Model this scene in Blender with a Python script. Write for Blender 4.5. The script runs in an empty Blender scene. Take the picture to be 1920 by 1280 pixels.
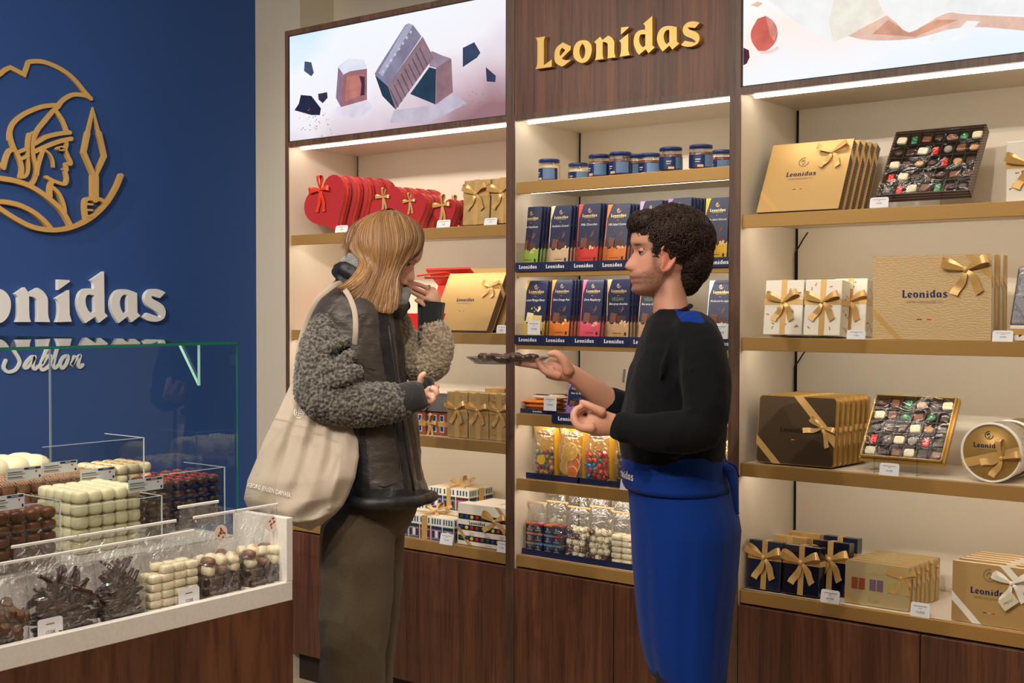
import bpy, math, random
import numpy as np
from mathutils import Vector, Matrix
SC = bpy.context.scene
COL = SC.collection
PI = math.pi
# ---------------------------------------------------------------- camera
CF = 2308.4; CYAW = -.6606; CPIT = -.0258; CROL = .0016
CC = np.array([1.6815, -3.2466, 1.4542])
_fw = np.array([math.sin(CYAW)*math.cos(CPIT), math.cos(CYAW)*math.cos(CPIT), math.sin(CPIT)])
_rt = np.array([math.cos(CYAW), -math.sin(CYAW), 0.]); _up = np.cross(_rt, _fw)
_rt, _up = _rt*math.cos(CROL)+_up*math.sin(CROL), -_rt*math.sin(CROL)+_up*math.cos(CROL)
cam = bpy.data.objects.new('camera', bpy.data.cameras.new('camera')); COL.objects.link(cam)
cam.data.sensor_width = 36; cam.data.lens = CF/1920*36; cam.data.clip_start = .05
cam.matrix_world = Matrix([[_rt[0], _up[0], -_fw[0], CC[0]], [_rt[1], _up[1], -_fw[1], CC[1]], [_rt[2], _up[2], -_fw[2], CC[2]], [0, 0, 0, 1]])
SC.camera = cam
def ray(u, v): return _fw+_rt*(u-960)/CF-_up*(v-640)/CF
def at(u, v, ax, val):
    d = ray(u, v); return CC+d*((val-CC[ax])/d[ax])
def atd(u, v, d): return CC+ray(u, v)*d
# ---------------------------------------------------------------- world, exposure, lights
SC.view_settings.view_transform = 'Standard'; SC.view_settings.look = 'None'
SC.view_settings.exposure = 0.0; SC.view_settings.gamma = 1; SC.view_settings.use_curve_mapping = False
W = bpy.data.worlds.new('world'); SC.world = W; W.use_nodes = True
W.node_tree.nodes['Background'].inputs[0].default_value = (.9, .8, .7, 1); W.node_tree.nodes['Background'].inputs[1].default_value = .02
SC.cycles.max_bounces = 8; SC.cycles.diffuse_bounces = 4; SC.cycles.glossy_bounces = 4; SC.cycles.transmission_bounces = 8; SC.cycles.transparent_max_bounces = 24
SC.cycles.caustics_reflective = False; SC.cycles.caustics_refractive = False; SC.cycles.sample_clamp_indirect = 4
SC.cycles.use_denoising = True
def lamp(name, kind, loc, target, energy, color=(1, .86, .7), size=.1, angle=60, blend=.5, sy=None):
    d = bpy.data.lights.new(name, kind); d.energy = energy; d.color = color
    if kind == 'SPOT': d.spot_size = math.radians(angle); d.spot_blend = blend; d.shadow_soft_size = size
    else:
        d.size = size
        if sy: d.shape = 'RECTANGLE'; d.size_y = sy
    o = bpy.data.objects.new(name, d); COL.objects.link(o); o.location = loc
    o.rotation_euler = (Vector(target)-Vector(loc)).to_track_quat('-Z', 'Y').to_euler()
    return o
SPOTS = [((-2.0, -3.0, 3.08), (-1.5, 0, 1.2), 150), ((-.95, -3.3, 3.08), (-1.0, 0, 1.1), 170), ((.1, -3.3, 3.08), (-.3, 0, 1.4), 150),
         ((1.1, -3.0, 3.08), (.6, 0, 1.5), 150), ((-.6, -1.9, 3.08), (-1.0, -1.7, .9), 75), ((-.4, -3.6, 3.08), (-2.6, -.9, 1.7), 420), ((.9, -2.5, 3.08), (-.7, -1.7, .9), 150), ((2.3, -2.2, 3.08), (3.6, -1.6, 1.5), 240)]  # last two added: brighten the counter, and the right wall mirrored in the glass
for _l, _t, _e in SPOTS:
    lamp('ceiling_spot_light', 'SPOT', _l, _t, _e*1.32, (1, .92, .82), .035, 62, .6)
lamp('added_fill_light', 'AREA', (.3, -2.2, 3.1), (.3, -2.2, 0), 44, (1, .9, .8), 3.2, sy=2.6)  # added broad fill that lifts the whole room, not a ceiling fixture
# ---------------------------------------------------------------- materials
MATS = {}
def srgb(r, g, b):
    f = lambda c: (c/255/12.92) if c/255 <= .04045 else ((c/255+.055)/1.055)**2.4
    return (f(r), f(g), f(b), 1)
def mat(name, col, rough=.5, metal=0, emit=0, trans=0, alpha=1, coat=0, sheen=0, spec=.5, bump=None, ior=1.45, sss=0, var=None, ec=None):
    if name in MATS: return MATS[name]
    m = bpy.data.materials.new(name); MATS[name] = m; m.use_nodes = True
    nt = m.node_tree; b = nt.nodes['Principled BSDF']
    c = srgb(*col)
    b.inputs['Base Color'].default_value = c; b.inputs['Roughness'].default_value = rough; b.inputs['Metallic'].default_value = metal
    b.inputs['IOR'].default_value = ior; b.inputs['Specular IOR Level'].default_value = spec
    b.inputs['Transmission Weight'].default_value = trans; b.inputs['Alpha'].default_value = alpha
    b.inputs['Coat Weight'].default_value = coat; b.inputs['Sheen Weight'].default_value = sheen
    if sss: b.inputs['Subsurface Weight'].default_value = sss; b.inputs['Subsurface Radius'].default_value = (.012, .005, .003); b.inputs['Subsurface Scale'].default_value = 1
    if emit: b.inputs['Emission Color'].default_value = srgb(*(ec or col)); b.inputs['Emission Strength'].default_value = emit
    if bump or var:
        tc = nt.nodes.new('ShaderNodeTexCoord')
    if bump:   # (scale, strength, kind, (sx,sy,sz))
        mp = nt.nodes.new('ShaderNodeMapping'); nt.links.new(tc.outputs['Object'], mp.inputs[0])
        mp.inputs['Scale'].default_value = bump[3] if len(bump) > 3 else (1, 1, 1)
        if bump[2] == 'V': t = nt.nodes.new('ShaderNodeTexVoronoi'); out = t.outputs['Distance']
        else: t = nt.nodes.new('ShaderNodeTexNoise'); out = t.outputs['Fac']; t.inputs['Detail'].default_value = 3
        t.inputs['Scale'].default_value = bump[0]; nt.links.new(mp.outputs[0], t.inputs['Vector'])
        bp = nt.nodes.new('ShaderNodeBump'); bp.inputs['Strength'].default_value = bump[1]; bp.inputs['Distance'].default_value = .01
        nt.links.new(out, bp.inputs['Height']); nt.links.new(bp.outputs[0], b.inputs['Normal'])
    if var:    # (scale, colour2, (sx,sy,sz), lo, hi)
        mp = nt.nodes.new('ShaderNodeMapping'); nt.links.new(tc.outputs['Object'], mp.inputs[0]); mp.inputs['Scale'].default_value = var[2]
        t = nt.nodes.new('ShaderNodeTexNoise'); t.inputs['Scale'].default_value = var[0]; t.inputs['Detail'].default_value = 4; nt.links.new(mp.outputs[0], t.inputs['Vector'])
        r = nt.nodes.new('ShaderNodeValToRGB'); r.color_ramp.elements[0].position = var[3]; r.color_ramp.elements[1].position = var[4]
        r.color_ramp.elements[0].color = c; r.color_ramp.elements[1].color = srgb(*var[1])
        nt.links.new(t.outputs['Fac'], r.inputs[0]); nt.links.new(r.outputs[0], b.inputs['Base Color'])
    return m
def wood(name, c1, c2, c3, rough=.42, horiz=False):
    if name in MATS: return MATS[name]
    m = bpy.data.materials.new(name); MATS[name] = m; m.use_nodes = True
    nt = m.node_tree; b = nt.nodes['Principled BSDF']; N = nt.nodes.new; L = nt.links.new
    tc = N('ShaderNodeTexCoord'); mp = N('ShaderNodeMapping'); L(tc.outputs['Object'], mp.inputs[0])
    mp.inputs['Scale'].default_value = (1, 9, 26) if horiz else (26, 9, 1)
    n1 = N('ShaderNodeTexNoise'); n1.inputs['Scale'].default_value = .8; n1.inputs['Detail'].default_value = 2; n1.inputs['Distortion'].default_value = .8
    n2 = N('ShaderNodeTexNoise'); n2.inputs['Scale'].default_value = 4.5; n2.inputs['Detail'].default_value = 7; n2.inputs['Roughness'].default_value = .7
    L(mp.outputs[0], n1.inputs['Vector']); L(mp.outputs[0], n2.inputs['Vector'])
    r1 = N('ShaderNodeValToRGB'); r1.color_ramp.elements[0].position = .3; r1.color_ramp.elements[1].position = .7
    r1.color_ramp.elements[0].color = srgb(*c1); r1.color_ramp.elements[1].color = srgb(*c2)
    r2 = N('ShaderNodeValToRGB'); r2.color_ramp.elements[0].position = .45; r2.color_ramp.elements[1].position = .68
    r2.color_ramp.elements[0].color = (1, 1, 1, 1); r2.color_ramp.elements[1].color = srgb(*c3)
    mx = N('ShaderNodeMixRGB'); mx.blend_type = 'MULTIPLY'; mx.inputs[0].default_value = .85
    L(n1.outputs['Fac'], r1.inputs[0]); L(n2.outputs['Fac'], r2.inputs[0]); L(r1.outputs[0], mx.inputs[1]); L(r2.outputs[0], mx.inputs[2]); L(mx.outputs[0], b.inputs['Base Color'])
    bp = N('ShaderNodeBump'); bp.inputs['Strength'].default_value = .08; bp.inputs['Distance'].default_value = .002; L(n2.outputs['Fac'], bp.inputs['Height']); L(bp.outputs[0], b.inputs['Normal'])
    b.inputs['Roughness'].default_value = rough
    return m
def sheet(name, tint=(255, 255, 255), rough=.03, f0=.04, crinkle=0, base=.06, haze=0.):
    """thin clear sheet (glass pane, acrylic, cellophane): mostly transparent, fresnel reflection"""
    if name in MATS: return MATS[name]
    m = bpy.data.materials.new(name); MATS[name] = m; m.use_nodes = True
    nt = m.node_tree; nt.nodes.remove(nt.nodes['Principled BSDF']); N = nt.nodes.new; L = nt.links.new
    o = nt.nodes['Material Output']; t = N('ShaderNodeBsdfTransparent'); t.inputs[0].default_value = srgb(*tint)
    g = N('ShaderNodeBsdfGlossy'); g.inputs['Roughness'].default_value = rough
    fr = N('ShaderNodeFresnel'); fr.inputs['IOR'].default_value = 1.5
    ad = N('ShaderNodeMath'); ad.operation = 'ADD'; ad.inputs[1].default_value = base; L(fr.outputs[0], ad.inputs[0])
    ge = N('ShaderNodeNewGeometry'); sb = N('ShaderNodeMath'); sb.operation = 'SUBTRACT'; sb.inputs[0].default_value = 1; L(ge.outputs['Backfacing'], sb.inputs[1]); ml = N('ShaderNodeMath'); ml.operation = 'MULTIPLY'; L(ad.outputs[0], ml.inputs[0]); L(sb.outputs[0], ml.inputs[1])
    mx = N('ShaderNodeMixShader'); L(ml.outputs[0], mx.inputs[0]); L(t.outputs[0], mx.inputs[1]); L(g.outputs[0], mx.inputs[2]); L(mx.outputs[0], o.inputs[0])
    if haze:
        df = N('ShaderNodeBsdfDiffuse'); m2 = N('ShaderNodeMixShader'); m2.inputs[0].default_value = haze; L(t.outputs[0], m2.inputs[1]); L(df.outputs[0], m2.inputs[2]); L(m2.outputs[0], mx.inputs[1])
    if crinkle:
        tc = N('ShaderNodeTexCoord'); n = N('ShaderNodeTexNoise'); n.inputs['Scale'].default_value = crinkle; n.inputs['Detail'].default_value = 3; n.inputs['Distortion'].default_value = 1.5
        L(tc.outputs['Object'], n.inputs['Vector']); bp = N('ShaderNodeBump'); bp.inputs['Strength'].default_value = 1; bp.inputs['Distance'].default_value = .012
        L(n.outputs['Fac'], bp.inputs['Height']); L(bp.outputs[0], g.inputs['Normal']); L(bp.outputs[0], fr.inputs['Normal'])
    return m
# ---------------------------------------------------------------- mesh builder
def T(x=0, y=0, z=0): return Matrix.Translation((x, y, z))
def RX(a): return Matrix.Rotation(a, 4, 'X')
def RY(a): return Matrix.Rotation(a, 4, 'Y')
def RZ(a): return Matrix.Rotation(a, 4, 'Z')
def SCL(x, y, z): return Matrix.Diagonal((x, y, z, 1))
class MB:
    def __init__(s): s.v = []; s.f = []; s.m = []; s.sm = []; s.mats = []; s.M = Matrix.Identity(4)
    def mi(s, m):
        if m not in s.mats: s.mats.append(m)
        return s.mats.index(m)
    def add(s, vs, fs, m, smooth=False, M=None):
        k = len(s.v); MM = s.M @ M if M is not None else s.M
        A = np.array([tuple(v) for v in vs], float).reshape(-1, 3); R = np.array(MM)
        A = A @ R[:3, :3].T+R[:3, 3]
        s.v += A.tolist(); i = s.mi(m)
        s.f += [[k+j for j in f] for f in fs]; s.m += [i]*len(fs); s.sm += [smooth]*len(fs); return s
    def box(s, x0, x1, y0, y1, z0, z1, m, r=0, M=None):
        if r <= 0:
            V = [(x, y, z) for x in (x0, x1) for y in (y0, y1) for z in (z0, z1)]
            return s.add(V, [(0, 1, 3, 2), (4, 6, 7, 5), (0, 4, 5, 1), (2, 3, 7, 6), (0, 2, 6, 4), (1, 5, 7, 3)], m, False, M)
        V = []; idx = {}
        for i, (x, sx) in enumerate(((x0, 1), (x1, -1))):
            for j, (y, sy) in enumerate(((y0, 1), (y1, -1))):
                for k, (z, sz) in enumerate(((z0, 1), (z1, -1))):
                    b = len(V); V += [(x, y+sy*r, z+sz*r), (x+sx*r, y, z+sz*r), (x+sx*r, y+sy*r, z)]
                    for a in range(3): idx[i, j, k, a] = b+a
        F = []
        for i in (0, 1):
            F.append([idx[i, 0, 0, 0], idx[i, 1, 0, 0], idx[i, 1, 1, 0], idx[i, 0, 1, 0]]); F.append([idx[0, i, 0, 1], idx[1, i, 0, 1], idx[1, i, 1, 1], idx[0, i, 1, 1]]); F.append([idx[0, 0, i, 2], idx[1, 0, i, 2], idx[1, 1, i, 2], idx[0, 1, i, 2]])
            for j in (0, 1):
                F.append([idx[0, i, j, 1], idx[1, i, j, 1], idx[1, i, j, 2], idx[0, i, j, 2]]); F.append([idx[i, 0, j, 0], idx[i, 1, j, 0], idx[i, 1, j, 2], idx[i, 0, j, 2]]); F.append([idx[i, j, 0, 0], idx[i, j, 1, 0], idx[i, j, 1, 1], idx[i, j, 0, 1]])
                for k in (0, 1): F.append([idx[i, j, k, 0], idx[i, j, k, 1], idx[i, j, k, 2]])
        return s.add(V, F, m, False, M)
    def prism(s, loop, y0, y1, m, M=None, cap=True, smooth=False):
        """2d loop in x,z extruded along y"""
        n = len(loop); V = [(x, y0, z) for x, z in loop]+[(x, y1, z) for x, z in loop]
        F = [[i, (i+1) % n, n+(i+1) % n, n+i] for i in range(n)]
        if cap: F += [list(range(n))[::-1], list(range(n, 2*n))]
        return s.add(V, F, m, smooth, M)
    def lathe(s, prof, m, n=24, M=None, smooth=True):
        """profile of (r,z) about z"""
        V = []; F = []
        for r, z in prof: V += [(r*math.cos(2*PI*i/n), r*math.sin(2*PI*i/n), z) for i in range(n)]
        for k in range(len(prof)-1): F += [[k*n+i, k*n+(i+1) % n, (k+1)*n+(i+1) % n, (k+1)*n+i] for i in range(n)]
        if prof[0][0] > 1e-6: F.append(list(range(n))[::-1])
        if prof[-1][0] > 1e-6: F.append([(len(prof)-1)*n+i for i in range(n)])
        return s.add(V, F, m, smooth, M)
    def tube(s, P, r, m, n=8, M=None, cap=True, flat=1., smooth=True, up=(0, 0, 1)):
        P = [Vector(p) for p in P]; V = []; F = []; N = len(P)
        R = r if hasattr(r, '__len__') else [r]*N
        FL = flat if hasattr(flat, '__len__') else [flat]*N
        pu = None
        for i, p in enumerate(P):
            d = (P[min(i+1, N-1)]-P[max(i-1, 0)]).normalized()
            if pu is None:
                a = d.cross(Vector(up))
                if a.length < 1e-3: a = d.cross(Vector((1, 0, 0)))
            else: a = pu-d*pu.dot(d)
            a.normalize(); pu = a; b = d.cross(a)
            V += [p+(a*math.cos(2*PI*k/n)+b*math.sin(2*PI*k/n)*FL[i])*R[i] for k in range(n)]
        for i in range(N-1): F += [[i*n+k, i*n+(k+1) % n, (i+1)*n+(k+1) % n, (i+1)*n+k] for k in range(n)]
        if cap: F += [list(range(n))[::-1], [(N-1)*n+k for k in range(n)]]
        return s.add(V, F, m, smooth, M)
    def ell(s, c, r, m, n=16, k=10, M=None, p=1.):
        """ellipsoid; p<1 makes it boxy"""
        V = []; F = []; sg = lambda a: math.copysign(abs(a)**p, a)
        rx, ry, rz = r if hasattr(r, '__len__') else (r, r, r)
        for j in range(1, k):
            t = PI*j/k
            for i in range(n):
                a = 2*PI*i/n; V.append((c[0]+rx*sg(math.sin(t))*sg(math.cos(a)), c[1]+ry*sg(math.sin(t))*sg(math.sin(a)), c[2]-rz*sg(math.cos(t))))
        for j in range(k-2): F += [[j*n+i, j*n+(i+1) % n, (j+1)*n+(i+1) % n, (j+1)*n+i] for i in range(n)]
        b = len(V); V += [(c[0], c[1], c[2]-rz), (c[0], c[1], c[2]+rz)]
        F += [[b, (i+1) % n, i] for i in range(n)]+[[b+1, (k-2)*n+i, (k-2)*n+(i+1) % n] for i in range(n)]
        return s.add(V, F, m, True, M)
    def strip(s, P, Wd, m, M=None, smooth=True):
        """ribbon through P with half-width vectors Wd"""
        V = []; F = []
        for p, w in zip(P, Wd): p = Vector(p); w = Vector(w); V += [p-w, p, p+w]
        for i in range(len(P)-1):
            for j in (0, 1): F.append([3*i+j, 3*i+j+1, 3*i+j+4, 3*i+j+3])
        return s.add(V, F, m, smooth, M)
    def grid(s, fn, nu, nv, m, M=None, smooth=True, cu=False):
        V = [fn(i/(nu if cu else nu), j/nv) for j in range(nv+1) for i in range(nu+(0 if cu else 1))]; w = nu if cu else nu+1
        F = [[j*w+i, j*w+(i+1) % w, (j+1)*w+(i+1) % w, (j+1)*w+i] for j in range(nv) for i in range(nu)]
        return s.add(V, F, m, smooth, M)
    def mesh(s, o, m, M=None, smooth=False):
        return s.add(o[0], o[1], m, smooth, M)
    def data(s, name):
        me = bpy.data.meshes.new(name); me.from_pydata(s.v, [], s.f)
        for m in s.mats: me.materials.append(m)
        me.polygons.foreach_set('material_index', s.m); me.polygons.foreach_set('use_smooth', s.sm); me.update(); return me
    def obj(s, name, parent=None, loc=None, label=None):
        o = bpy.data.objects.new(name, s.data(name)); COL.objects.link(o)
        if parent is not None: o.parent = parent
        if loc is not None: o.location = loc
        if label: o['label'] = label
        return o
def tag(o, label, cat, group=None):
    o['label'] = label; o['category'] = cat
    if group: o['group'] = group
    return o
def thing(name, label, cat, loc=(0, 0, 0), rz=0, group=None):
    o = bpy.data.objects.new(name, None); COL.objects.link(o); o.empty_display_size = .05
    o.location = loc; o.rotation_euler = (0, 0, rz); return tag(o, label, cat, group)
def struct(name, mb):
    o = mb.obj(name); o['kind'] = 'structure'; return o
def kids(o): return [c for c in COL.objects if c.parent == o]
def dup(root, loc=None, label=None, rot=None, group=None, skip=()):
    def rec(o, par):
        c = o.copy(); COL.objects.link(c); c.parent = par
        for ch in CH.get(o.name, []):
            if ch.name.split('.')[0] not in skip: rec(ch, c)
        return c
    CH = {}
    for c in COL.objects:
        if c.parent: CH.setdefault(c.parent.name, []).append(c)
    r = rec(root, None)
    if loc is not None: r.location = loc
    if rot is not None: r.rotation_euler = rot
    if label: r['label'] = label
    if group: r['group'] = group
    return r
# ---------------------------------------------------------------- lettering
GL = {'L':[[(.003,1.0),(.392,.991),(.34,.906),(.326,.823),(.328,.086),(.649,.231),(.641,-.001),(.0,.0),(.058,.118),(.072,.23),(.071,.856),(.047,.93)]],'e':[[(1.073,.714),(1.365,.554),(1.379,.518),(1.371,.449),(1.049,.224),(1.075,.179),(1.204,.138),(1.401,.125),(1.084,-.032),(.963,-.004),(.859,.051),(.78,.13),(.75,.233),(.75,.401),(.779,.51),(.848,.6),(.961,.662)],[(1.048,.546),(1.169,.457),(.979,.296),(.953,.348),(.958,.431),(.987,.505)]],'o':[[(1.873,.678),(2.016,.636),(2.117,.547),(2.17,.43),(2.171,.292),(2.127,.146),(2.035,.034),(1.91,-.02),(1.766,-.014),(1.631,.055),(1.529,.151),(1.474,.283),(1.473,.408),(1.519,.541),(1.612,.64),(1.73,.683)],[(1.823,.582),(1.891,.493),(1.93,.378),(1.93,.281),(1.892,.162),(1.825,.094),(1.757,.178),(1.715,.294),(1.714,.405),(1.748,.498)]],'n':[[(2.486,.704),(2.572,.59),(2.784,.698),(2.891,.636),(2.972,.544),(3.008,.444),(3.01,.146),(3.056,-.003),(2.76,.003),(2.771,.107),(2.769,.407),(2.745,.465),(2.679,.508),(2.58,.527),(2.582,.131),(2.619,.003),(2.289,.003),(2.335,.121),(2.341,.504),(2.266,.566)]],'i':[[(3.25,.878),(3.524,.869),(3.519,.833),(3.248,.659)],[(3.508,.663),(3.514,.152),(3.562,.003),(3.2,-.006),(3.25,.135),(3.254,.4),(3.185,.481)]],'d':[[(4.358,1.073),(4.366,.192),(4.446,.118),(4.227,-.024),(4.135,.108),(3.894,-.032),(3.81,.078),(3.742,.215),(3.707,.348),(3.715,.489),(3.765,.611),(3.857,.684),(3.965,.704),(4.107,.699),(4.107,.798),(4.081,.844),(4.035,.875)],[(4.116,.556),(4.121,.216),(4.027,.172),(3.951,.259),(3.909,.35),(3.897,.465),(3.925,.547),(3.983,.574)]],'a':[[(4.999,.682),(5.201,.619),(5.206,.194),(5.288,.125),(5.052,-.02),(4.954,.109),(4.725,-.034),(4.629,.087),(4.563,.208),(4.527,.325),(4.537,.465),(4.594,.583),(4.691,.668),(4.821,.699)],[(4.948,.57),(4.953,.213),(4.853,.159),(4.791,.249),(4.758,.351),(4.758,.449),(4.798,.535),(4.871,.581)]],'s':[[(5.748,.711),(5.858,.686),(5.963,.637),(5.812,.511),(5.591,.561),(5.583,.538),(5.623,.491),(5.781,.422),(5.891,.352),(5.954,.261),(5.962,.164),(5.924,.073),(5.846,.021),(5.72,-.011),(5.578,-.007),(5.451,.026),(5.348,.079),(5.474,.184),(5.783,.094),(5.833,.091),(5.827,.127),(5.719,.21),(5.561,.286),(5.465,.354),(5.409,.445),(5.404,.528),(5.44,.62),(5.527,.691),(5.637,.717)]]}
def smooth_loop(P, n=3):
    out = []; N = len(P)
    def turn(i):
        a = np.subtract(P[i], P[i-1]); b = np.subtract(P[(i+1) % N], P[i]); return abs(math.atan2(a[0]*b[1]-a[1]*b[0], a[0]*b[0]+a[1]*b[1]))
    C = [turn(i) < .75 and max(np.hypot(*np.subtract(P[i], P[i-1])), np.hypot(*np.subtract(P[(i+1) % N], P[i]))) < .45 for i in range(N)]
    for i in range(N):
        p0, p1, p2, p3 = [np.array(P[(i+k) % N], float) for k in (-1, 0, 1, 2)]
        out.append(tuple(p1))
        if not (C[i] or C[(i+1) % N]) or np.hypot(*(p2-p1)) > .45: continue
        t1 = (p2-p0)/2 if C[i] else (p2-p1); t2 = (p3-p1)/2 if C[(i+1) % N] else (p2-p1)
        for k in range(1, n):
            t = k/n; out.append(tuple((2*t**3-3*t**2+1)*p1+(t**3-2*t*t+t)*t1+(-2*t**3+3*t*t)*p2+(t**3-t*t)*t2))
    return out
def flat_shape(loops, ext=.02, simple=False):
    """filled 2d outline (holes by even-odd) -> verts, faces in x,z plane, thickness ext towards -y"""
    cu = bpy.data.curves.new('t', 'CURVE'); cu.dimensions = '2D'; cu.fill_mode = 'BOTH' if ext else 'FRONT'; cu.extrude = ext/2
    for L in loops:
        sp = cu.splines.new('POLY'); sp.points.add(len(L)-1)
        for p, q in zip(sp.points, L): p.co = (q[0], q[1], 0, 1)
        sp.use_cyclic_u = True
    o = bpy.data.objects.new('t', cu); me = bpy.data.meshes.new_from_object(o)
    V = [(v.co.x, -v.co.z, v.co.y) for v in me.vertices]; F = [tuple(p.vertices) for p in me.polygons]
    bpy.data.objects.remove(o); bpy.data.meshes.remove(me); return V, F
GM = {k: flat_shape([smooth_loop(l) for l in ls], .18) for k, ls in GL.items()}
WORDV = []; WORDF = []
for _k in 'Leonidas':
    V_, F_ = flat_shape(GL[_k], 0); _b = len(WORDV); WORDV += V_; WORDF += [[_b+i for i in f] for f in F_]
WORD = (WORDV, WORDF); WLEN = 5.75   # width of the word in cap heights
FT = {}
def text_mesh(s, shear=0.):
    k = (s, shear)
    if k not in FT:
        cu = bpy.data.curves.new('t', 'FONT'); cu.body = s; cu.resolution_u = 2; cu.shear = shear
        o = bpy.data.objects.new('t', cu); me = bpy.data.meshes.new_from_object(o)
        V = np.array([(v.co.x, 0, v.co.y) for v in me.vertices]) if len(me.vertices) else np.zeros((0, 3))
        F = [tuple(p.vertices) for p in me.polygons]; bpy.data.objects.remove(o); bpy.data.meshes.remove(me)
        w = V[:, 0].max() if len(V) else 1
        FT[k] = (V, F, float(w))
    return FT[k]
def put_text(mb, s, cx, z, h, m, y=0, M=None, shear=0., maxw=None):
    V, F, w = text_mesh(s, shear); k = h/.7
    kx = k if not maxw or w*k <= maxw else maxw/w
    mb.add(V*np.array([kx, 1, k])+np.array([cx-w*kx/2, y, z]), F, m, False, M)
def put_word(mb, cx, z, h, m, y=0, M=None):
    mb.add(np.array(WORDV)*np.array([h, 1, h])+np.array([cx-WLEN*h/2, y, z]), WORDF, m, False, M)
def put_crest(mb, cx, z, r, m, y=0, M=None, simple=False):
    """small ring crest with the helmeted profile"""
    mb.add([(cx+q*math.cos(2*PI*i/14), y, z+q*math.sin(2*PI*i/14)) for i in range(14) for q in (r, r*.84)], [[2*i, (2*i+2) % 28, (2*i+3) % 28, 2*i+1] for i in range(3, 14)], m, False, M)
    if not simple:
        mb.add([(cx+a*r, y, z+b*r) for a, b in ((-.55, .1), (-.3, .5), (.2, .5), (.1, .3), (-.2, .2), (-.35, -.1), (.25, .1), (.35, -.25), (.15, -.35), (.05, -.7), (-.25, -.6), (-.1, -.3))],
           [[0, 1, 4, 5], [1, 2, 3, 4], [4, 3, 6], [6, 7, 8], [8, 9, 10, 11]], m, False, M)
# ---------------------------------------------------------------- shared materials
WOODF = wood('walnut_frame', (104, 76, 56), (80, 55, 40), (170, 148, 134))
WOODD = wood('walnut_door', (112, 70, 46), (78, 46, 30), (172, 146, 126))
CREAM = mat('cream_laminate', (228, 216, 196), .45)
GOLDF = mat('gold_fascia', (176, 136, 76), .38, .35)
LED = mat('led_strip', (255, 246, 232), emit=16)
NAVY = mat('navy_card', (30, 38, 72), .4); WHITE = mat('white_card', (232, 232, 234), .5); BLACK = mat('black_print', (30, 30, 36), .6)
GOLDB = mat('gold_board', (205, 168, 108), .38, .45, bump=(300, .03, 'N')); GOLDR = mat('gold_satin', (214, 170, 100), .3, .25, sheen=.3)
GOLDI = mat('gold_ink', (220, 190, 130), .35, .5); RED = mat('red_velvet', (172, 12, 24), .75, sheen=.4); REDR = mat('red_satin', (222, 62, 38), .35)
CHOC = mat('dark_chocolate', (66, 38, 30), .35, coat=.2, var=(60, (50, 28, 24), (1, 1, 1), .3, .7)); MILK = mat('milk_chocolate', (128, 78, 52), .35, coat=.2); IVORY = mat('white_chocolate', (238, 226, 190), .4, sss=.1)
GLASS = sheet('glass_pane', (251, 253, 252), .01, base=.02); GEDGE = mat('glass_edge', (30, 96, 70), .1, emit=.05, ec=(60, 160, 120)); CELLO = sheet('cellophane', (252, 252, 252), .10, crinkle=24, base=.15, haze=.04); CLEAR = sheet('acrylic', (248, 248, 246), .04, base=.02)  # glass edge: faint green emission put in for light caught there
WALLB = mat('blue_wall_paint', (42, 80, 146), .62); WALLC = mat('beige_wall_paint', (214, 202, 180), .7); DARKM = mat('shadow_gap', (26, 20, 16), .8)
# ---------------------------------------------------------------- room shell
RX0, RX1, RY0, RY1, RH = -2.60, 3.6, -6.0, .60, 3.2
struct('floor', MB().box(RX0-.1, RX1+.1, RY0-.1, RY1+.1, -.08, 0, mat('floor_tile', (196, 178, 150), .35, var=(2, (184, 164, 136), (1, 1, 1), .3, .7))))
struct('ceiling', MB().box(RX0-.1, RX1+.1, RY0-.1, RY1+.1, RH, RH+.08, mat('ceiling_paint', (225, 218, 205), .8)))
struct('wall_left', MB().box(RX0-.1, RX0, RY0, RY1, 0, RH, WALLB))
mb = MB().box(RX0, RX1, RY1, RY1+.1, 0, RH, WALLC).box(RX0, -2.31, .40, RY1, 0, RH, WALLC); struct('wall_back', mb)
struct('wall_right', MB().box(RX1, RX1+.1, RY0, RY1, 0, RH, WALLC))
struct('wall_front', MB().box(RX0, RX1, RY0-.1, RY0, 0, RH, mat('shop_front_wall', (120, 112, 104), .7)))
for _l, _t, _e in SPOTS:  # the added spots get a housing as well
    tag(MB().lathe([(.045, .0), (.045, .09), (.02, .12)], mat('lamp_housing', (30, 30, 32), .5), 16).obj('ceiling_spotlight', loc=(_l[0], _l[1], _l[2]+.0)), 'black ceiling spotlight above the shop floor', 'lamp', 'ceiling spotlights')
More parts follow.
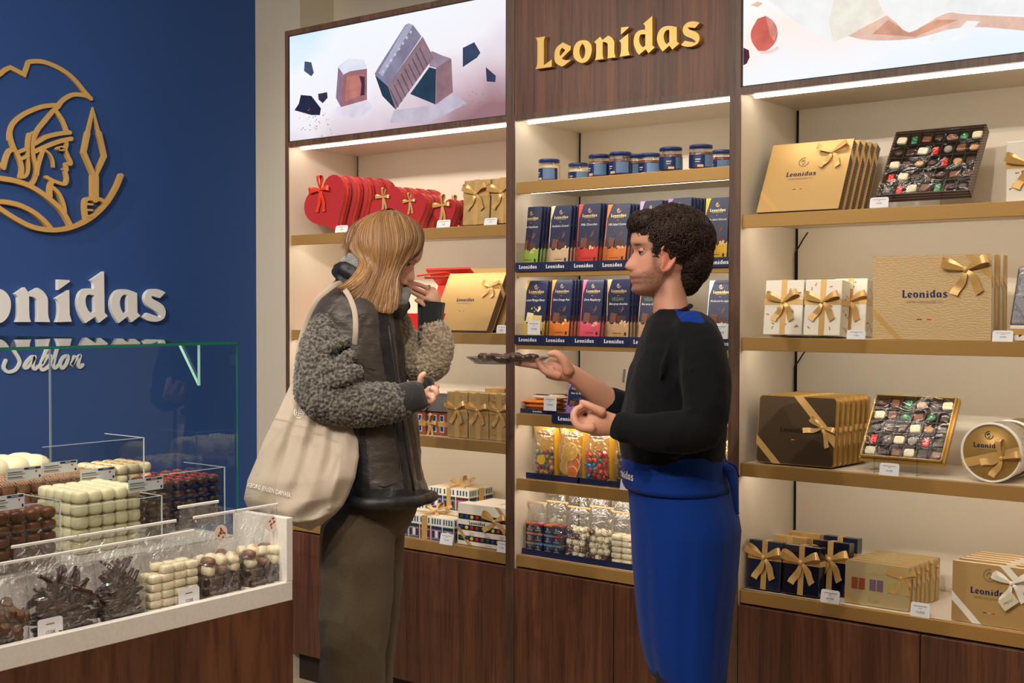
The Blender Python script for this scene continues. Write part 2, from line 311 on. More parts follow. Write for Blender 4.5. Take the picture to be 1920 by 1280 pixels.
# ---------------------------------------------------------------- shelving units
ZT, ZSB, ZRB, ZD, ZDB, DEP, SH = 2.5296, 2.101, 2.0806, .5886, .1163, .3645, .0385
def unit(name, label, xl, xr, shelves, splits, header):
    u = thing(name, label, 'shelving unit', (0, 0, 0)); t = .0177
    for a, b, li in ((xl, xl+t, 1), (xr-t, xr, 0)):
        m = MB().box(a, b, 0, .004, 0, ZT, WOODF); m.box(a, b, .004, .385, 0, ZT, CREAM if li or 1 else WOODF)
        m.box(xl if li else xr-.0006, xl+.0006 if li else xr, -.0002, .386, 0, ZT, WOODF); m.obj('side_panel', u)
    a, b = xl+t, xr-t
    MB().box(a, b, 0, .385, ZT-.02, ZT, WOODF).obj('top_panel', u)
    MB().box(a, b, 0, .018, ZRB, ZSB, WOODF).box(a, b, .018, .37, ZRB+.002, ZRB+.018, CREAM).obj('canopy_panel', u)
    MB().box(a+.012, b, DEP+.004, .385, 0, ZT, CREAM).box(a, a+.012, DEP+.012, .385, ZD, ZRB, DARKM).obj('back_panel', u)
    MB().box(a+.02, b-.005, .046, .057, ZRB-.006, ZRB+.001, LED).obj('light_strip', u, label='glowing white light strip')
    for z in shelves:
        s = MB().box(a+.002, b-.002, .03, DEP, z-.022, z-.0005, CREAM).obj('shelf', u)
        MB().box(a+.001, b-.001, .012, .03, z-SH, z, GOLDF, r=.0012).obj('fascia', s, label='gold shelf front')
        MB().box(a+.04, b-.01, .034, .041, z-SH+.001, z-.022, LED).obj('light_strip', s)
    zb = .6319
    s = MB().box(a+.002, b-.002, .03, DEP, zb-.03, zb-.0005, CREAM).obj('shelf', u)
    MB().box(a+.001, b-.001, .012, .03, zb-SH, zb, GOLDF, r=.0012).obj('fascia', s, label='gold shelf front')
    MB().box(a+.001, b-.001, .05, .08, ZD-.01, zb-.03, DARKM).box(a, b, .03, .37, ZD-.03, ZD-.012, WOODD).obj('cabinet_top', u)
    xs = [a]+splits+[b]
    for i in range(len(xs)-1):
        MB().box(xs[i]+.0012, xs[i+1]-.0012, 0, .02, ZDB, ZD, WOODD, r=.0018).obj('cabinet_door', u)
    MB().box(a, b, .05, .07, 0, ZDB+.004, mat('plinth_black', (40, 28, 22), .6)).obj('plinth', u)
    if header: MB().box(a+.001, b-.001, .006, .024, ZSB+.001, ZT-.021, WOODD).obj('header_panel', u)
    return u
XL0, XP1, XP2, XR1 = -1.958, -.8497, -.0185, 1.115
xsp = at(1150, 1180, 1, 0)[0]; xsp2 = at(1724.5, 1240, 1, 0)[0]
unit('shelving_unit', 'walnut shelving unit with red heart boxes beneath the dark chocolate picture', XL0, XP1, [1.7416, 1.3743, 1.0050], [-1.42], False)
unit('shelving_unit', 'walnut shelving unit with rows of tablets beneath the gold lettering', XP1, XP2, [1.8776, 1.6018, 1.3613, 1.1075, .8896], [xsp], True)
unit('shelving_unit', 'walnut shelving unit full of gold gift boxes beneath the hazelnut picture', XP2, XR1, [1.7320, 1.3746, 1.0054], [xsp2], False)
for _i, _l in (('', 'black cable looping down the back corner under the white wrapped boxes'), ('', 'black cable looping down the back corner under the topmost gold boxes')):
    z = 1.336 if 'white' in _l else 1.693
    tag(MB().tube([(.075, .30, z), (.06, .30, z-.02), (.035, .32, z-.045), (.012, .35, z-.055), (.006, .36, z-.06), (.006, .362, z-.3)], .0022, DARKM, 6).obj('cable'), _l, 'cable')
# ---------------------------------------------------------------- signs
BRASS = mat('brass_letter', (214, 176, 98), .35, .35)
sg = thing('shop_sign', 'gold raised word sign on the walnut header panel', 'sign', (-.736, .006, 2.2384))
for k in 'Leonidas': MB().add(np.array(GM[k][0])*.1015+np.array([0, -.0095, 0]), GM[k][1], BRASS).obj('letter', sg)
# word on the blue wall
WX = RX0
y_n = at(23, 603, 0, WX)[1]; y_s = at(305, 595, 0, WX)[1]; z_b = at(60, 603.5, 0, WX)[2]
gx = lambda k, f: f(p[0] for l in GL[k] for p in l)
kk = (y_s-y_n)/(gx('s', max)-gx('n', min)); WLEN = gx('s', max)
zt_ = at(189.7, 508.7, 0, WX)[2]; kz = (zt_-z_b)/max(p[1] for l in GL['d'] for p in l)
LETW = mat('white_letter', (238, 238, 236), .45)
sg = thing('wall_lettering', 'large white raised word on the blue wall above the glass counter', 'sign', (WX, y_n-gx('n', min)*kk, z_b), PI/2)
for k in 'Leonidas': MB().add(np.array(GM[k][0])*np.array([kk, .11, kz])+np.array([0, -.0105, 0]), GM[k][1], LETW).obj('letter', sg)
def catmull(P, n=5, closed=False):
    P = [np.array(p, float) for p in P]
    if len(P) < 3: return P
    out = []
    for i in range(len(P)-1):
        p0 = P[max(i-1, 0)]; p1 = P[i]; p2 = P[i+1]; p3 = P[min(i+2, len(P)-1)]
        for k in range(n):
            t = k/n; out.append(.5*((2*p1)+(-p0+p2)*t+(2*p0-5*p1+4*p2-p3)*t*t+(-p0+3*p1-3*p2+p3)*t**3))
    out.append(P[-1]); return out
def stroke(mb, pts, w, m, th=.008, sm=True, off=0.):
    """flat bar following wall points (y,z), on the plane x = WX"""
    P = catmull(pts) if sm else [np.array(p, float) for p in pts]
    V = []; F = []; n = len(P)
    for i, p in enumerate(P):
        a = P[max(i-1, 0)]; b = P[min(i+1, n-1)]; d = (b-a)/(np.hypot(*(b-a))+1e-9); nn = np.array([-d[1], d[0]])
        if 0 < i < n-1:
            d1 = (p-a)/np.hypot(*(p-a)); k = abs(np.dot(nn, [-d1[1], d1[0]])); nn = nn/max(k, .5)
        for s_ in (-1, 1):
            for t in (0, th): q = p+nn*w/2*s_; V.append((WX+off+t, q[0], q[1]))
    for i in range(n-1):
        o = 4*i
        F += [[o+1, o+5, o+7, o+3], [o, o+1, o+5, o+4], [o+2, o+6, o+7, o+3]]
    F += [[0, 1, 3, 2], [4*n-4, 4*n-3, 4*n-1, 4*n-2]]
    mb.add(V, F, m)
    for p in (P[0], P[-1]):
        mb.add([(WX+off+th-.00015, p[0]+w/2*math.cos(2*PI*i/10), p[1]+w/2*math.sin(2*PI*i/10)) for i in range(10)]+[(WX+off, p[0]+w/2*math.cos(2*PI*i/10), p[1]+w/2*math.sin(2*PI*i/10)) for i in range(10)],
               [list(range(10))]+[[i, (i+1) % 10, 10+(i+1) % 10, 10+i] for i in range(10)], m)
def wp(L, sc, ox, oy): return [tuple(at(ox+x/sc, oy+y/sc, 0, WX)[1:]) for x, y in L]
E1 = lambda L: wp(L, 8, 0, 100)
E2 = lambda L: wp(L, 6.7375, 0, 250)
EMB = mat('emblem_gold', (222, 178, 104), .4, .2)
em = MB(); ew = .0165; NS = 0
for L, s_ in (([(-300, 560), (-150, 420), (-60, 345), (0, 300), (60, 250), (135, 215)], 1), ([(135, 215), (345, 325), (410, 130)], 0), ([(410, 130), (520, 122), (640, 135), (780, 185), (900, 245), (1030, 335), (1150, 455), (1250, 580), (1345, 685)], 1),
              ([(1345, 685), (1290, 648), (1190, 625), (1080, 622), (980, 665), (900, 730), (850, 805), (790, 850), (650, 1020), (560, 1130), (510, 1230), (490, 1290)], 1), ([(850, 785), (780, 782), (620, 800), (450, 860), (300, 940), (180, 1050), (130, 1170), (120, 1290)], 1),
              ([(800, 850), (870, 940), (930, 1040), (980, 1170)], 1), ([(1025, 1190), (880, 1205), (720, 1240), (600, 1290)], 1), ([(1280, 1270), (1372, 870), (1480, 1290)], 0)):
    NS += 1; stroke(em, E1(L), ew, EMB, .010+NS*.0004, s_)
for L, w_, s_ in (([(485*.842, 0), (395, 90), (390, 200), (400, 300), (430, 400), (440, 480), (425, 560), (395, 620), (360, 650)], 1, 1), ([(880, 70), (760, 95), (600, 150), (410, 235)], 1, 1), ([(560, 45), (420, 130)], 1, 0), ([(505, 35), (430, 90)], .01, 0),
                  ([(105, 0), (110, 60), (150, 180), (220, 320), (250, 420), (250, 500), (235, 550)], 1, 1), ([(235, 550), (290, 545), (325, 490), (335, 400), (325, 290), (330, 160), (340, 60), (350, 15)], .8, 1), ([(195, 245), (320, 195)], .8, 0), ([(230, 330), (330, 285)], .8, 0),
                  ([(150, 210), (100, 220), (60, 290), (40, 360), (20, 440)], 1, 1), ([(20, 440), (0, 420), (-20, 400)], 1, 1), ([(520, 205), (480, 330), (450, 440), (440, 520)], .9, 1), ([(540, 215), (600, 265), (640, 340), (650, 425)], .5, 1),
                  ([(800, 110), (815, 140), (800, 210), (830, 290), (865, 360), (860, 390), (810, 390), (810, 430), (815, 460), (800, 480), (805, 510), (820, 580), (795, 640), (720, 630), (620, 590), (560, 555)], .8, 1), ([(775, 455), (800, 460)], .6, 0),
                  ([(630, 610), (605, 680), (605, 800)], 1, 1), ([(640, 690), (710, 760), (760, 860), (785, 960), (785, 1010)], .9, 1),
                  ([(-200, 560), (-100, 560), (0, 575), (150, 600), (330, 660), (500, 760), (640, 870), (760, 990), (870, 1180)], 1.15, 1), ([(-200, 900), (-80, 870), (20, 868), (200, 905), (380, 990), (520, 1100), (610, 1200)], 1.1, 1),
                  ([(-300, 700), (-150, 860), (0, 975), (200, 1100), (400, 1190), (640, 1222), (860, 1190), (1100, 1080), (1300, 900), (1430, 700), (1500, 535)], 1.1, 1),
                  ([(1080, 0), (1030, 245), (1165, 560), (1290, 290), (1225, 0)], 1, 0), ([(1165, 545), (1165, 830)], 1.9, 0), ([(1060, 1100), (1045, 1000), (1040, 900), (1060, 835), (1140, 830), (1240, 840), (1300, 890)], .9, 1),
                  ([(1060, 895), (1130, 900)], .5, 0), ([(1050, 970), (1125, 972)], .5, 0), ([(1060, 1045), (1135, 1045)], .5, 0), ([(700, 195), (740, 185), (755, 205), (715, 205)], .8, 1)):
    NS += 1; stroke(em, E2(L), ew*w_, EMB, .010+NS*.0004, s_)
tag(em.obj('wall_emblem'), 'round gold outline emblem of a helmeted warrior on the blue wall', 'emblem')
S1 = lambda L: wp(L, 11.294, 0, 640)
sg = thing('script_lettering', 'white handwritten script word behind the top of the glass counter', 'sign', (0, 0, 0))
for L in ([(105, 400), (60, 540), (110, 625), (200, 640), (320, 590), (400, 450), (370, 340), (300, 230), (255, 140), (270, 40), (340, -20), (420, 0)],
          [(720, 320), (650, 330), (560, 420), (500, 520), (530, 560), (620, 490), (720, 330), (690, 440), (680, 540), (720, 580), (800, 520)],
          [(1020, -40), (990, 100), (940, 250), (880, 400), (840, 520), (860, 590), (920, 590), (1020, 520), (1080, 420), (1060, 310), (1000, 300), (930, 400), (880, 480)],
          [(1250, -30), (1230, 60), (1180, 200), (1130, 400), (1110, 520), (1150, 560), (1220, 500)], [(1390, 300), (1320, 340), (1260, 450), (1270, 540), (1310, 560), (1380, 490), (1420, 380), (1420, 310), (1390, 300)],
          [(1560, 320), (1530, 420), (1500, 500), (1600, 360), (1680, 300), (1660, 380), (1640, 480), (1660, 540), (1700, 530), (1735, 490)]):
    q = MB(); stroke(q, S1(L), .0125, LETW, .008, True); q.obj('letter', sg)
# ---------------------------------------------------------------- lit posters
def lit(name, col, s=.97):
    if name in MATS: return MATS[name]
    m = mat(name, (0, 0, 0), .6, emit=s, spec=0, ec=col); nt = m.node_tree; N = nt.nodes.new; L = nt.links.new
    tc = N('ShaderNodeTexCoord'); n = N('ShaderNodeTexNoise'); n.inputs['Scale'].default_value = 14; n.inputs['Detail'].default_value = 8; n.inputs['Roughness'].default_value = .6; L(tc.outputs['Object'], n.inputs['Vector'])
    r = N('ShaderNodeValToRGB'); L(n.outputs['Fac'], r.inputs[0]); c = srgb(*col); r.color_ramp.elements[0].position = .3; r.color_ramp.elements[1].position = .7; k_ = .95 if min(col) > 190 else .86 if min(col) > 150 else .74; r.color_ramp.elements[0].color = (c[0]*k_, c[1]*k_, c[2]*k_, 1); r.color_ramp.elements[1].color = (min(1, c[0]*1.18), min(1, c[1]*1.2), min(1, c[2]*1.2), 1)
    L(r.outputs[0], nt.nodes['Principled BSDF'].inputs['Emission Color']); return m
def lit_bg(name, cols, axis=(.45, .55), x0=0, w=1, z0=2.1, h=.4):
    m = bpy.data.materials.new(name); m.use_nodes = True; nt = m.node_tree; b = nt.nodes['Principled BSDF']; N = nt.nodes.new; L = nt.links.new
    tc = N('ShaderNodeTexCoord'); sp = N('ShaderNodeSeparateXYZ'); L(tc.outputs['Object'], sp.inputs[0])
    def mm(op, a, v):
        n = N('ShaderNodeMath'); n.operation = op; L(a, n.inputs[0])
        if hasattr(v, 'is_output') or not isinstance(v, (int, float)): L(v, n.inputs[1])
        else: n.inputs[1].default_value = v
        return n.outputs[0]
    fx = mm('MULTIPLY', mm('SUBTRACT', sp.outputs['X'], x0), axis[0]/w); fz = mm('MULTIPLY', mm('SUBTRACT', sp.outputs['Z'], z0), -axis[1]/h)
    f = mm('ADD', fx, fz); f = mm('ADD', f, axis[1])
    nz = N('ShaderNodeTexNoise'); nz.inputs['Scale'].default_value = 4; L(tc.outputs['Object'], nz.inputs['Vector']); f = mm('ADD', f, mm('MULTIPLY', mm('SUBTRACT', nz.outputs['Fac'], .5), .35))
    r = N('ShaderNodeValToRGB'); L(f, r.inputs[0]); e = r.color_ramp.elements
    for i, (p, c) in enumerate(cols):
        x = e[i] if i < 2 else e.new(p); x.position = p; x.color = srgb(*c)
    b.inputs['Base Color'].default_value = (0, 0, 0, 1); b.inputs['Specular IOR Level'].default_value = .1; L(r.outputs[0], b.inputs['Emission Color']); b.inputs['Emission Strength'].default_value = 1.05
    MATS[name] = m; return m
def clip_rect(P, x0, x1, z0, z1):
    for ax, lim, sg in ((0, x0, 1), (0, x1, -1), (1, z0, 1), (1, z1, -1)):
        out = []
        for i in range(len(P)):
            a, b = P[i-1], P[i]; ia, ib = (a[ax]-lim)*sg >= 0, (b[ax]-lim)*sg >= 0
            if ia != ib: t = (lim-a[ax])/(b[ax]-a[ax]); out.append((a[0]+(b[0]-a[0])*t, a[1]+(b[1]-a[1])*t))
            if ib: out.append(tuple(b))
        P = out
        if not P: break
    return P
def poster(name, label, x0, x1, z0, z1, bg, polys, sc, ox):
    u = thing(name, label, 'illuminated picture', (0, 0, 0))
    MB().box(x0, x0+.003, .001, .03, z0, z1, BLACK).box(x1-.003, x1, .001, .03, z0, z1, BLACK).box(x0, x1, .001, .03, z0, z0+.003, BLACK).box(x0, x1, .001, .03, z1-.003, z1, BLACK).obj('bezel', u)
    m = MB().box(x0+.003, x1-.003, .006, .03, z0+.003, z1-.003, bg)
    for i, (L, c) in enumerate(polys):
        P = [at(ox+x/sc, y/sc, 1, .0055)[[0, 2]] for x, y in L]
        P = clip_rect(smooth_loop(P) if len(P) > 8 else P, x0+.004, x1-.004, z0+.004, z1-.004)
        if len(P) < 3: continue
        V, F = flat_shape([P], 0)
        m.add([(x, .0055-i*.00003, z) for x, y, z in V], F, lit('picture_%d_%d_%d' % c, c))
    m.obj('screen', u, label='glowing printed screen'); return u
C1 = (150, 122, 134); rnd = random.Random(5)
P1 = [([(580, 575), (800, 545), (890, 480), (960, 540), (760, 640), (560, 640)], (196, 186, 204)), ([(280, 560), (440, 520), (470, 560), (400, 620), (280, 600)], (222, 214, 228)),
      ([(775, 265), (880, 310), (888, 480), (800, 545), (800, 355)], (150, 115, 125)), ([(665, 490), (765, 350), (800, 360), (798, 545)], (46, 66, 86)), ([(770, 270), (880, 305), (800, 355), (765, 345)], (165, 145, 165)),
      ([(545, 450), (730, 190), (788, 300), (590, 572)], C1), ([(480, 385), (500, 350), (640, 130), (658, 122), (680, 130), (725, 190), (545, 452), (500, 420)], (140, 134, 160)), ([(482, 392), (550, 452), (590, 572), (520, 500)], (42, 62, 82)),
      ([(640, 135), (660, 122), (680, 130), (520, 400), (500, 380)], (175, 172, 196)),
      ([(290, 345), (345, 305), (425, 310), (440, 355), (340, 380), (310, 388)], (222, 224, 238)), ([(290, 350), (315, 385), (305, 560), (278, 510)], (150, 118, 145)), ([(315, 390), (350, 372), (440, 358), (440, 520), (305, 558)], (165, 112, 118)), ([(335, 400), (425, 388), (428, 490), (325, 530)], (196, 124, 116)), ([(400, 395), (428, 400), (428, 495), (405, 500), (412, 440)], (80, 52, 66)),
      ([(115, 320), (150, 325), (163, 380), (150, 398), (112, 370)], (78, 88, 118)), ([(95, 495), (150, 500), (200, 565), (195, 600), (150, 600), (62, 575), (85, 540)], (42, 44, 70)), ([(185, 490), (232, 480), (235, 510), (210, 538), (188, 520)], (60, 56, 82)), ([(940, 250), (1000, 220), (1032, 275), (1015, 300), (940, 350)], (60, 72, 98)), ([(1060, 350), (1112, 395), (1110, 428), (1065, 425)], (60, 66, 92))]
for i in range(9):
    a = 560+i*19; P1.append(([(a+(0), 470-i*27.5+2), (a+4, 470-i*27.5-4), (a+46, 555-i*27.5), (a+42, 561-i*27.5)], (104, 84, 100)))
for i in range(90):
    x = rnd.choice([rnd.uniform(940, 1160), rnd.uniform(90, 260)]); y = rnd.gauss(530 if x > 500 else 640, 35); s_ = rnd.uniform(1.5, 4)
    P1.append(([(x-s_, y), (x, y+s_), (x+s_, y), (x, y-s_)], (196, 110, 105)))
for i, ch in enumerate('LEONIDAS'):
    a = 520+i*20.5; b = 375-i*29.5; P1.append(([(a, b), (a+8, b-10), (a+16, b-2), (a+9, b+9), (a+4, b+2), (a+6, b+7)], (196, 194, 214)))
poster('lightbox_picture', 'glowing picture of broken dark chocolate pieces above the red heart boxes', XL0+.018, XP1-.018, ZSB, ZT-.02,
       lit_bg('poster_ground_cool', [(0., (205, 232, 250)), (1., (150, 112, 118)), (.2, (240, 244, 252)), (.55, (240, 236, 244)), (.8, (205, 180, 192))], (.45, .6), XL0, 1.1, 2.1, .41), P1, 2.782, 530)
P2 = [([(620, 200), (840, 85), (965, 180), (1170, 75), (1290, 80), (1700, 100), (1700, 180), (1280, 150), (1000, 215), (750, 225)], (236, 196, 178)), ([(760, 190), (850, 110), (965, 182), (1120, 110), (1240, 110), (1000, 205)], (224, 166, 140)),
      ([(100, -60), (330, 120), (480, 215), (540, 236), (620, 205), (830, 80), (760, -60)], (248, 247, 244)), ([(540, 236), (520, 120), (560, -60), (760, -60), (830, 80), (620, 205)], (240, 232, 218)), ([(740, -60), (880, 110), (930, 165), (965, 182), (1010, 165), (1180, 60), (1230, -60)], (250, 250, 247)), ([(1160, 60), (1230, -60), (1800, -60), (1800, 90), (1300, 75)], (244, 245, 244)),
      ([(120, 105), (165, 88), (210, 120), (232, 175), (220, 235), (175, 280), (125, 285), (90, 235), (84, 175)], (222, 112, 100)), ([(165, 90), (210, 120), (232, 175), (215, 230), (190, 200), (180, 150)], (236, 150, 138)), ([(40, 265), (72, 280), (76, 320), (60, 355), (40, 365), (20, 320)], (92, 50, 62)),
      ([(1245, 162), (1290, 115), (1360, 120), (1330, 152)], (252, 250, 248)), ([(1170, 222), (1290, 180), (1300, 202), (1220, 228)], (253, 250, 248)), ([(1070, 222), (1110, 195), (1135, 207), (1090, 232)], (250, 244, 240)), ([(80, 30), (120, 8), (150, 20), (120, 40)], (240, 196, 160)),
      ([(130, 288), (190, 280), (235, 255), (240, 275), (190, 300), (140, 302)], (238, 208, 200))]
poster('lightbox_picture', 'glowing picture of white chocolate blocks and a hazelnut above the gold gift boxes', XP2+.0185, XR1-.018, ZSB, ZT-.02,
       lit_bg('poster_ground_warm', [(0., (226, 240, 252)), (1., (222, 238, 246)), (.3, (250, 248, 248)), (.5, (250, 236, 228)), (.75, (242, 244, 250))], (.3, .7), 0, 1.1, 2.1, .41), P2, 2.976, 1380)
# ---------------------------------------------------------------- goods
ORD = ['front one', 'second from front', 'third from front', 'fourth from front', 'fifth from front', 'sixth from front', 'seventh from front', 'eighth from front']
R = random.Random(11)
WHG = mat('white_paper', (236, 228, 210), .5); GOLDP = mat('gold_pattern', (176, 126, 62), .35, .4); LEATH = mat('gold_leather_board', (196, 166, 118), .45, .2, bump=(90, .25, 'N', (1, 1, 4)))
DARKB = mat('dark_board', (40, 34, 42), .4); BRONZ = mat('bronze_tin', (92, 74, 52), .35, .6); TING = mat('gold_tin', (196, 158, 88), .3, .7); TAN = mat('tan_board', (222, 204, 170), .5)
FLR = mat('print_red', (190, 40, 40), .5); FLY = mat('print_yellow', (230, 190, 60), .5); INK = mat('navy_ink', (28, 34, 74), .5); GINK = mat('grey_ink', (130, 112, 84), .6)
def bow(parent, c, s, m=None, y=0, M=None, loops=(25, 155), tails=(-55, -115), tl=1.1, w=.3, y0=.1):
    m = m or GOLDR; b = MB()
    for a in loops:
        a = math.radians(a+R.uniform(-6, 6)); d = Vector((math.cos(a), 0, math.sin(a))); p = Vector((-math.sin(a), 0, math.cos(a))); P = []; Wd = []
        for i in range(13):
            t = i/12; q = math.sin(PI*t); P.append(Vector((c[0], y, c[1]))+d*s*q**.9+Vector((0, -s*(y0+.14*q+.15*math.sin(2*PI*t)), 0))+p*s*.06*math.sin(2*PI*t))
            Wd.append((p+Vector((0, .25*math.sin(2*PI*t), 0)))*s*w*(.22+.78*q**.7)*.62)
        b.strip(P, Wd, m)
    for a in tails:
        a = math.radians(a+R.uniform(-6, 6)); d = Vector((math.cos(a), 0, math.sin(a))); p = Vector((-math.sin(a), 0, math.cos(a))); P = []; Wd = []
        for i in range(8):
            t = i/7; P.append(Vector((c[0], y, c[1]))+d*s*tl*t+p*s*.08*math.sin(5*t)+Vector((0, -s*(y0*(1-.6*t)+.07*math.sin(PI*t*1.5)**2)-.001, 0))); Wd.append((p+Vector((0, .2*math.cos(4*t), 0)))*s*w*.6*(.25+.75*min(1, t*1.8)))
        b.strip(P, Wd, m)
    b.ell((c[0], y-s*(y0+.05), c[1]), (s*.11, s*.1, s*.12), m, 8, 6)
    return b.obj('bow', parent)
def fit(BL, BR, TL, Y0, Zs):
    """box seen by its front's corner pixels: x, width, height, lean angle"""
    xl = at(*BL, 1, Y0)[0]; xr = at(*BR, 1, Y0)[0]; p = at(*TL, 0, xl)
    return xl, xr-xl, math.hypot(p[1]-Y0, p[2]-Zs), max(0, math.atan2(p[1]-Y0, p[2]-Zs))
def place(o, x, y, z, lean=0, rz=0): o.location = (x, y, z); o.rotation_euler = (-lean, 0, rz); return o
def flag(m, cx, z, w, y=-.0006):
    for i, c in enumerate((INK, FLY, FLR)): m.box(cx-w/2+i*w/3, cx-w/2+(i+1)*w/3, y, 0, z, z+w*.06, c)
def brand(m, cx, zc, h, col=None, y=-.0008, crest=True, sub=True, fl=True):
    col = col or INK
    put_word(m, cx, zc, h, col, y)
    if crest: put_crest(m, cx, zc+h*3.1, h*1.05, GINK if col == INK else col, y)
    if sub: put_text(m, 'MAÎTRE CHOCOLATIER 1913', cx, zc-h*.75, h*.34, GINK if col == INK else col, y, maxw=WLEN*h*.8)
    if fl: flag(m, cx, zc-h*2.9, h*1.9)
def cornerband(m, w, h, a, b, col, wd=.03):
    m.add([(0, -.0009, a), (0, -.0009, a+wd), (a*1.0+wd, -.0009, 0), (a, -.0009, 0)], [(0, 1, 2, 3)], col)
    if b: m.add([(w-b, -.0009, h), (w-b-wd, -.0009, h), (w, -.0009, h-b-wd), (w, -.0009, h-b)], [(0, 1, 2, 3)], col)
def price_card(px0, px1, py0, py1, Y, label, lean=.25):
    a = at(px0, py1, 1, Y); b = at(px1, py1, 1, Y); c = at((px0+px1)/2, py0, 1, Y); w = b[0]-a[0]; h = c[2]-a[2]
    m = MB(); pts = []
    for cx, cz, a0 in ((w*.12, h-w*.12, 90), (w*.88, h-w*.12, 0)):
        q = [(cx+w*.12*math.cos(math.radians(a0+t)), cz+w*.12*math.sin(math.radians(a0+t))) for t in (90, 60, 30, 0)]
        pts += q
    m.prism([(0, 0)]+pts+[(w, 0)], 0, .0012, WHITE)
    m.box(w*.15, w*.85, -.0003, 0, h*.76, h*.80, GINK).box(w*.42, w*.58, -.0003, 0, h*.64, h*.67, GINK); put_text(m, '19,95€', w/2, h*.34, h*.14, BLACK, -.0004, maxw=w*.5)
    o = m.obj('price_card'); place(o, a[0], a[1], a[2], lean); return tag(o, label, 'price card', 'price cards on the shelves')
# --- tablets
def tablet(w, h, acc, name2, col2=None, green=None):
    m = MB(); t = .0085; A = mat('accent_%d_%d_%d' % acc, acc, .4); m.box(0, w, 0, t, 0, h, NAVYB, r=.0012)
    e = -.0003; e2 = -.0006
    m.add([(.001, e, h*.70), (w*.2, e, h*.97), (w*.25, e, h-.001), (.001, e, h-.001)], [(0, 1, 2, 3)], A).box(.001, w*.045, e, 0, .002, h-.001, A)
    top = [(w*i/10, e, h*(.25+.035*math.sin(i*1.9)+.03*(i > 6))) for i in range(11)]
    m.add([(w*i/10, e, .002) for i in range(11)]+top, [[i, i+1, 12+i, 11+i] for i in range(10)], A)
    b1 = col2 or mat('print_choc', (112, 66, 48), .5); b2 = mat('print_choc_dark', (78, 42, 34), .5) if not col2 else mat('print_ivory', (226, 200, 130), .5)
    m.add([(w*.14, e2, h*.25), (w*.2, e2, h*.43), (w*.48, e2, h*.41), (w*.46, e2, h*.27)], [(0, 1, 2, 3)], b1).add([(w*.42, e2, h*.24), (w*.44, e2, h*.38), (w*.86, e2, h*.37), (w*.84, e2, h*.28), (w*.6, e2, h*.25)], [(0, 1, 2, 3, 4)], b2)
    m.add([(w*.62, e2, h*.46), (w*.74, e2, h*.55), (w*.78, e2, h*.49), (w*.66, e2, h*.43)], [(0, 1, 2, 3)], b1)
    for i in range(9): x = w*R.uniform(.35, .65); z = h*R.uniform(.41, .53); m.box(x, x+w*.03, e2, e, z, z+w*.03, b1)
    for i in range(4): x = w*R.uniform(.6, .85); z = h*R.uniform(.2, .3); m.add([(x+w*.05*math.cos(k), e2*1.5, z+w*.05*math.sin(k)) for k in range(6)], [list(range(6))], mat('print_nut', (226, 190, 140), .5))
    m.box(w*.3, w*.7, e2, e, h*.07, h*.08, b2).add([(w*.8, e2, h*.05), (w*.9, e2, h*.03), (w*.9, e2, h*.09), (w*.83, e2, h*.1)], [(0, 1, 2, 3)], BLACK)
    put_crest(m, w*.52, h*.885, w*.085, GOLDI, e2); put_word(m, w*.53, h*.775, w*.112, GOLDI, e2); put_text(m, 'MAÎTRE CHOCOLATIER', w*.53, h*.755, w*.03, GOLDI, e2, maxw=w*.45)
    m.box(w*.47, w*.52, e2, 0, h*.715, h*.72, FLY).box(w*.52, w*.57, e2, 0, h*.715, h*.72, FLR)
    if green: put_text(m, 'VEGAN', w*.48, h*.63, w*.13, mat('print_green', (110, 150, 70), .5), e2, shear=.2, maxw=w*.55)
    put_text(m, name2, w*.52, h*(.56 if green else .63), w*.085, WHITE, e2, shear=.35, maxw=w*.82)
    return m
NAVYB = mat('navy_tablet_wrap', (30, 36, 66), .35)
RNAMES = []
def tablet_row(spec, Zs, flav, rowname):
    for k, (BL, BR, TL, acc, nm, nb, kw) in enumerate(spec):
        x, w, h, ln = fit(BL, BR, TL, .05, Zs+.003); g = flav[k]+' tablets on the '+rowname
        o = tablet(w, h, acc, nm, **kw).obj('chocolate_tablet'); place(o, x, .05, Zs+.0042, ln); tag(o, 'tablet with '+flav[k]+', front of its stack, '+rowname, 'chocolate bar', g)
        for i in range(nb):
            c = o.copy(); COL.objects.link(c); place(c, x+.0045*(i+1), .05+.0125*(i+1), Zs+.0042, ln); c['label'] = 'tablet with '+flav[k]+', '+ORD[i+1]+', '+rowname
def tray(x0, x1, Zs, zlo, zhi, label, Y=.006, dp=.16, word=True, hi=.10, dy=0):
    t = thing('tablet_tray', label, 'display tray', (x0, Y, zlo)); w = x1-x0-.0012; h = zhi-zlo
    m = MB().box(0, w, -.002, 0, 0, h, NAVY)
    if word: put_word(m, w/2, h*.3, h*.42, WHITE, -.0026)
    m.obj('front_strip', t, label='navy strip with a white word')
    z0 = Zs-zlo+.0005
    MB().box(0, .0015, .001, dp, z0, z0+hi, CLEAR).box(w-.0015, w, .001, dp, z0, z0+hi, CLEAR).box(.0015, w-.0015, .001, .0025, z0, z0+hi*.62, CLEAR).box(.0015, w-.0015, .0025, dp, z0, z0+.002, CLEAR).obj('clear_holder', t, label='clear acrylic holder')
    return t
ZT2, ZT3 = 1.6018, 1.3613
FL2 = ['a green corner', 'a beige corner', 'a bright red corner', 'an orange base', 'a lilac corner', 'a violet corner', 'a yellow salted almond base']
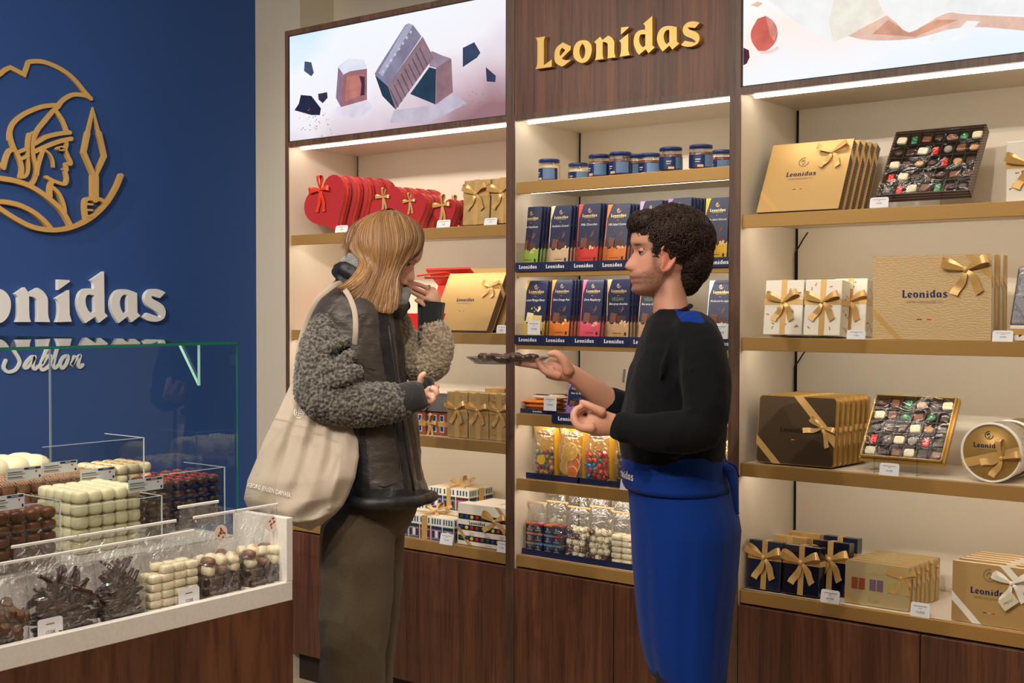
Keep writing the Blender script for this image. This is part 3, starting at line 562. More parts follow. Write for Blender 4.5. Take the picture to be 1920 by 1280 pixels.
tablet_row([((969.7, 494), (1007.7, 494), (978.6, 389.4), (150, 178, 60), 'Milk Hazelnuts', 5, {}), ((1026, 493.5), (1064.7, 493), (1033.6, 387), (222, 190, 150), 'Feuilletine Caramel', 5, {}), ((1078.7, 492), (1119.7, 492), (1086, 383.5), (214, 60, 50), 'Milk Chocolate', 5, {}),
            ((1129, 491), (1171.7, 491), (1140, 384), (222, 118, 42), 'Milk Salted Caramel', 5, {}), ((1194, 490), (1236, 490), (1200.5, 378), (176, 150, 190), 'Milk Rice', 4, {}), ((1247, 490), (1291, 490), (1253, 373), (150, 110, 180), 'Milk Praliné', 6, {}), ((1318, 489), (1362, 488.5), (1324, 372.5), (224, 174, 30), 'Milk Salted Almonds', 2, {})], ZT2, FL2, 'upper tablet shelf')
FL3 = ['a pale yellow meringue base', 'an orange peel slice', 'a pink raspberry base', 'a tan vegan base', 'a tan vegan base beside the sweatshirt', 'a white reduced sugar corner']
IV = mat('print_ivory2', (236, 222, 170), .5)
tablet_row([((977.5, 630.5), (1020, 630.5), (985, 527), (226, 196, 90), 'Lemon Meringue Flavour', 2, {'col2': IV}), ((1028, 630.5), (1066, 630.5), (1035.7, 525), (228, 128, 44), 'Dark Orange Peel', 5, {}), ((1085, 631), (1123.7, 631), (1093.7, 524.5), (226, 86, 116), 'Dark Raspberry', 2, {}), ((1135.7, 631.5), (1178, 631.5), (1139, 524), (200, 160, 120), 'Rice syrup chocolate', 5, {'green': 1}),
            ((1193, 631), (1233, 631), (1203, 524), (200, 160, 120), 'Rice syrup chocolate', 3, {'green': 1}), ((1321, 630), (1365, 630), (1331, 526), (206, 226, 232), 'Reduced in sugar', 3, {})], ZT3, FL3, 'lower tablet shelf')
xb = [at(u, 500, 1, .006)[0] for u in (966, 1015, 1068.6, 1122, 1176, 1230, 1283, 1325, 1369)]
TN = ['green', 'beige', 'red', 'orange', 'lilac', 'violet', 'empty', 'almond']
for i in range(8): tray(xb[i]+(.002 if i == 0 else 0), xb[i+1]-(.003 if i == 7 else 0), ZT2, ZT2-.021, ZT2+.0085, 'navy fronted tray on the upper tablet shelf, %s' % ('holding the %s cornered tablets' % TN[i] if i != 6 else 'between the violet and the almond tablets'), hi=.075)
xb = [at(u, 638, 1, .006)[0] for u in (965, 1015, 1069.6, 1124, 1180, 1236, 1283, 1325, 1369)]
TN = ['yellow meringue', 'orange peel', 'pink raspberry', 'vegan', 'second vegan', 0, 0, 'reduced sugar']
for i in (0, 1, 2, 3, 4, 7): tray(xb[i]+(.002 if i == 0 else 0), xb[i+1]-(.003 if i == 7 else 0), ZT3, ZT3-.021, ZT3+.0085, 'navy fronted tray on the lower tablet shelf, holding the %s tablets' % TN[i], hi=.075)
price_card(989, 1012.5, 601, 627, .0, 'white price card in front of the yellow meringue tablets', .02); price_card(1337, 1364, 606, 635, .0, 'white price card in front of the reduced sugar tablets', .02)
# --- jars
LIDB = mat('blue_lid', (28, 46, 104), .3); JGL = sheet('jar_glass', (245, 248, 248), .03, base=.04); CRM = mat('cream_spread', (226, 190, 140), .4); BRN = mat('cocoa_spread', (112, 58, 30), .35); JLB = mat('blue_jar_label', (22, 40, 92), .4); JL2 = mat('pale_print', (96, 124, 160), .5)
def jar(lab, fill):
    t = thing('spread_jar', lab, 'jar', (0, 0, 0), group='jars of spread on the top shelf'); r = .036; m = MB()
    m.lathe([(r*.86, 0), (r, .006), (r, .068), (r*.9, .078), (r*.9, .084)], JGL, 28).obj('glass', t, label='clear glass')
    MB().lathe([(r*.8, .003), (r*.95, .008), (r*.95, .067), (0, .067)], fill, 24).obj('spread', t)
    MB().lathe([(r*.93, .081), (r*.98, .082), (r*.98, .093), (r*.94, .095), (0, .0945)], LIDB, 28).obj('lid', t, label='dark blue lid')
    m = MB(); n = 26; q = r*1.006
    f = lambda a0, a1, z0, z1, mt, rr: m.add([(rr*math.cos(a0+(a1-a0)*i/n), rr*math.sin(a0+(a1-a0)*i/n), z) for i in range(n+1) for z in (z0, z1)], [[2*i, 2*i+2, 2*i+3, 2*i+1] for i in range(n)], mt, True)
    f(-PI*1.05, PI*.05, .008, .056, JLB, q); f(-PI*.42, -PI*.05, .010, .054, JL2, q*1.006); f(-PI*.62, -PI*.46, .008, .017, CRM, q*1.006); f(-PI*.68, -PI*.54, .036, .039, WHITE, q*1.006); f(-PI*.68, -PI*.56, .028, .030, WHITE, q*1.006)
    m.obj('paper_label', t); return t
JJ = [(1029.7, 298.8, 0, 'pale cream spread jar nearest the wooden post', 0), (1085, 306, 0, 'pale cream spread jar half hidden by the shelf edge', .4), (1123.7, 290, 1, 'cocoa spread jar just past the pale jars', .1), (1163, 285.5, 1, 'cocoa spread jar standing in front of the others mid shelf', .2), (1187, 290, 1, 'cocoa spread jar tucked behind the middle jar', .5), (1218, 288, 1, 'cocoa spread jar with its label turned away, before the printed ones', .3),
      (1257.7, 276.5, 1, 'cocoa spread jar with white symbols on its label', .95), (1314, 272, 1, 'cocoa spread jar standing apart with pale printed label', .85), (1355, 282, 1, 'cocoa spread jar cut off by the double wooden post', 0)]
for u, v, k, lab, rz in JJ:
    p = at(u, v+1, 2, 1.8776+.0745); o = jar(lab, BRN if k else CRM); y = min(.31, max(.05, p[1])); x = at(u, 310, 1, y)[0]; o.location = (min(x, XP2-.06), y, 1.8778); o.rotation_euler = (0, 0, rz-.25); o.scale = (1, 1, .79)
# --- flat gift boxes (R)
def flatbox(name, lab, w, h, d, mt, side, loc, lean, group=None, word=.0, crest=1, corner=0, cb=0, rmat=None, ribw=.02, edge=True, txt=INK, bowat=None, bs=.045, rz=0):
    t = thing(name, lab, 'gift box', loc, 0, group); place(t, loc[0], loc[1], loc[2]+d*math.sin(lean)*.5+.0008, lean, rz)
    m = MB().box(0, w, 0, .002, 0, h, mt).box(.0015, w-.0008, .002, d, .001, h-.001, side).box(0, w, d, d+.002, 0, h, mt)
    m.obj('carton', t)
    if word:
        m = MB(); brand(m, w*.45, h*.5, word, txt, fl=True, crest=crest); m.obj('print', t)
    if corner or cb:
        m = MB()
        if corner: cornerband(m, w, h, corner, 0, rmat or GOLDR, ribw); m.obj('ribbon', t); m = MB()
        if cb: m.add([(w-cb, -.0009, h), (w-cb-ribw, -.0009, h), (w, -.0009, h-cb-ribw), (w, -.0009, h-cb)], [(0, 1, 2, 3)], rmat or GOLDR)
        if cb: m.add([(w, -.0009, h-cb-ribw), (w, -.0009, h-cb), (w+.0009, d, h-cb-.02), (w+.0009, d, h-cb-ribw-.02)], [(0, 1, 2, 3)], rmat or GOLDR)
        m.obj('ribbon', t)
    if bowat:
        bo = bow(t, bowat, bs, rmat)
        if not word: bo.scale.y = .3
    return t
def checker(name, c1, c2, sc):
    m = bpy.data.materials.new(name); MATS[name] = m; m.use_nodes = True; nt = m.node_tree; N = nt.nodes.new; L = nt.links.new; b = nt.nodes['Principled BSDF']
    tc = N('ShaderNodeTexCoord'); mp = N('ShaderNodeMapping'); mp.inputs['Rotation'].default_value = (.785, 0, 0); L(tc.outputs['Object'], mp.inputs[0])
    br = N('ShaderNodeTexBrick'); br.offset = 0; br.inputs['Scale'].default_value = sc; br.inputs['Mortar Size'].default_value = .03; br.inputs['Brick Width'].default_value = .5; br.inputs['Row Height'].default_value = .5
    br.inputs['Color1'].default_value = srgb(*c1); br.inputs['Color2'].default_value = srgb(*c1); br.inputs['Mortar'].default_value = srgb(*c2)
    sw = N('ShaderNodeSeparateXYZ'); cb = N('ShaderNodeCombineXYZ'); L(mp.outputs[0], sw.inputs[0]); L(sw.outputs['Y'], cb.inputs[0]); L(sw.outputs['Z'], cb.inputs[1]); L(cb.outputs[0], br.inputs['Vector']); L(br.outputs[0], b.inputs['Base Color']); b.inputs['Roughness'].default_value = .4
    return m
CHK = checker('dark_lattice', (44, 32, 40), (176, 140, 96), 70); CHW = checker('pale_lattice', (232, 222, 202), (196, 160, 100), 60)
A1, A2, A3, GB = 1.7320, 1.3746, 1.0054, .6319
x, w, h, ln = fit((1418, 401), (1571.5, 393), (1450, 277), .035, A1)
for i in range(5):
    o = flatbox('gift_box', 'flat gold gift box with navy word, %s in the leaning stack under the picture' % ORD[i] if i == 0 else 'flat gold gift box with dark lattice sides, %s in its leaning stack' % ORD[i], w, h, .026, GOLDB, CHK, (x+.004*i, .035+.034*i, A1), ln, 'flat gold gift boxes on the top shelf', .0155 if i == 0 else 0, corner=.055, cb=.03, bowat=(w-.055, h-.045), bs=.05)
# assortments
PR = {}
def pralines():
    def mk(n, f):
        m = MB(); f(m); PR[n] = m.data('praline_'+n)
    G = mat('green_foil', (44, 130, 84), .3, .4); RD = mat('red_foil', (206, 40, 44), .3, .3); TN_ = mat('tan_praline', (206, 156, 104), .5)
    c = .5
    mk('dark oval', lambda m: m.ell((0, 0, .3), (.42, .34, .3), CHOC, 14, 8)); mk('milk striped', lambda m: (m.ell((0, 0, .3), (.36, .36, .3), MILK, 14, 8, p=.5), [m.box(-.3, .3, y, y+.03, .585, .605, CHOC) for y in (-.2, -.05, .1)]))
    mk('white block', lambda m: m.ell((0, 0, .3), (.42, .36, .3), IVORY, 14, 8, p=.45)); mk('green flecked', lambda m: (m.box(-.25, .25, -.4, .4, 0, .4, G, r=.06), [m.box(x_, x_+.07, y_, y_+.07, .4, .41, IVORY) for x_, y_ in ((-.15, -.3), (.1, -.1), (-.1, .1), (.12, .25), (0, 0))]))
    mk('red foil', lambda m: (m.box(-.25, .25, -.4, .4, 0, .4, RD, r=.06), [m.box(x_, x_+.07, y_, y_+.07, .4, .41, IVORY) for x_, y_ in ((-.15, -.2), (.1, 0), (-.1, .2))])); mk('tan gold', lambda m: m.ell((0, 0, .28), (.38, .3, .3), TN_, 10, 7, p=.8))
    mk('dark square', lambda m: m.box(-.36, .36, -.36, .36, 0, .45, CHOC, r=.08)); mk('milk block', lambda m: m.box(-.38, .38, -.3, .3, 0, .45, MILK, r=.1)); mk('white ball', lambda m: m.ell((0, 0, .36), .36, mat('grey_truffle', (196, 184, 172), .8, bump=(60, .6, 'N')), 14, 9))
    mk('green round', lambda m: (m.ell((0, 0, .3), (.36, .36, .3), G, 12, 7), m.ell((0, 0, .52), (.12, .1, .1), IVORY, 8, 5)))
pralines()
def assortment(name, lab, cols, rows, corners, Y0, zb, body, inner, rim, kinds, gname, dep=.03, tin=False, gap=.0):
    BL, BR, TL = corners; p0 = at(*BL, 1, Y0); p1 = at(*BR, 1, Y0); x = p0[0]; w = p1[0]-x; zb = (p0[2]+p1[2])/2; q = at(*TL, 0, x); h = math.hypot(q[1]-Y0, q[2]-zb); ln = math.atan2(q[1]-Y0, q[2]-zb)
    t = thing(name, lab, 'chocolate box', (0, 0, 0)); place(t, x, Y0, zb, ln)
    m = MB(); r_ = .004
    m.box(0, w, dep-.002, dep, 0, h, body).box(0, r_, 0, dep, 0, h, body, r=.001).box(w-r_, w, 0, dep, 0, h, body, r=.001).box(0, w, 0, dep, 0, r_, body, r=.001).box(0, w, 0, dep, h-r_, h, body, r=.001)
    if tin: m.box(-.005, w+.005, .012, .026, -.005, 0, rim, r=.002).box(-.005, w+.005, .012, .026, h, h+.005, rim, r=.002).box(-.005, 0, .012, .026, 0, h, rim).box(w, w+.005, .012, .026, 0, h, rim)
    m.obj('carton' if not tin else 'tin', t)
    m = MB().box(r_, w-r_, dep-.012, dep-.003, r_, h-r_, inner); cw = (w-2*r_)/cols; ch = (h-2*r_)/rows
    for i in range(1, cols): m.box(r_+i*cw-.0012, r_+i*cw+.0012, .008, dep-.012, r_, h-r_, inner)
    for i in range(1, rows): m.box(r_, w-r_, .008, dep-.012, r_+i*ch-.0015, r_+i*ch+.0015, inner)
    m.obj('divider_tray', t)
    MB().grid(lambda a, b: (w*a, -.001-.004*math.sin(9*a+6*b)*math.sin(11*b), h*b), 16, 12, CELLO2).obj('clear_wrap', t, label='glossy clear film')
    Mx = T(x, Y0, zb) @ RX(-ln); s = min(cw, ch)*.96
    for j in range(rows):
        for i in range(cols):
            kd = kinds[(rows-1-j)*cols+i]; nm = KN[kd]; o = bpy.data.objects.new('praline', PR[nm]); COL.objects.link(o)
            o.matrix_world = Mx @ T(r_+(i+.5)*cw, dep-.012, r_+(j+.5)*ch) @ RX(PI/2) @ RZ(R.uniform(-.15, .15)) @ SCL(s, s, min(s, .027)*.85)
            tag(o, '%s praline in the %s, row %s from its top, %s along' % (nm, gname, ['one', 'two', 'three', 'four', 'five'][rows-1-j], ['first', 'second', 'third', 'fourth', 'fifth', 'sixth', 'seventh'][i]), 'praline', 'pralines in the '+gname)
    e = thing('display_easel', 'clear acrylic easel holding the '+gname, 'display stand', (x, Y0, A1 if zb > 1.5 else A3))
    zz = zb-e.location[2]
    for xx in (w*.2, w*.72):
        MB().box(xx, xx+.004, -.012, dep+.05, 0, .003, CLEAR).box(xx, xx+.004, -.012, -.008, 0, zz+.008, CLEAR).box(xx, xx+.004, -.008, dep+.04, max(zz-.012, .003), zz-.006, CLEAR).obj('bracket', e)
CELLO2 = sheet('glossy_film', (250, 250, 250), .12, crinkle=14, base=.03)
KN = {'d': 'dark oval', 's': 'milk striped', 'w': 'white block', 'g': 'green flecked', 'r': 'red foil', 't': 'tan gold', 'q': 'dark square', 'm': 'milk block', 'b': 'white ball', 'G': 'green round'}
assortment('chocolate_box', 'open dark lattice box of pralines under shiny film on an easel', 7, 5, ((1642, 366), (1816, 356), (1680, 247)), .075, 0, CHK, mat('black_tray', (24, 18, 20), .4), CHK, 'wgmdmGwdqwrbstwqtdrtqrwdqdmqqrwsgdd', 'dark lattice box', .032)
assortment('chocolate_tin', 'open gold tin of pralines under shiny film on an easel', 6, 5, ((1611, 852), (1765, 864.5), (1643, 738)), .05, 0, TING, mat('brown_tray', (50, 30, 28), .4), TING, 'dsgtdwwsGmGqdqqwtqrqwbrqwdmwqm', 'gold tin', .032, True)
# round gift pieces and wrapped boxes
def wrapped(name, lab, w, d, h, paper, patt, loc, lean=0, rz=0, group=None, bs=None, rm=None, band=.017, hband=True, bz=.6, txt=None, dens=26):
    t = thing(name, lab, 'gift box', (0, 0, 0), 0, group); place(t, loc[0], loc[1], loc[2]+d*math.sin(lean)+.0015, lean, rz)
    m = MB().box(0, w, 0, d, 0, h, paper, r=.002)
    if patt:
        for i in range(dens):
            a = R.uniform(0, 2*PI); s = .009; f = i % 2
            u0 = R.uniform(.01, (d if f else w)-.01); z = R.uniform(.01, h-.01)
            for da, L_, of in ((0, s, 0), (PI/2, s*.45, s*.42)):
                c1, s1 = math.cos(a+da), math.sin(a+da); ox, oz = of*math.cos(a+PI), of*math.sin(a+PI); q = []
                for p_, k_ in ((-L_/2, -.0014), (L_/2, -.0014), (L_/2, .0014), (-L_/2, .0014)):
                    uu = u0+ox+p_*c1-k_*s1; zz = z+oz+p_*s1+k_*c1; uu = min(max(uu, .001), (d if f else w)-.001); zz = min(max(zz, .001), h-.001)
                    q.append((w+.0004, uu, zz) if f else (uu, -.0004, zz))
                m.add(q, [(0, 1, 2, 3)], patt)
    m.obj('carton', t); rm = rm or GOLDR; e = .0009
    m = MB().box(w/2-band/2, w/2+band/2, -e, d+e, 0, h+e, rm)
    if hband: m.box(-e, w+e, -e*1.2, d+e, h*bz-band*.45, h*bz+band*.45, rm)
    m.obj('ribbon', t)
    if bs: bow(t, (w/2, h*bz), bs, rm)
    return t
for i, (BL, BR, TLp, y0, lab) in enumerate((((1430, 633), (1503, 634), (1437.7, 531.6), .03, 'white wrapped box with gold letters and bow, beside the cream side panel'), ((1505, 634), (1575, 635.5), (1511, 530), .03, 'white wrapped box with gold letters and bow, middle one of the three'), ((1578, 636), (1610, 636), (1590, 531), .10, 'white wrapped box with gold letters, set back beside the price card'))):
    x, w, h, ln = fit(BL, BR, TLp, y0, A2); w = max(w, .1); h = min(h, .165)
    wrapped('wrapped_gift', lab, w-.002, .06, h, WHG, GOLDP, (x if i < 2 else x-.03, y0, A2), min(ln, .12), group='white wrapped gifts on the middle shelf', bs=.055)
    if i < 2: wrapped('wrapped_gift', 'white wrapped box standing behind the bow tied one '+('beside the side panel' if i == 0 else 'in the middle'), w-.002, .06, h, WHG, GOLDP, (x+.004, y0+.085, A2), 0, group='white wrapped gifts on the middle shelf', bs=None)
x, w, h, ln = fit((1636, 635), (1858, 639), (1636.5, 481.6), .03, A2)
for i in range(4):
    o = flatbox('gift_box', 'large leather textured gold box with navy word and bow, %s on the middle shelf' % ORD[i] if i == 0 else 'large gold box with white grained sides, %s of the leather textured row' % ORD[i], w, h, .024, LEATH, WHG if i % 2 == 0 else GOLDB, (x+.002*i, .03+.030*i, A2), .0, 'large gold boxes on the middle shelf', .0205 if i == 0 else 0, crest=0, corner=.065, cb=.05, bowat=(w-.065, h-.04), bs=.065)
p = at(1893, 634, 1, .03); x0 = p[0]
wrapped('gift_box', 'pale gold wrapped box under the dark film wrapped box at the picture edge', .2, .16, .04, WHG, GOLDP, (x0, .03, A2), bs=None)
t = thing('film_wrapped_box', 'dark grey box in shiny film lying on the pale gold box', 'gift box'); place(t, x0-.002, .035, A2+.0415, .45)
MB().box(0, .2, 0, .03, 0, .17, mat('slate_box', (66, 66, 76), .25, coat=1), r=.004).obj('carton', t); MB().box(-.002, .202, -.002, .032, .001, .172, CELLO2, r=.006).obj('clear_wrap', t)
p = at(1886, 374, 1, .05)
wrapped('wrapped_gift', 'white wrapped box with large gold bow at the end of the top shelf', .11, .06, .155, WHG, GOLDP, (p[0], .05, A1), bs=.06)
# tins
def tin(lab, x, y, z, w, h, ln, front, i):
    t = thing('chocolate_tin', lab, 'tin', (0, 0, 0), 0, 'closed gold tins on the third shelf'); place(t, x, y, z+.027*math.sin(ln)+.0008, ln)
    rr = .014
    def loop(e): 
        return [(cx+(rr-e)*math.cos(math.radians(a0+q*22.5)), cz+(rr-e)*math.sin(math.radians(a0+q*22.5))) for cx, cz, a0 in ((w-rr, h-rr, 0), (rr, h-rr, 90), (rr, rr, 180), (w-rr, rr, 270)) for q in range(5)]
    m = MB().prism(loop(0), .004, .013, TING).prism(loop(.0025), .013, .027, TING).prism(loop(.001), .001, .004, TING); m.prism(loop(.0035), -.0005, .001, front)
    m.obj('tin', t)
    m = MB()
    if i == 0:
        put_word(m, w*.47, h*.47, .0135, mat('embossed_tin', (70, 54, 40), .3, .7), -.0012); flag(m, w*.47, h*.36, .028, -.0012)
        m.obj('print', t); m = MB()
    m.M = T(0, -.0005, 0); cornerband(m, w, h, .055, .0, GOLDR, .027); m.add([(w*.45, -.0012, h), (w*.57, -.0012, h), (w, -.0012, h*.45), (w, -.0012, h*.28)], [(0, 1, 2, 3)], GOLDR); m.obj('ribbon', t)
    bo = bow(t, (w*.84, h*.56), .042, y=-.001, loops=(140, -10), tails=(-75, 190), tl=1.4); bo.scale.y = 1 if i == 0 else .2
    return t
x, w, h, ln = fit((1416, 868), (1563, 880), (1424, 741), .035, A3)
for i in range(7): tin('bronze fronted tin with ribbon bow, front of the row on the third shelf' if i == 0 else 'closed gold tin, %s in the row behind the bronze fronted one' % ORD[i], x+.003*i, .035+.030*i, A3, w, h, min(ln, .12), BRONZ if i == 0 else TING, i)
# round boxes
RWH = mat('white_drum', (232, 226, 214), .5)
for i in range(2):
    c = at(1858, 846, 1, .04); rad = .078
    t = thing('round_box', 'round gold faced box with white rim and ribbon on the third shelf' if i == 0 else 'white patterned round box behind the gold faced one', 'gift box', (c[0]+.012*i, .04+.118*i, A3+rad+.001))
    Mz = RX(-PI/2)
    m = MB().lathe([(0, .006), (rad*.93, .006), (rad*.93, .0), (rad, .0), (rad, .018), (rad*.965, .018), (rad*.965, .112), (0, .112)], RWH, 48, RX(-PI/2)); 
    for k in range(60):
        a = R.uniform(0, 2*PI); yy = R.uniform(.025, .105); q = rad*.967
        m.add([(q*math.cos(a), yy, q*math.sin(a)), (q*math.cos(a+.05), yy, q*math.sin(a+.05)), (q*math.cos(a+.05), yy+.004, q*math.sin(a+.05)), (q*math.cos(a), yy+.004, q*math.sin(a))], [(0, 1, 2, 3)], GINK)
    m.obj('drum', t)
    m = MB().lathe([(0, .0035), (rad*.925, .0035), (rad*.925, .0055)], mat('gold_lid', (176, 138, 74), .4, .4), 48, RX(-PI/2))
    if i == 0: m.M = T(0, .003, 0); put_word(m, -.008, .012, .0128, INK, -.0006); put_crest(m, -.006, .045, .011, INK, -.0006); put_text(m, 'MAÎTRE CHOCOLATIER', -.005, .004, .004, GINK, -.0006)
    m.obj('lid', t)
    if i == 0:
        MB().add([(-rad*.98, .001, -.022), (-rad*.93, .001, -.045), (rad*.9, .001, .02), (rad*.95, .001, -.005)], [(0, 1, 3, 2)], GOLDR).obj('ribbon', t); bow(t, (.028, -.012), .05, y=.0, loops=(95, 10), tails=(-110, 195), tl=1.1)
# base shelf R
BSATN = mat('black_glossy_board', (20, 22, 34), .2, coat=.6); NVG = mat('navy_glossy_board', (24, 34, 58), .25, coat=.5)
for i, (BL, BR, TLp, y0, mt, lab, yy) in enumerate((((1400, 1105), (1463, 1113.5), (1408, 1013), .035, NVG, 'navy glossy gift box with gold bow nearest the side panel', 0), ((1466, 1114.5), (1536, 1126), (1477, 1022), .035, BSATN, 'black glossy gift box with large gold bow behind the price card', 0), ((1519, 1108), (1590, 1118), (1524.5, 1013), .10, BSATN, 'dark glossy gift box with trailing bow behind the black one', 0),
        ((1446, 1095), (1510, 1100), (1452, 1004), .12, GOLDB, 'gold topped gift box behind the navy one', 0), ((1474, 1090), (1534, 1096), (1480, 996), .19, GOLDB, 'pale gold gift box at the back corner of the lowest shelf', 0), ((1540, 1096), (1606, 1103), (1544, 1002), .19, NVG, 'dark gift box at the back with its bow sticking up', 0))):
    x, w, h, ln = fit(BL, BR, TLp, y0, GB); x = max(x, .008)
    wrapped('gift_box', lab, w-.003, .038, min(h, .15), mt, None, (x, y0, GB), min(ln, .10), group='bow tied boxes on the lowest shelf', bs=.062 if i < 3 else .04, bz=.66)
x, w, h, ln = fit((1583, 1131.5), (1702, 1151), (1584, 1050), .05, GB)
PGB = mat('pale_gold_board', (206, 186, 136), .35, .35)
for i in range(7):
    t = flatbox('gift_box', 'pale gold box with six little windows and gold script, front of its row' if i == 0 else 'pale gold box with bow, %s in the row behind the windowed one' % ORD[i], w, h, .020, PGB, GOLDB, (x+.002*i+(.004 if i > 4 else 0), .05+.030*i, GB), .06, 'pale gold windowed boxes on the lowest shelf', 0, corner=.03, cb=.03, bowat=(w-.022, h-.032) if i % 2 == 0 else (w-.03, h-.02), bs=.045 if i == 0 else .03, ribw=.016)
    if i == 0:
        m = MB(); put_word(m, w*.47, h*.72, .008, GOLDI, -.0008)
        for k, c in enumerate(((150, 72, 44), (150, 72, 44), (112, 92, 108), (112, 92, 108), (178, 160, 90), (178, 160, 90))): xx = w*(.11+.115*k+.055*(k//2)); m.box(xx, xx+w*.098, -.0012, 0, h*.36, h*.62, mat('window_%d' % c[0], c, .4))
        put_text(m, 'Léa', w*.46, h*.08, .017, GOLDI, -.0008, shear=.4); m.obj('print', t)
p0 = at(1783.5, 1165, 1, .035); q = at(1783.5, 1043, 0, p0[0])
WHR = mat('white_ribbon', (236, 230, 214), .35)
for i in range(6):
    y = .035+.03*i+(.012 if i else 0)
    t = flatbox('gift_box', 'broad gold box with white bow and hang tag on the lowest shelf' if i == 0 else 'broad gold box with pale dotted sides, %s behind the white bowed one' % ORD[i], .215, .158, .024, GOLDB, CHW, (p0[0]+.003*i, y, GB), .05, 'broad gold boxes on the lowest shelf', .0165 if i == 0 else 0, corner=.055, cb=.07, rmat=WHR, ribw=.024, bowat=(.152, .118) if i == 0 else None, bs=.05)
    if i == 0:
        m = MB(); m.M = T(.14, -.012, .045) @ RY(-.7); m.box(0, .045, 0, .001, 0, .03, mat('lace_tag', (214, 202, 172), .6)); put_text(m, 'Merci', .022, .011, .008, GINK, -.0006, shear=.3); m.obj('hang_tag', t)
for a in ((1630, 1665, 369, 390, .03, 'white price card at the foot of the dark lattice box', .2), (1587, 1622, 618, 636, .018, 'white price card before the set back white wrapped box', .2), (1860, 1899, 619, 640, .018, 'white price card at the corner of the large leather textured box', .2), (1648, 1684.6, 868, 891, .018, 'white price card under the open gold tin', .2), (1537.5, 1572.6, 1106, 1131, .018, 'white price card before the black bow tied box', .2), (1706, 1742, 1130, 1158, .018, 'white price card between the windowed box and the white bowed box', .2),
          (628, 651, 422, 436, .018, 'white price card before the tall heart box, above the long haired person', .2), (818, 843, 411.6, 428, .018, 'white price card before the smallest heart box', .2), (907, 931, 408, 422.5, .018, 'white price card before the gold wrapped box by the wooden post', .2), (930, 948, 609, 625.5, .018, 'white price card cut by the wooden post under the gold slanted box', .2), (824, 848, 1000, 1019, .01, 'white price card against the lowest house fronts box', .2), (931, 948, 1015, 1034, .01, 'white price card at the corner of the banded assortment box', .2),
          (1162, 1179, 898, 917.5, .01, 'white price card under the dark candies by the blue apron', .2), (1019, 1042.5, 743, 769, .0, 'white price card clipped to the tray of orange wrapped bars', .05)):
    price_card(*a[:5], a[5], a[6])
# ---------------------------------------------------------------- middle unit, lower shelves
ZB4, ZB5 = 1.1075, .8896
ORG = mat('orange_wrap', (226, 130, 40), .35); CRW = mat('cream_wrap', (226, 204, 170), .4); PUR = mat('purple_wrap', (88, 66, 150), .35); BLW = mat('blue_wrap', (34, 66, 150), .25, coat=.5); LIL = mat('lilac_wrap', (176, 120, 190), .4)
def packet(lab, x, y, z, l, w, t_, m, group=None, rz=0, pr=None):
    mb = MB(); n = 16
    mb.grid(lambda u, v: (l*v, w/2-w/2*math.cos(2*PI*u), t_/2+t_/2*math.sin(2*PI*u)*(min(1, 7*v, 7*(1-v))+.06)), n, 14, m, cu=True)
    if pr: mb.box(l*.08, l*.55, .002, w*.5, t_*.99, t_*1.01, pr)
    o = mb.obj('snack_bar'); place(o, x, y, z, 0, rz); return tag(o, lab, 'snack bar', group)
p0 = at(973, 777, 1, .035)[0]; p1 = at(1044, 777, 1, .035)[0]
tray(p0, p1, ZB4, ZB4+.001, ZB4+.016, 'navy fronted tray of orange wrapped bars beside the wooden post', Y=.036, hi=.06)
for i, (z, y) in enumerate(((.004, .045), (.018, .045), (.032, .045), (.004, .085), (.018, .085), (.032, .085))):
    packet('orange wrapped snack bar, %s of the %s stack in the clear tray' % (('lowest', 'middle', 'topmost')[i % 3], ('front', 'rear')[i//3]), p0+.006+R.uniform(0, .004), y, ZB4+z, .145, .038, .0125, ORG, 'orange wrapped bars in the clear tray')
packet('cream wrapped bar with navy corner lying on top of the orange bars', p0+.03, .06, ZB4+.0465, .13, .045, .017, CRW, pr=NAVY); packet('dark wrapped bar lying behind the cream one', p0+.06, .115, ZB4+.0465, .13, .045, .016, mat('plum_wrap', (96, 52, 50), .4), pr=BLW); packet('purple wrapped bar peeping up behind the forearm', p0+.13, .16, ZB4+.06, .13, .05, .014, PUR)
tray(p1+.002, p1+.13, ZB4, ZB4-.022, ZB4+.0085, 'navy fronted tray overhanging the shelf under the held out hand', Y=.006, hi=.07)
o = tablet(.072, .105, (150, 110, 200), 'Noir de Noir').obj('chocolate_tablet'); place(o, p1+.028, .045, ZB4+.006, .18); tag(o, 'purple and navy tablet standing in the overhanging tray by the hand', 'chocolate bar')
for i in range(4): packet('purple brown packet, %s in the overhanging tray' % ORD[i], p1+.008, .07+.02*i, ZB4+.006+.012*i, .11, .04, .018, mat('plum_wrap2', (104, 70, 90), .4), 'plum packets in the overhanging tray')
for i in range(3): 
    m = MB().grid(lambda u, v: (.15*v, .05-.05*math.cos(2*PI*u), .022+.02*math.sin(2*PI*u)*min(1, 5*v+.2, 5*(1-v)+.2)+.004*math.sin(17*v+i)), 16, 16, BLW, cu=True); o = m.obj('candy_bag'); place(o, -.60+.155*i*(i < 2)+(.3 if i == 2 else 0), .12, ZB4+.024*(i != 1)+.001, 0, .05*i); tag(o, 'shiny blue bag lying on the shelf, ' + ('just behind the forearm', 'behind the dark sweatshirt', 'beside the far post, behind the dark sweatshirt')[i], 'candy bag', 'blue bags on the shelf')
q = at(1111, 724, 1, .25); o = MB().box(-.04, .04, 0, .004, 0, .03, ORG).prism([(.045*math.cos(2*PI*k/24), .03+.022*math.sin(2*PI*k/24)) for k in range(24)], -.001, .005, ORG).obj('oval_card'); place(o, q[0], .29, ZB4+.001, .0); o.scale = (1, 1, (q[2]+.012-ZB4)/.052); tag(o, 'orange oval card standing at the back behind the blue bags', 'card')
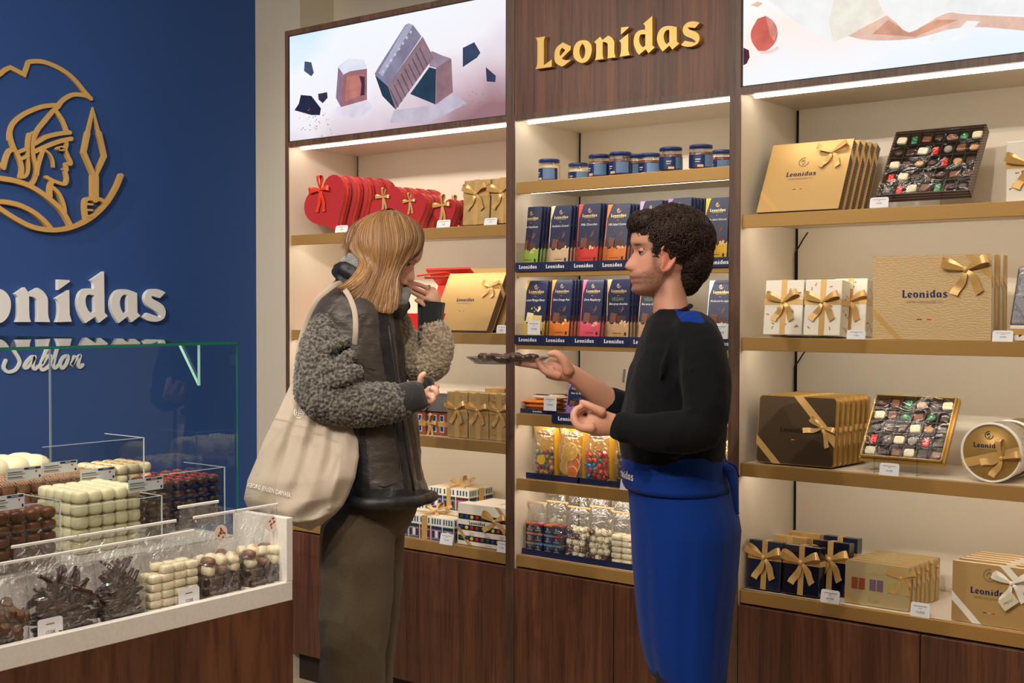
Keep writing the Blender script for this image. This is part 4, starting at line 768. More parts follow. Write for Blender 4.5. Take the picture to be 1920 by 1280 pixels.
# pouches
YEL = mat('yellow_pouch', (222, 172, 52), .4, coat=.3); SKINS = {}
def heap(base, n, w, d, h, cols, s, lab, cat, group, kinds, x0, y0, z0):
    """loose sweets filling w x d x h from z0"""
    k = 0; lay = 0; z = z0+s*.8
    meshes = [kinds(i) for i in range(len(cols))]
    while k < n and z < z0+h:
        nx = max(1, int(w/(s*1.75))); ny = max(1, int(d/(s*1.75)))
        for j in range(ny):
            for i in range(nx):
                if k >= n: break
                o = bpy.data.objects.new(base, meshes[R.randrange(len(meshes))]); COL.objects.link(o)
                o.location = (x0+(i+.5+.25*(lay % 2))*w/nx*.92+R.uniform(-.1, .1)*s, y0+(j+.5)*d/ny+R.uniform(-.12, .12)*s, z+R.uniform(-.15, .15)*s)
                o.rotation_euler = (R.uniform(-3, 3), R.uniform(-3, 3), R.uniform(-3, 3)); tag(o, lab, cat, group); k += 1
        z += s*1.55; lay += 1
def bagshape(mb, w, d, h, fill, mt, top=.0015, n=24, rows=14, tw=1.):
    def f(u, v):
        a = 2*PI*u; z = h*v; k = 1-max(0, (z-fill*.8)/(h-fill*.8)); k = max(0, k)**.8
        dd = top+(d/2-top)*k*min(1, .6+3*v); ww = w/2*(1-(1-tw)*(1-k)); c = math.cos(a); s = math.sin(a)
        return (w/2+ww*math.copysign(abs(c)**.55, c), d/2+dd*math.copysign(abs(s)**.7, s), z)
    mb.grid(f, n, rows, mt, cu=True); return mb
def mesh_of(fn, name):
    m = MB(); fn(m); return m.data(name)
GUM = [mat('gummy_%d' % i, c, .35, sss=.2) for i, c in enumerate(((150, 44, 44), (120, 118, 84), (214, 140, 90), (96, 100, 96), (96, 60, 80)))]
FOIL = [mat('sweet_foil_%d' % i, c, .25, .4) for i, c in enumerate(((200, 44, 34), (36, 110, 64), (220, 84, 40), (180, 160, 80), (30, 120, 170)))]
def pouch(i, px, w, lab, word=True):
    x = at(px, 899, 1, .05)[0]; t = thing('candy_pouch', lab, 'candy bag', (x, .05, ZB5+.013)); h = .172
    MB().grid(lambda u, v: (w*u+.006*math.sin(3*v)*(u-.5), .055-.04*v**2+.006*math.cos(6*u), h*v), 10, 12, YEL).grid(lambda u, v: (w+.001, .004+.05*u-.035*v*v*u, h*v), 4, 12, YEL).obj('backing', t)
    m = MB(); m.M = T(0, .012, 0); put_word(m, w*.5, h*.78, w*.085, NAVY); put_crest(m, w*.5, h*.9, w*.08, GINK); m.obj('print', t)
    bagshape(MB(), w, .055, h, h*.62, CELLO).obj('clear_film', t, label='clear crinkled film')
    if i == 0: MB().prism([(.016*math.cos(q*PI/12), .016*math.sin(q*PI/12)) for q in range(24)], 0, .0005, mat('yellow_sticker', (220, 180, 50), .5), T(w*.52, -.004, .052)).obj('sticker', t)
    return x
PX = [(992, .102), (1041, .106), (1089, .108), (1146, .108), (1206, .108), (1264, .106), (1322, .085)]
LABS = ['yellow pouch of mixed gummies nearest the wooden post', 'yellow pouch of orange and lemon jelly slices', 'yellow pouch of foil wrapped sweets', 'yellow pouch of dark coated sweets beside the blue apron', 'yellow pouch hidden behind the blue apron', 'second yellow pouch hidden behind the blue apron', 'yellow pouch in the gap by the double post']
for i, (px, w) in enumerate(PX[:4]+PX[6:]):
    x = pouch(i, px, w, (LABS[:4]+LABS[6:])[i])
    tag(MB().box(x-.001, x+w+.003, .034, .0365, ZB5+.0005, ZB5+.020, NAVY).box(x-.001, x+w+.003, .0365, .12, ZB5+.0005, ZB5+.0025, NAVY).obj('display_tray'), 'navy tray under the '+(LABS[:4]+LABS[6:])[i], 'display tray')
    if i == 0: heap('gummy', 26, w-.02, .03, .085, GUM, .0105, 'sugared gummy in the pouch nearest the wooden post', 'sweet', 'gummies in the first pouch', lambda k: mesh_of(lambda m: m.ell((0, 0, 0), (.011, .008, .008), GUM[k], 10, 6), 'gummy'), x+.008, .058, ZB5+.013)
    if i == 2 or i == 4: heap('foil_sweet', 24, w-.02, .03, .085, FOIL, .0115, 'foil wrapped sweet in the pouch '+('in the middle' if i == 2 else 'by the double post'), 'sweet', 'foil sweets pouch %s' % ('middle' if i == 2 else 'by the post'), lambda k: mesh_of(lambda m: (m.ell((0, 0, 0), (.011, .009, .007), FOIL[k], 8, 6, p=.6), m.lathe([(.002, .009), (.007, .016)], FOIL[k], 6, RY(PI/2)), m.lathe([(.002, .009), (.007, .016)], FOIL[k], 6, RY(-PI/2))), 'foil_sweet'), x+.008, .058, ZB5+.013)
    if i == 3: heap('coated_sweet', 22, w-.02, .03, .09, [0], .012, 'dark coated sweet in the pouch beside the blue apron', 'sweet', 'dark sweets in the pouch', lambda k: mesh_of(lambda m: m.ell((0, 0, 0), (.013, .011, .010), CHOC, 10, 7), 'coated'), x+.008, .058, ZB5+.013)
    if i == 1:
        for k, (cx, cz, r, c) in enumerate(((.053, .085, .030, 0), (.066, .066, .026, 1), (.030, .062, .022, 0), (.064, .040, .027, 1), (.030, .030, .024, 0), (.062, .018, .020, 1))):
            CM = (mat('lemon_slice', (236, 170, 50), .35, sss=.3), mat('orange_slice', (230, 110, 44), .35, sss=.3))[c]
            m = MB().prism([(r*math.cos(2*PI*q/24), r*math.sin(2*PI*q/24)) for q in range(24)], 0, .006, mat('slice_rind', (240, 196, 120), .4)).prism([(r*.92*math.cos(2*PI*q/24), r*.92*math.sin(2*PI*q/24)) for q in range(24)], -.0006, .001, CM)
            tag(m.obj('jelly_slice', loc=(x+cx, .058+.003*((k*2) % 5), ZB5+.014+cz)), ('lemon' if c == 0 else 'orange')+' jelly slice, %s in the second pouch' % ('topmost', 'just below the top', 'upper at the post side', 'middle', 'lower at the post side', 'lowest')[k], 'sweet', 'jelly slices')
# clear bags on the lowest shelf
STICKW = mat('clip_stick', (206, 170, 118), .5)
def cbag(lab, x, y, z, w, d, h, fill, group, name='clear_bag', clip=STICKW, rz=0, sag=0):
    t = thing(name, lab, 'bag', (x, y, z), rz, group); bagshape(MB(), w, d, h, fill, CELLO, tw=.96).obj('clear_film', t, label='clear crinkled film')
    MB().box(-.003, w+.003, d/2-.0022, d/2+.0022, h-.004, h+.003, clip, r=.0012).obj('clip', t, label='narrow pale clip closing the bag'); return t
bxs = [at(u, 1050, 1, .045)[0] for u in (984, 1018, 1057, 1099, 1143, 1188, 1232)]
NP = ['boxed minis nearest the wooden post', 'stacked boxed minis', 'brown and white speckled balls, first', 'brown and white speckled balls, second', 'white blocks beside the apron', 'white blocks behind the apron']
for i in range(6):
    w = bxs[i+1]-bxs[i]-.003; cbag('clear clipped bag of '+NP[i], bxs[i], .042, GB+.008, w, .058, .165+.01*(i % 2), .09, 'clear clipped bags on the lowest shelf of the tablet unit')
    cbag('clear clipped bag in the back row, behind '+NP[i], bxs[i]+.012, .14+.01*(i % 2), GB+.008, w, .05, .185, .1, 'clear clipped bags on the lowest shelf of the tablet unit')
    heap('speckled_ball', 10, w-.01, .04, .1, [0], .0125, 'speckled chocolate ball in the back row bag behind '+NP[i], 'sweet', 'balls in the back bags', lambda k: mesh_of(lambda m: m.ell((0, 0, 0), .0125, IVORY, 10, 7), 'ball'), bxs[i]+.016, .145, GB+.01)
tag(MB().box(bxs[0]-.006, bxs[5], .036, .040, GB+.0005, GB+.02, NAVY).box(bxs[0]-.006, bxs[5], .04, .2, GB+.0005, GB+.006, NAVY).obj('display_tray'), 'long navy tray under the clear clipped bags', 'display tray')
def mini(acc):
    m = MB().box(0, .034, 0, .02, 0, .031, NAVYB, r=.0015); m.box(0, .034, -.0004, .0202, .026, .0312, acc); put_crest(m, .017, .0175, .005, WHITE, -.0006); put_word(m, .017, .0075, .0036, WHITE, -.0006); return m.data('mini')
MINI = [mini(mat('mini_%d' % i, c, .4)) for i, c in enumerate(((200, 50, 44), (92, 160, 200), (160, 110, 170), (220, 120, 50), (120, 70, 60)))]
k = 0
for b in (0, 1):
    for row in range(3):
        for c in range(2):
            for dd in range(2):
                o = bpy.data.objects.new('mini_chocolate_box', MINI[R.randrange(5)]); COL.objects.link(o); o.location = (bxs[b]+.0015+.0355*c, .048+.022*dd, GB+.010+.0325*row); o.scale = (.98, 1, 1)
                tag(o, 'tiny navy box, %s layer, %s column, %s, in the bag %s' % (('bottom', 'middle', 'top')[row], ('first', 'second')[c], ('facing out', 'behind')[dd], ('nearest the post', 'of stacked minis')[b]), 'chocolate', 'tiny boxes in the first two bags')
BALLM = mat('speck_dark', (90, 50, 36), .35, coat=.3)
def spk(k):
    def f(m):
        a, b = (BALLM, IVORY) if k % 2 else (IVORY, BALLM); m.ell((0, 0, 0), .0125, a, 14, 10)
        rr = random.Random(k)
        for q in range(16):
            d = Vector((rr.gauss(0, 1), rr.gauss(0, 1), rr.gauss(0, 1))).normalized(); m.ell(tuple(d*.0112), .0024, b, 6, 4)
    return mesh_of(f, 'speckled_ball')
for b in (2, 3): heap('speckled_ball', 60, bxs[b+1]-bxs[b]-.012, .046, .10, [0]*5, .0128, 'brown and white speckled chocolate ball in the %s ball bag' % ('first', 'second')[b-2], 'sweet', 'speckled balls in the %s ball bag' % ('first', 'second')[b-2], spk, bxs[b]+.004, .046, GB+.010)
WB = mesh_of(lambda m: m.ell((0, 0, 0), (.0185, .012, .0095), IVORY, 16, 8, p=.5), 'white_block')
for b in (4, 5):
    for row in range(5):
        for c in range(2):
            for dd in (0, 1):
                o = bpy.data.objects.new('white_chocolate_block', WB); COL.objects.link(o); o.location = (bxs[b]+.021+.039*c+R.uniform(-.001, .001), .058+.024*dd, GB+.018+.0195*row); o.rotation_euler = (0, 0, R.uniform(-.08, .08))
                tag(o, 'white chocolate block, row %s up, %s column, %s, in the bag %s' % (('one', 'two', 'three', 'four', 'five')[row], ('first', 'second')[c], ('front', 'back')[dd], ('beside', 'behind')[b-4]+' the apron'), 'chocolate', 'white blocks in the bags by the apron')
# ---------------------------------------------------------------- left unit
C1_, C2_, C3_ = 1.7416, 1.3743, 1.0050
def heart_loop(s, n=40):
    L = []
    for i in range(n):
        t = 2*PI*i/n; x = 16*math.sin(t)**3; z = 13*math.cos(t)-5*math.cos(2*t)-2*math.cos(3*t)-math.cos(4*t); L.append((x*s/33, z*s/33))
    return L
def heart(lab, x, y, s, d, rot, group, rib, bowm, bs):
    t = thing('heart_box', lab, 'heart box', (x, y, 0), 0, group)
    L = heart_loop(s); c, q = math.cos(rot), math.sin(rot); L = [(a*c-b*q, a*q+b*c) for a, b in L]; zm = min(b for a, b in L); t.location.z = C1_-zm*1.04+.001
    MB().prism(L[::-1], .002, d, RED, smooth=False).prism([(a*1.03, b*1.03) for a, b in L][::-1], 0, d*.45, RED).obj('carton', t)
    L2 = [(a*1.036, b*1.036) for a, b in L]; m = MB(); 
    V = [(a, yy, b) for a, b in L2 for yy in (d*.25, d*.55)]; n = len(L2); m.add(V, [[2*i, (2*i+2) % (2*n), (2*i+3) % (2*n), 2*i+1] for i in range(n)], REDR, True); m.obj('ribbon', t, label='shiny lighter red ribbon round the side')
    if bs: bow(t, (-s*.12, s*.25), bs, bowm, loops=(175, 85, 5), tails=(-70, -95), tl=1.6)
    return t
q0 = at(577, 420, 1, .06)[0]; q1 = at(670, 420, 1, .06)[0]; s0 = (q1-q0)*1.02
for i in range(5): heart('tall red velvet heart box with satin bow, front of the row beside the cream panel' if i == 0 else 'tall red velvet heart box, %s of the row' % ORD[i], (q0+q1)/2-.02+.012*i, .05+.050*i, s0*.86, .04, .5, 'tall red heart boxes', REDR, REDR, .055)
q0 = at(694, 425, 1, .06)[0]
for i in range(4): heart('middle sized red heart box with gold bow, front of the row behind the hair' if i == 0 else 'middle sized red velvet heart box, %s of the row' % ORD[i], q0+.10+.010*i, .05+.052*i, .17, .042, .45, 'middle red heart boxes', REDR, GOLDR, .035)
q0 = at(775, 425, 1, .05)[0]
for i in range(2): heart('red heart box with broad satin side, %s, above the long hair' % ORD[i], q0+.005, .045+.055*i, .135, .048, .3, 'smaller red heart boxes', REDR, GOLDR, .03)
q0 = at(833, 422, 1, .05)[0]
for i in range(3): heart('smallest red heart box with gold bow, %s by the gold wrapped box' % ORD[i], q0+.01*i+.01, .045+.055*i, .105, .045, .35, 'smallest red heart boxes', REDR, GOLDR, .04)
KRAFT = mat('gold_wrap_paper', (200, 168, 112), .4, .25, var=(30, (178, 142, 86), (1, 1, 1), .3, .7))
for i, (u0, u1, vt, lab) in enumerate(((867, 916, 342, 'gold wrapped gift with large bow next to the smallest heart boxes'), (919, 965, 338, 'gold wrapped gift with bow cut off by the wooden post'))):
    a = at(u0, 422, 1, .035); b = at(u1, 421, 1, .035); tp = at(u0, vt, 1, .045)
    wrapped('wrapped_gift', lab, min(b[0], XP1-.0195)-a[0], .07, tp[2]-C1_, KRAFT, None, (a[0], .035, C1_), .06, group='gold wrapped gifts beside the hearts', bs=.058, bz=.68, band=.02)
# second shelf
x, w, h, ln = fit((806, 622.5), (912, 624.5), (850, 523), .035, C2_)
for i in range(2):
    flatbox('gift_box', 'gold leaning box with navy word and bow, '+('in front by the wooden post' if i == 0 else 'standing taller behind the front one'), w, h*(1 if i == 0 else 1.1), .03, GOLDB, CHK, (x+.01*i, .035+.075*i, C2_), min(ln, .5), 'gold leaning boxes behind the raised hand', .0135 if i == 0 else 0, crest=0, corner=.05, cb=.05, bowat=(w-.045, h-.06), bs=.042)
a = at(752, 590, 1, .06)[0]; t = thing('open_gift_box', 'open red box of pralines with its lid raised behind the long haired person', 'gift box', (a, .05, C2_+.001))
rb = mat('bright_red_board', (214, 40, 30), .4); wd = .21
MB().box(0, wd, 0, .004, 0, .05, rb).box(0, .004, .004, .17, 0, .05, rb).box(wd-.004, wd, .004, .17, 0, .05, rb).box(.004, wd-.004, .166, .17, 0, .05, rb).box(.004, wd-.004, .004, .166, 0, .004, rb).obj('carton', t)
m = MB(); m.M = T(0, .168, .05) @ RX(-.55+PI/2-PI/2); m.box(-.001, wd+.001, 0, .006, 0, .10, rb).box(-.001, wd+.001, -.085, .002, .094, .10, rb); m.obj('lid', t)
m = MB(); 
for i in range(1, 5): m.box(.004+i*.04, .0055+i*.04, .004, .166, .004, .045, GOLDB)
for i in range(1, 4): m.box(.004, wd-.004, .004+i*.04, .0055+i*.04, .004, .045, GOLDB)
m.obj('gold_divider', t); t.scale = (1, 1, 1.3)
MB().tube([(.06, .03, .155), (.09, .06, .16), (.12, .12, .165), (.14, .15, .158), (.10, .12, .152), (.07, .06, .15)], .0035, REDR, 6).obj('ribbon', t)
for i in range(5):
    for j in range(4):
        o = bpy.data.objects.new('praline', PR[KN['dsmqwt'[(i*3+j) % 6]]]); COL.objects.link(o); o.location = (a+.024+.04*i, .05+.024+.04*j, C2_+.0055); o.scale = (.03, .03, .03); tag(o, KN['dsmqwt'[(i*3+j) % 6]]+' praline in the open red box, %s across, %s back' % (ORD[i].split()[0], ORD[j].split()[0]), 'praline', 'pralines in the open red box')
a = at(579, 620, 1, .10)[0]; tag(MB().box(a, a+.12, .18, .21, C2_+.001, at(579, 551, 1, .18)[2], rb, r=.002).obj('gift_box'), 'plain bright red box peeping out behind the dark jacket shoulder', 'gift box')
# third shelf
BRK = mat('print_brick', (150, 76, 44), .6); ROOF = mat('dark_roof', (58, 56, 62), .5); WNB = mat('print_window_blue', (40, 64, 110), .4)
for i, (u0, lab, y) in enumerate(((752, 'brick house shaped box with dark roof and bow, half behind the jacket', .05), (792, 'brick house shaped box with dark roof next to the gold wrapped gifts', .06), (800, 'third house shaped box standing behind, only its dark roof showing', .19))):
    a = at(u0, 822, 1, y)[0]; w = .12; h = .085; t = thing('house_box', lab, 'gift box', (a, y, C3_+.001)); m = MB().box(0, w, 0, .08, 0, h, BRK)
    for ix in (.12, .4, .7):
        for iz in (.12, .56): m.box(w*ix, w*(ix+.16), -.0006, 0, h*iz, h*(iz+.28), WHITE).box(w*(ix+.02), w*(ix+.14), -.001, 0, h*(iz+.03), h*(iz+.25), WNB)
    m.obj('carton', t); MB().prism([(0, 0), (.05, .05), (.10, 0)], 0, w+.01, ROOF, T(w+.005, -.01, h) @ RZ(PI/2)).obj('roof', t)
    MB().box(-.0008, w+.0008, -.0012, .081, h*.36, h*.56, GOLDR).obj('ribbon', t)
    if i < 2: bow(t, (w*.3, h*.46), .04, loops=(70, 150, 10), tails=(-60, -100))
ks = [(838, 876), (878, 915), (917, 955)]
for i, (u0, u1) in enumerate(ks):
    a = at(u0, 826, 1, .04)[0]; b = min(at(u1, 828, 1, .04)[0], XP1-.02); z1 = at(860, 735, 1, .04)[2]
    lb = ('next to the brick house box', 'in the middle of the three', 'touching the wooden post')[i]
    wrapped('wrapped_gift', 'slim gold wrapped gift with bow, '+lb, b-a, .055, z1-C3_, KRAFT, GOLDP, (a, .04, C3_), .0, group='slim gold wrapped gifts', bs=.05, bz=.62, band=.02)
    if i: wrapped('wrapped_gift', 'slim gold wrapped gift behind the one '+lb, b-a, .055, z1-C3_+.012, KRAFT, None, (a, .13, C3_), .0, group='slim gold wrapped gifts', bs=None)
# lowest shelf
STR = ['print_stripe_blue', 'print_shop_green', 'print_shop_red']
def shopbox(lab, x, y, z, w, d, h, bowtop=True):
    t = thing('street_front_box', lab, 'gift box', (x, y, z), 0, 'boxes printed with shop fronts'); m = MB().box(0, w, 0, d, 0, h, WHG, r=.001)
    cs = [mat(n, c, .5) for n, c in zip(STR, ((46, 78, 140), (56, 100, 84), (150, 44, 40)))]; vio = mat('print_goods', (170, 130, 150), .5); dk = mat('print_shop_dark', (44, 40, 60), .5)
    for f in (0, 1):
        L_ = w if f == 0 else d; n = max(1, round(L_/.055))
        for k in range(n):
            a = L_*k/n+.002; b = L_*(k+1)/n-.002; c = cs[(k+f) % 3]
            def q(u0, u1, z0, z1, mt, e=.0005):
                u0, u1 = a+(b-a)*u0, a+(b-a)*u1
                if f == 0: m.box(u0, u1, -e, 0, h*z0, h*z1, mt)
                else: m.box(w, w+e, u0, u1, h*z0, h*z1, mt)
            q(0, 1, .0, .62, c); q(.08, .92, .06, .46, vio, .0008); q(.1, .3, .1, .4, dk, .001); q(.4, .6, .12, .42, WHITE, .001); q(.7, .9, .1, .4, dk, .001); q(0, 1, .5, .58, dk, .001)
            for j in range(4): q(.06+.24*j, .18+.24*j, .70, .94, cs[(j+k) % 2], .0008)
    m.obj('carton', t)
    m = MB().box(w*.44, w*.54, -.0015, d+.001, 0, h+.0012, GOLDR).box(-.001, w+.0015, d*.4, d*.6, 0, h+.0013, GOLDR); m.obj('ribbon', t)
    if bowtop: b = bow(t, (0, 0), .05, loops=(20, 160, 100), tails=(-40, -150, 60), tl=1.3); b.location = (w*.5, d*.42, h+.004); b.rotation_euler = (-PI/2+.35, 0, 0)
    return t
a = at(757, 1010, 1, .035)[0]; b = at(851, 1028, 1, .035)[0]; h1 = at(800, 962, 1, .035)[2]-GB
zz1 = GB+.001
shopbox('box printed with shop fronts, lowest in front beside the trousers', a-.03, .035, zz1, b-a+.03, .13, .082)
a2 = at(804, 970, 1, .15)[0]
shopbox('box printed with shop fronts supporting the topmost one', a2-.04, .19, zz1, .20, .15, .082, False); shopbox('box printed with shop fronts and big bow, topmost of the pile', a2-.03, .19, zz1+.0845, .19, .14, .078); shopbox('box printed with shop fronts in the pile, half behind the jacket hem', a2-.245, .19, zz1, .19, .15, .09)
a = at(858, 1030, 1, .032)[0]; w = XP1-.022-a
t = thing('assortment_box', 'cream box with three dark candy bands and gold bow by the wooden post', 'gift box'); place(t, a, .03, GB+.003, .02); h = at(858, 943, 1, .035)[2]-GB
m = MB().box(0, w, 0, .055, 0, h, WHG, r=.001)
for zf in (.62, .36, .1):
    m.box(w*.02, w*.98, -.0006, 0, h*zf, h*(zf+.13), DARKB)
    for k in range(9): m.ell((w*(.08+.1*k), -.001, h*(zf+.065)), (w*.035, .001, h*.045), (FLY, FOIL[1], FLR, BLW, MILK)[(k*2+int(zf*10)) % 5], 8, 5)
put_word(m, w*.38, h*.51, h*.085, INK, -.001)
for k, (tx, cx, zf) in enumerate((('Caramel', .28, .29), ('Praliné', .58, .29), ('Manon', .85, .29), ('Ganache', .28, .24), ('Gianduja', .58, .24), ('Blanc', .85, .24), ('Chocolats', .6, .03))): put_text(m, tx, w*cx, h*zf, h*.035, GINK, -.001)
m.obj('carton', t); m = MB(); cornerband(m, w, h, .05, .05, GOLDR, .02); m.obj('ribbon', t); bow(t, (w*.72, h*.66), .055, tails=(-30, -140))
wrapped('gift_box', 'cream box with gold bow lying behind the banded box', w, .12, h*.97, WHG, GOLDP, (a+.01, .10, GB), bs=None)
# ---------------------------------------------------------------- counter
CX, CY, CYN = -.573, -1.215, -3.0
STONE = mat('white_composite', (230, 224, 216), .35, var=(120, (226, 219, 211), (1, 1, 1), .45, .6))
ct = thing('display_counter', 'walnut counter with white trough and glass screen beneath the blue wall lettering', 'counter')
MB().box(-1.62, CX-.001, CYN, CY-.0005, .08, .745, WOODD).box(-1.60, CX-.03, CYN, CY-.02, 0, .08, DARKM).box(-1.62, CX-.0005, CY-.0005, CY, .08, .745, WOODF).obj('cabinet', ct)
MB().box(CX-.018, CX, CYN, CY, .745, .793, STONE, r=.002).box(CX-.2, CX-.018, CYN, CY-.02, .745, .768, STONE).box(CX-.2, CX, CY-.020, CY, .793, .948, STONE, r=.001).box(CX-.2, CX-.018, CY-.02, CY, .745, .793, STONE).obj('trough', ct, label='white stone trough')
MB().box(-1.62, CX-.2, CYN, CY, .745, .880, STONE).obj('deck', ct, label='pale raised deck behind the glass')
GX = -.776
def pane(n, x0, x1, y0, y1, z0, z1, thin, lab, clear=False):
    m = MB(); a = [(x0, x1), (y0, y1), (z0, z1)]; V = [(x, y, z) for x in a[0] for y in a[1] for z in a[2]]
    F = {0: [(0, 1, 3, 2), (4, 6, 7, 5)], 1: [(0, 4, 5, 1), (2, 3, 7, 6)], 2: [(0, 2, 6, 4), (1, 5, 7, 3)]}
    for k in range(3): m.add(V, F[k], GLASS if k == thin or clear else GEDGE)
    m.obj(n, ct, label=lab)
pane('glass_pane', GX-.006, GX, CYN, CY, .88, 1.366, 0, 'clear front glass'); pane('glass_pane', -1.95, GX, CYN, CY, 1.3662, 1.3725, 2, 'clear top glass with green edge'); pane('glass_pane', -1.62, GX-.0065, CY-.006, CY, .88, 1.366, 1, 'clear end glass', True)
MB().box(-1.622, -1.62, CY-.006, CY, .88, 1.366, mat('pale_joint', (150, 165, 170), .3)).obj('glass_joint', ct)
V = [(GX-.0085, -1.325, 1.2665), (GX-.0085, -1.325, 1.366), (GX-.085, -1.325, 1.366)]
MB().add(V+[(x, y-.008, z) for x, y, z in V], [(0, 1, 2), (5, 4, 3), ], GLASS).add(V+[(x, y-.008, z) for x, y, z in V], [(0, 3, 4, 1), (2, 5, 3, 0)], mat('pale_glass_edge', (150, 200, 185), .2, emit=.35, ec=(190, 225, 212))).obj('glass_bracket', ct, label='triangular glass bracket')  # bracket edge brightness put in as emission
def piece(kind):
    def f(m):
        if kind == 'white': m.ell((0, 0, .013), (.0175, .0175, .0145), IVORY, 14, 9, p=.55)
        elif kind == 'milk': m.ell((0, 0, .013), (.0172, .0172, .0145), mat('milk_gloss', (122, 72, 50), .25, coat=.5), 14, 9, p=.7)
        elif kind == 'dark': m.ell((0, 0, .012), (.016, .016, .013), mat('dark_gloss', (70, 46, 34), .35, coat=.3), 12, 8, p=.75)
        elif kind == 'rose':
            m.ell((0, 0, .012), (.016, .016, .013), MATS['dark_gloss'], 12, 8, p=.75)
            rr = random.Random(4)
            for i in range(16): a = rr.uniform(0, 6.3); q = rr.uniform(0, .011); m.ell((q*math.cos(a), q*math.sin(a), .0255-q*.25), (.003, .0022, .002), mat('pink_crumb', (206, 62, 72), .6), 5, 4)
        elif kind == 'wave':
            m.ell((0, 0, .012), (.018, .018, .013), mat('milk_matte', (150, 106, 82), .5), 12, 8, p=.6)
            for i in range(5): m.tube([(-.016+.004*math.sin(i), -.014+.007*i, .022), (-.005, -.012+.007*i, .027), (.006, -.015+.007*i, .027), (.016, -.012+.007*i, .021)], .0022, mat('milk_drizzle', (184, 140, 112), .5), 5)
        elif kind == 'orange': m.ell((0, 0, .012), (.017, .017, .014), IVORY, 12, 8, p=.6); m.ell((.002, .001, .024), (.010, .008, .0035), mat('orange_glaze', (232, 140, 40), .3), 8, 5)
        elif kind == 'bigwhite': m.ell((0, 0, .02), (.030, .026, .022), IVORY, 14, 9, p=.8)
    return mesh_of(f, 'praline_'+kind)
PK = {k: piece(k) for k in ('white', 'milk', 'dark', 'rose', 'wave', 'orange', 'bigwhite')}
LAY = ['bottom', 'second', 'third', 'fourth', 'fifth', 'sixth']
def pile(kind, x, y0, ny, nx, nz, zb, s, sh, lab, top=None, dx=None):
    """rows of sweets, near face at x, running +y from y0"""
    for k in range(nz):
        for i in range(nx):
            for j in range(ny):
                if not (k == nz-1 or i == 0 or j == 0): continue
                kd = top if (top and k == nz-1) else kind
                o = bpy.data.objects.new({'bigwhite': 'round_white_praline', 'white': 'square_white_praline', 'milk': 'milk_praline', 'dark': 'dark_praline', 'rose': 'pink_crumb_praline', 'wave': 'wavy_milk_praline', 'orange': 'orange_glazed_praline'}[kd], PK[kd]); COL.objects.link(o)
                o.location = (x-s*(i+.5)+R.uniform(-.001, .001), y0+s*(j+.5)+R.uniform(-.001, .001), zb+sh*k+.001); o.rotation_euler = (0, 0, R.uniform(-.06, .06)); q = s/.0365; o.scale = (q, q, sh/.028)
                tag(o, '%s in the counter, %s layer' % (lab, 'top' if k == nz-1 else LAY[k]), 'praline', '%s, %s layer' % (lab, 'top' if k == nz-1 else LAY[k]))
        if k < nz-1: TR.append((x, x-s*nx, y0, y0+s*ny, zb+sh*(k+1)-.0012, lab, k))
TR = []
DZ = .8815
ya, yb = at(145, 940, 0, -.86)[1], at(267, 940, 0, -.86)[1]; s = (yb-ya)/5.; pile('white', -.86, ya, 5, 5, 5, DZ, s, .0295, 'square white praline')
pile('white', -.86, ya-.0, 5, 5, 1, DZ, s, .0295, 'square white praline') if 0 else None
yb = at(110, 940, 0, -.80)[1]; s = .0365; pile('milk', -.80, yb-s*9, 9, 4, 5, DZ, s, .0265, 'glossy milk chocolate praline')
ya = at(306, 930, 0, -.95)[1]; yb = at(418, 900, 0, -.95)[1]; s = (yb-ya)/5; pile('dark', -.95, ya, 5, 5, 5, DZ, s, .0265, 'dark praline beneath pink crumbs', top='rose')
pile('dark', -.90, at(268, 930, 0, -.90)[1]+.02, 2, 1, 3, DZ, .034, .026, 'dark praline tucked beside the white ones')
ya = at(0, 915, 0, -1.06)[1]-.03; pile('wave', -1.06, ya, 9, 4, 5, DZ, .038, .031, 'wavy milk chocolate praline')
ya = at(200, 900, 0, -1.10)[1]; pile('orange', -1.10, ya, 4, 4, 6, DZ, .036, .0275, 'white praline with orange glaze')
ya = at(0, 880, 0, -1.28)[1]-.06; pile('bigwhite', -1.24, ya, 3, 2, 4, DZ, .058, .043, 'large round white praline')
for i, (x0, x1, y0, y1, z, lab, k) in enumerate(TR):
    if lab.startswith(('square', 'glossy', 'dark praline b')): tag(MB().box(x1, x0+.006, y0-.004, y1+.006, z-.0006, z+.0006, CLEAR).obj('acrylic_sheet'), 'thin clear sheet above the %s layer of %ss' % (LAY[k], lab.replace('square ', '').replace(' beneath pink crumbs', '')), 'acrylic sheet')
for x, u0, u1, z1, lab in ((-.835, 131, 303, 1.0, 'low clear divider in front of the square white pralines'), (-.93, 300, 421, 1.035, 'clear box front before the pink crumbed pralines'), (-.785, -60, 112, 1.03, 'clear divider before the glossy milk pralines'), (-1.045, 80, 270, 1.12, 'rear clear divider behind the square white pralines')):
    a = at(u0, 940, 0, x)[1]; b = at(u1, 940, 0, x)[1]; t = thing('acrylic_divider', lab, 'acrylic divider')
    MB().box(x, x+.003, a, b, DZ, z1, CLEAR).box(x, x+.003, a, b, z1-.0015, z1, mat('acrylic_edge', (200, 205, 205), .2, emit=.15)).box(x, x+.0035, b-.002, b, DZ, z1, MATS['acrylic_edge']).obj('panel', t)  # acrylic edges given a faint glow to read as bright rims
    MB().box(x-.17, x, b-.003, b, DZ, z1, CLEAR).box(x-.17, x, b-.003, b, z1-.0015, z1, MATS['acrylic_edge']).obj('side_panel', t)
CARDW = mat('label_card', (205, 206, 208), .5)
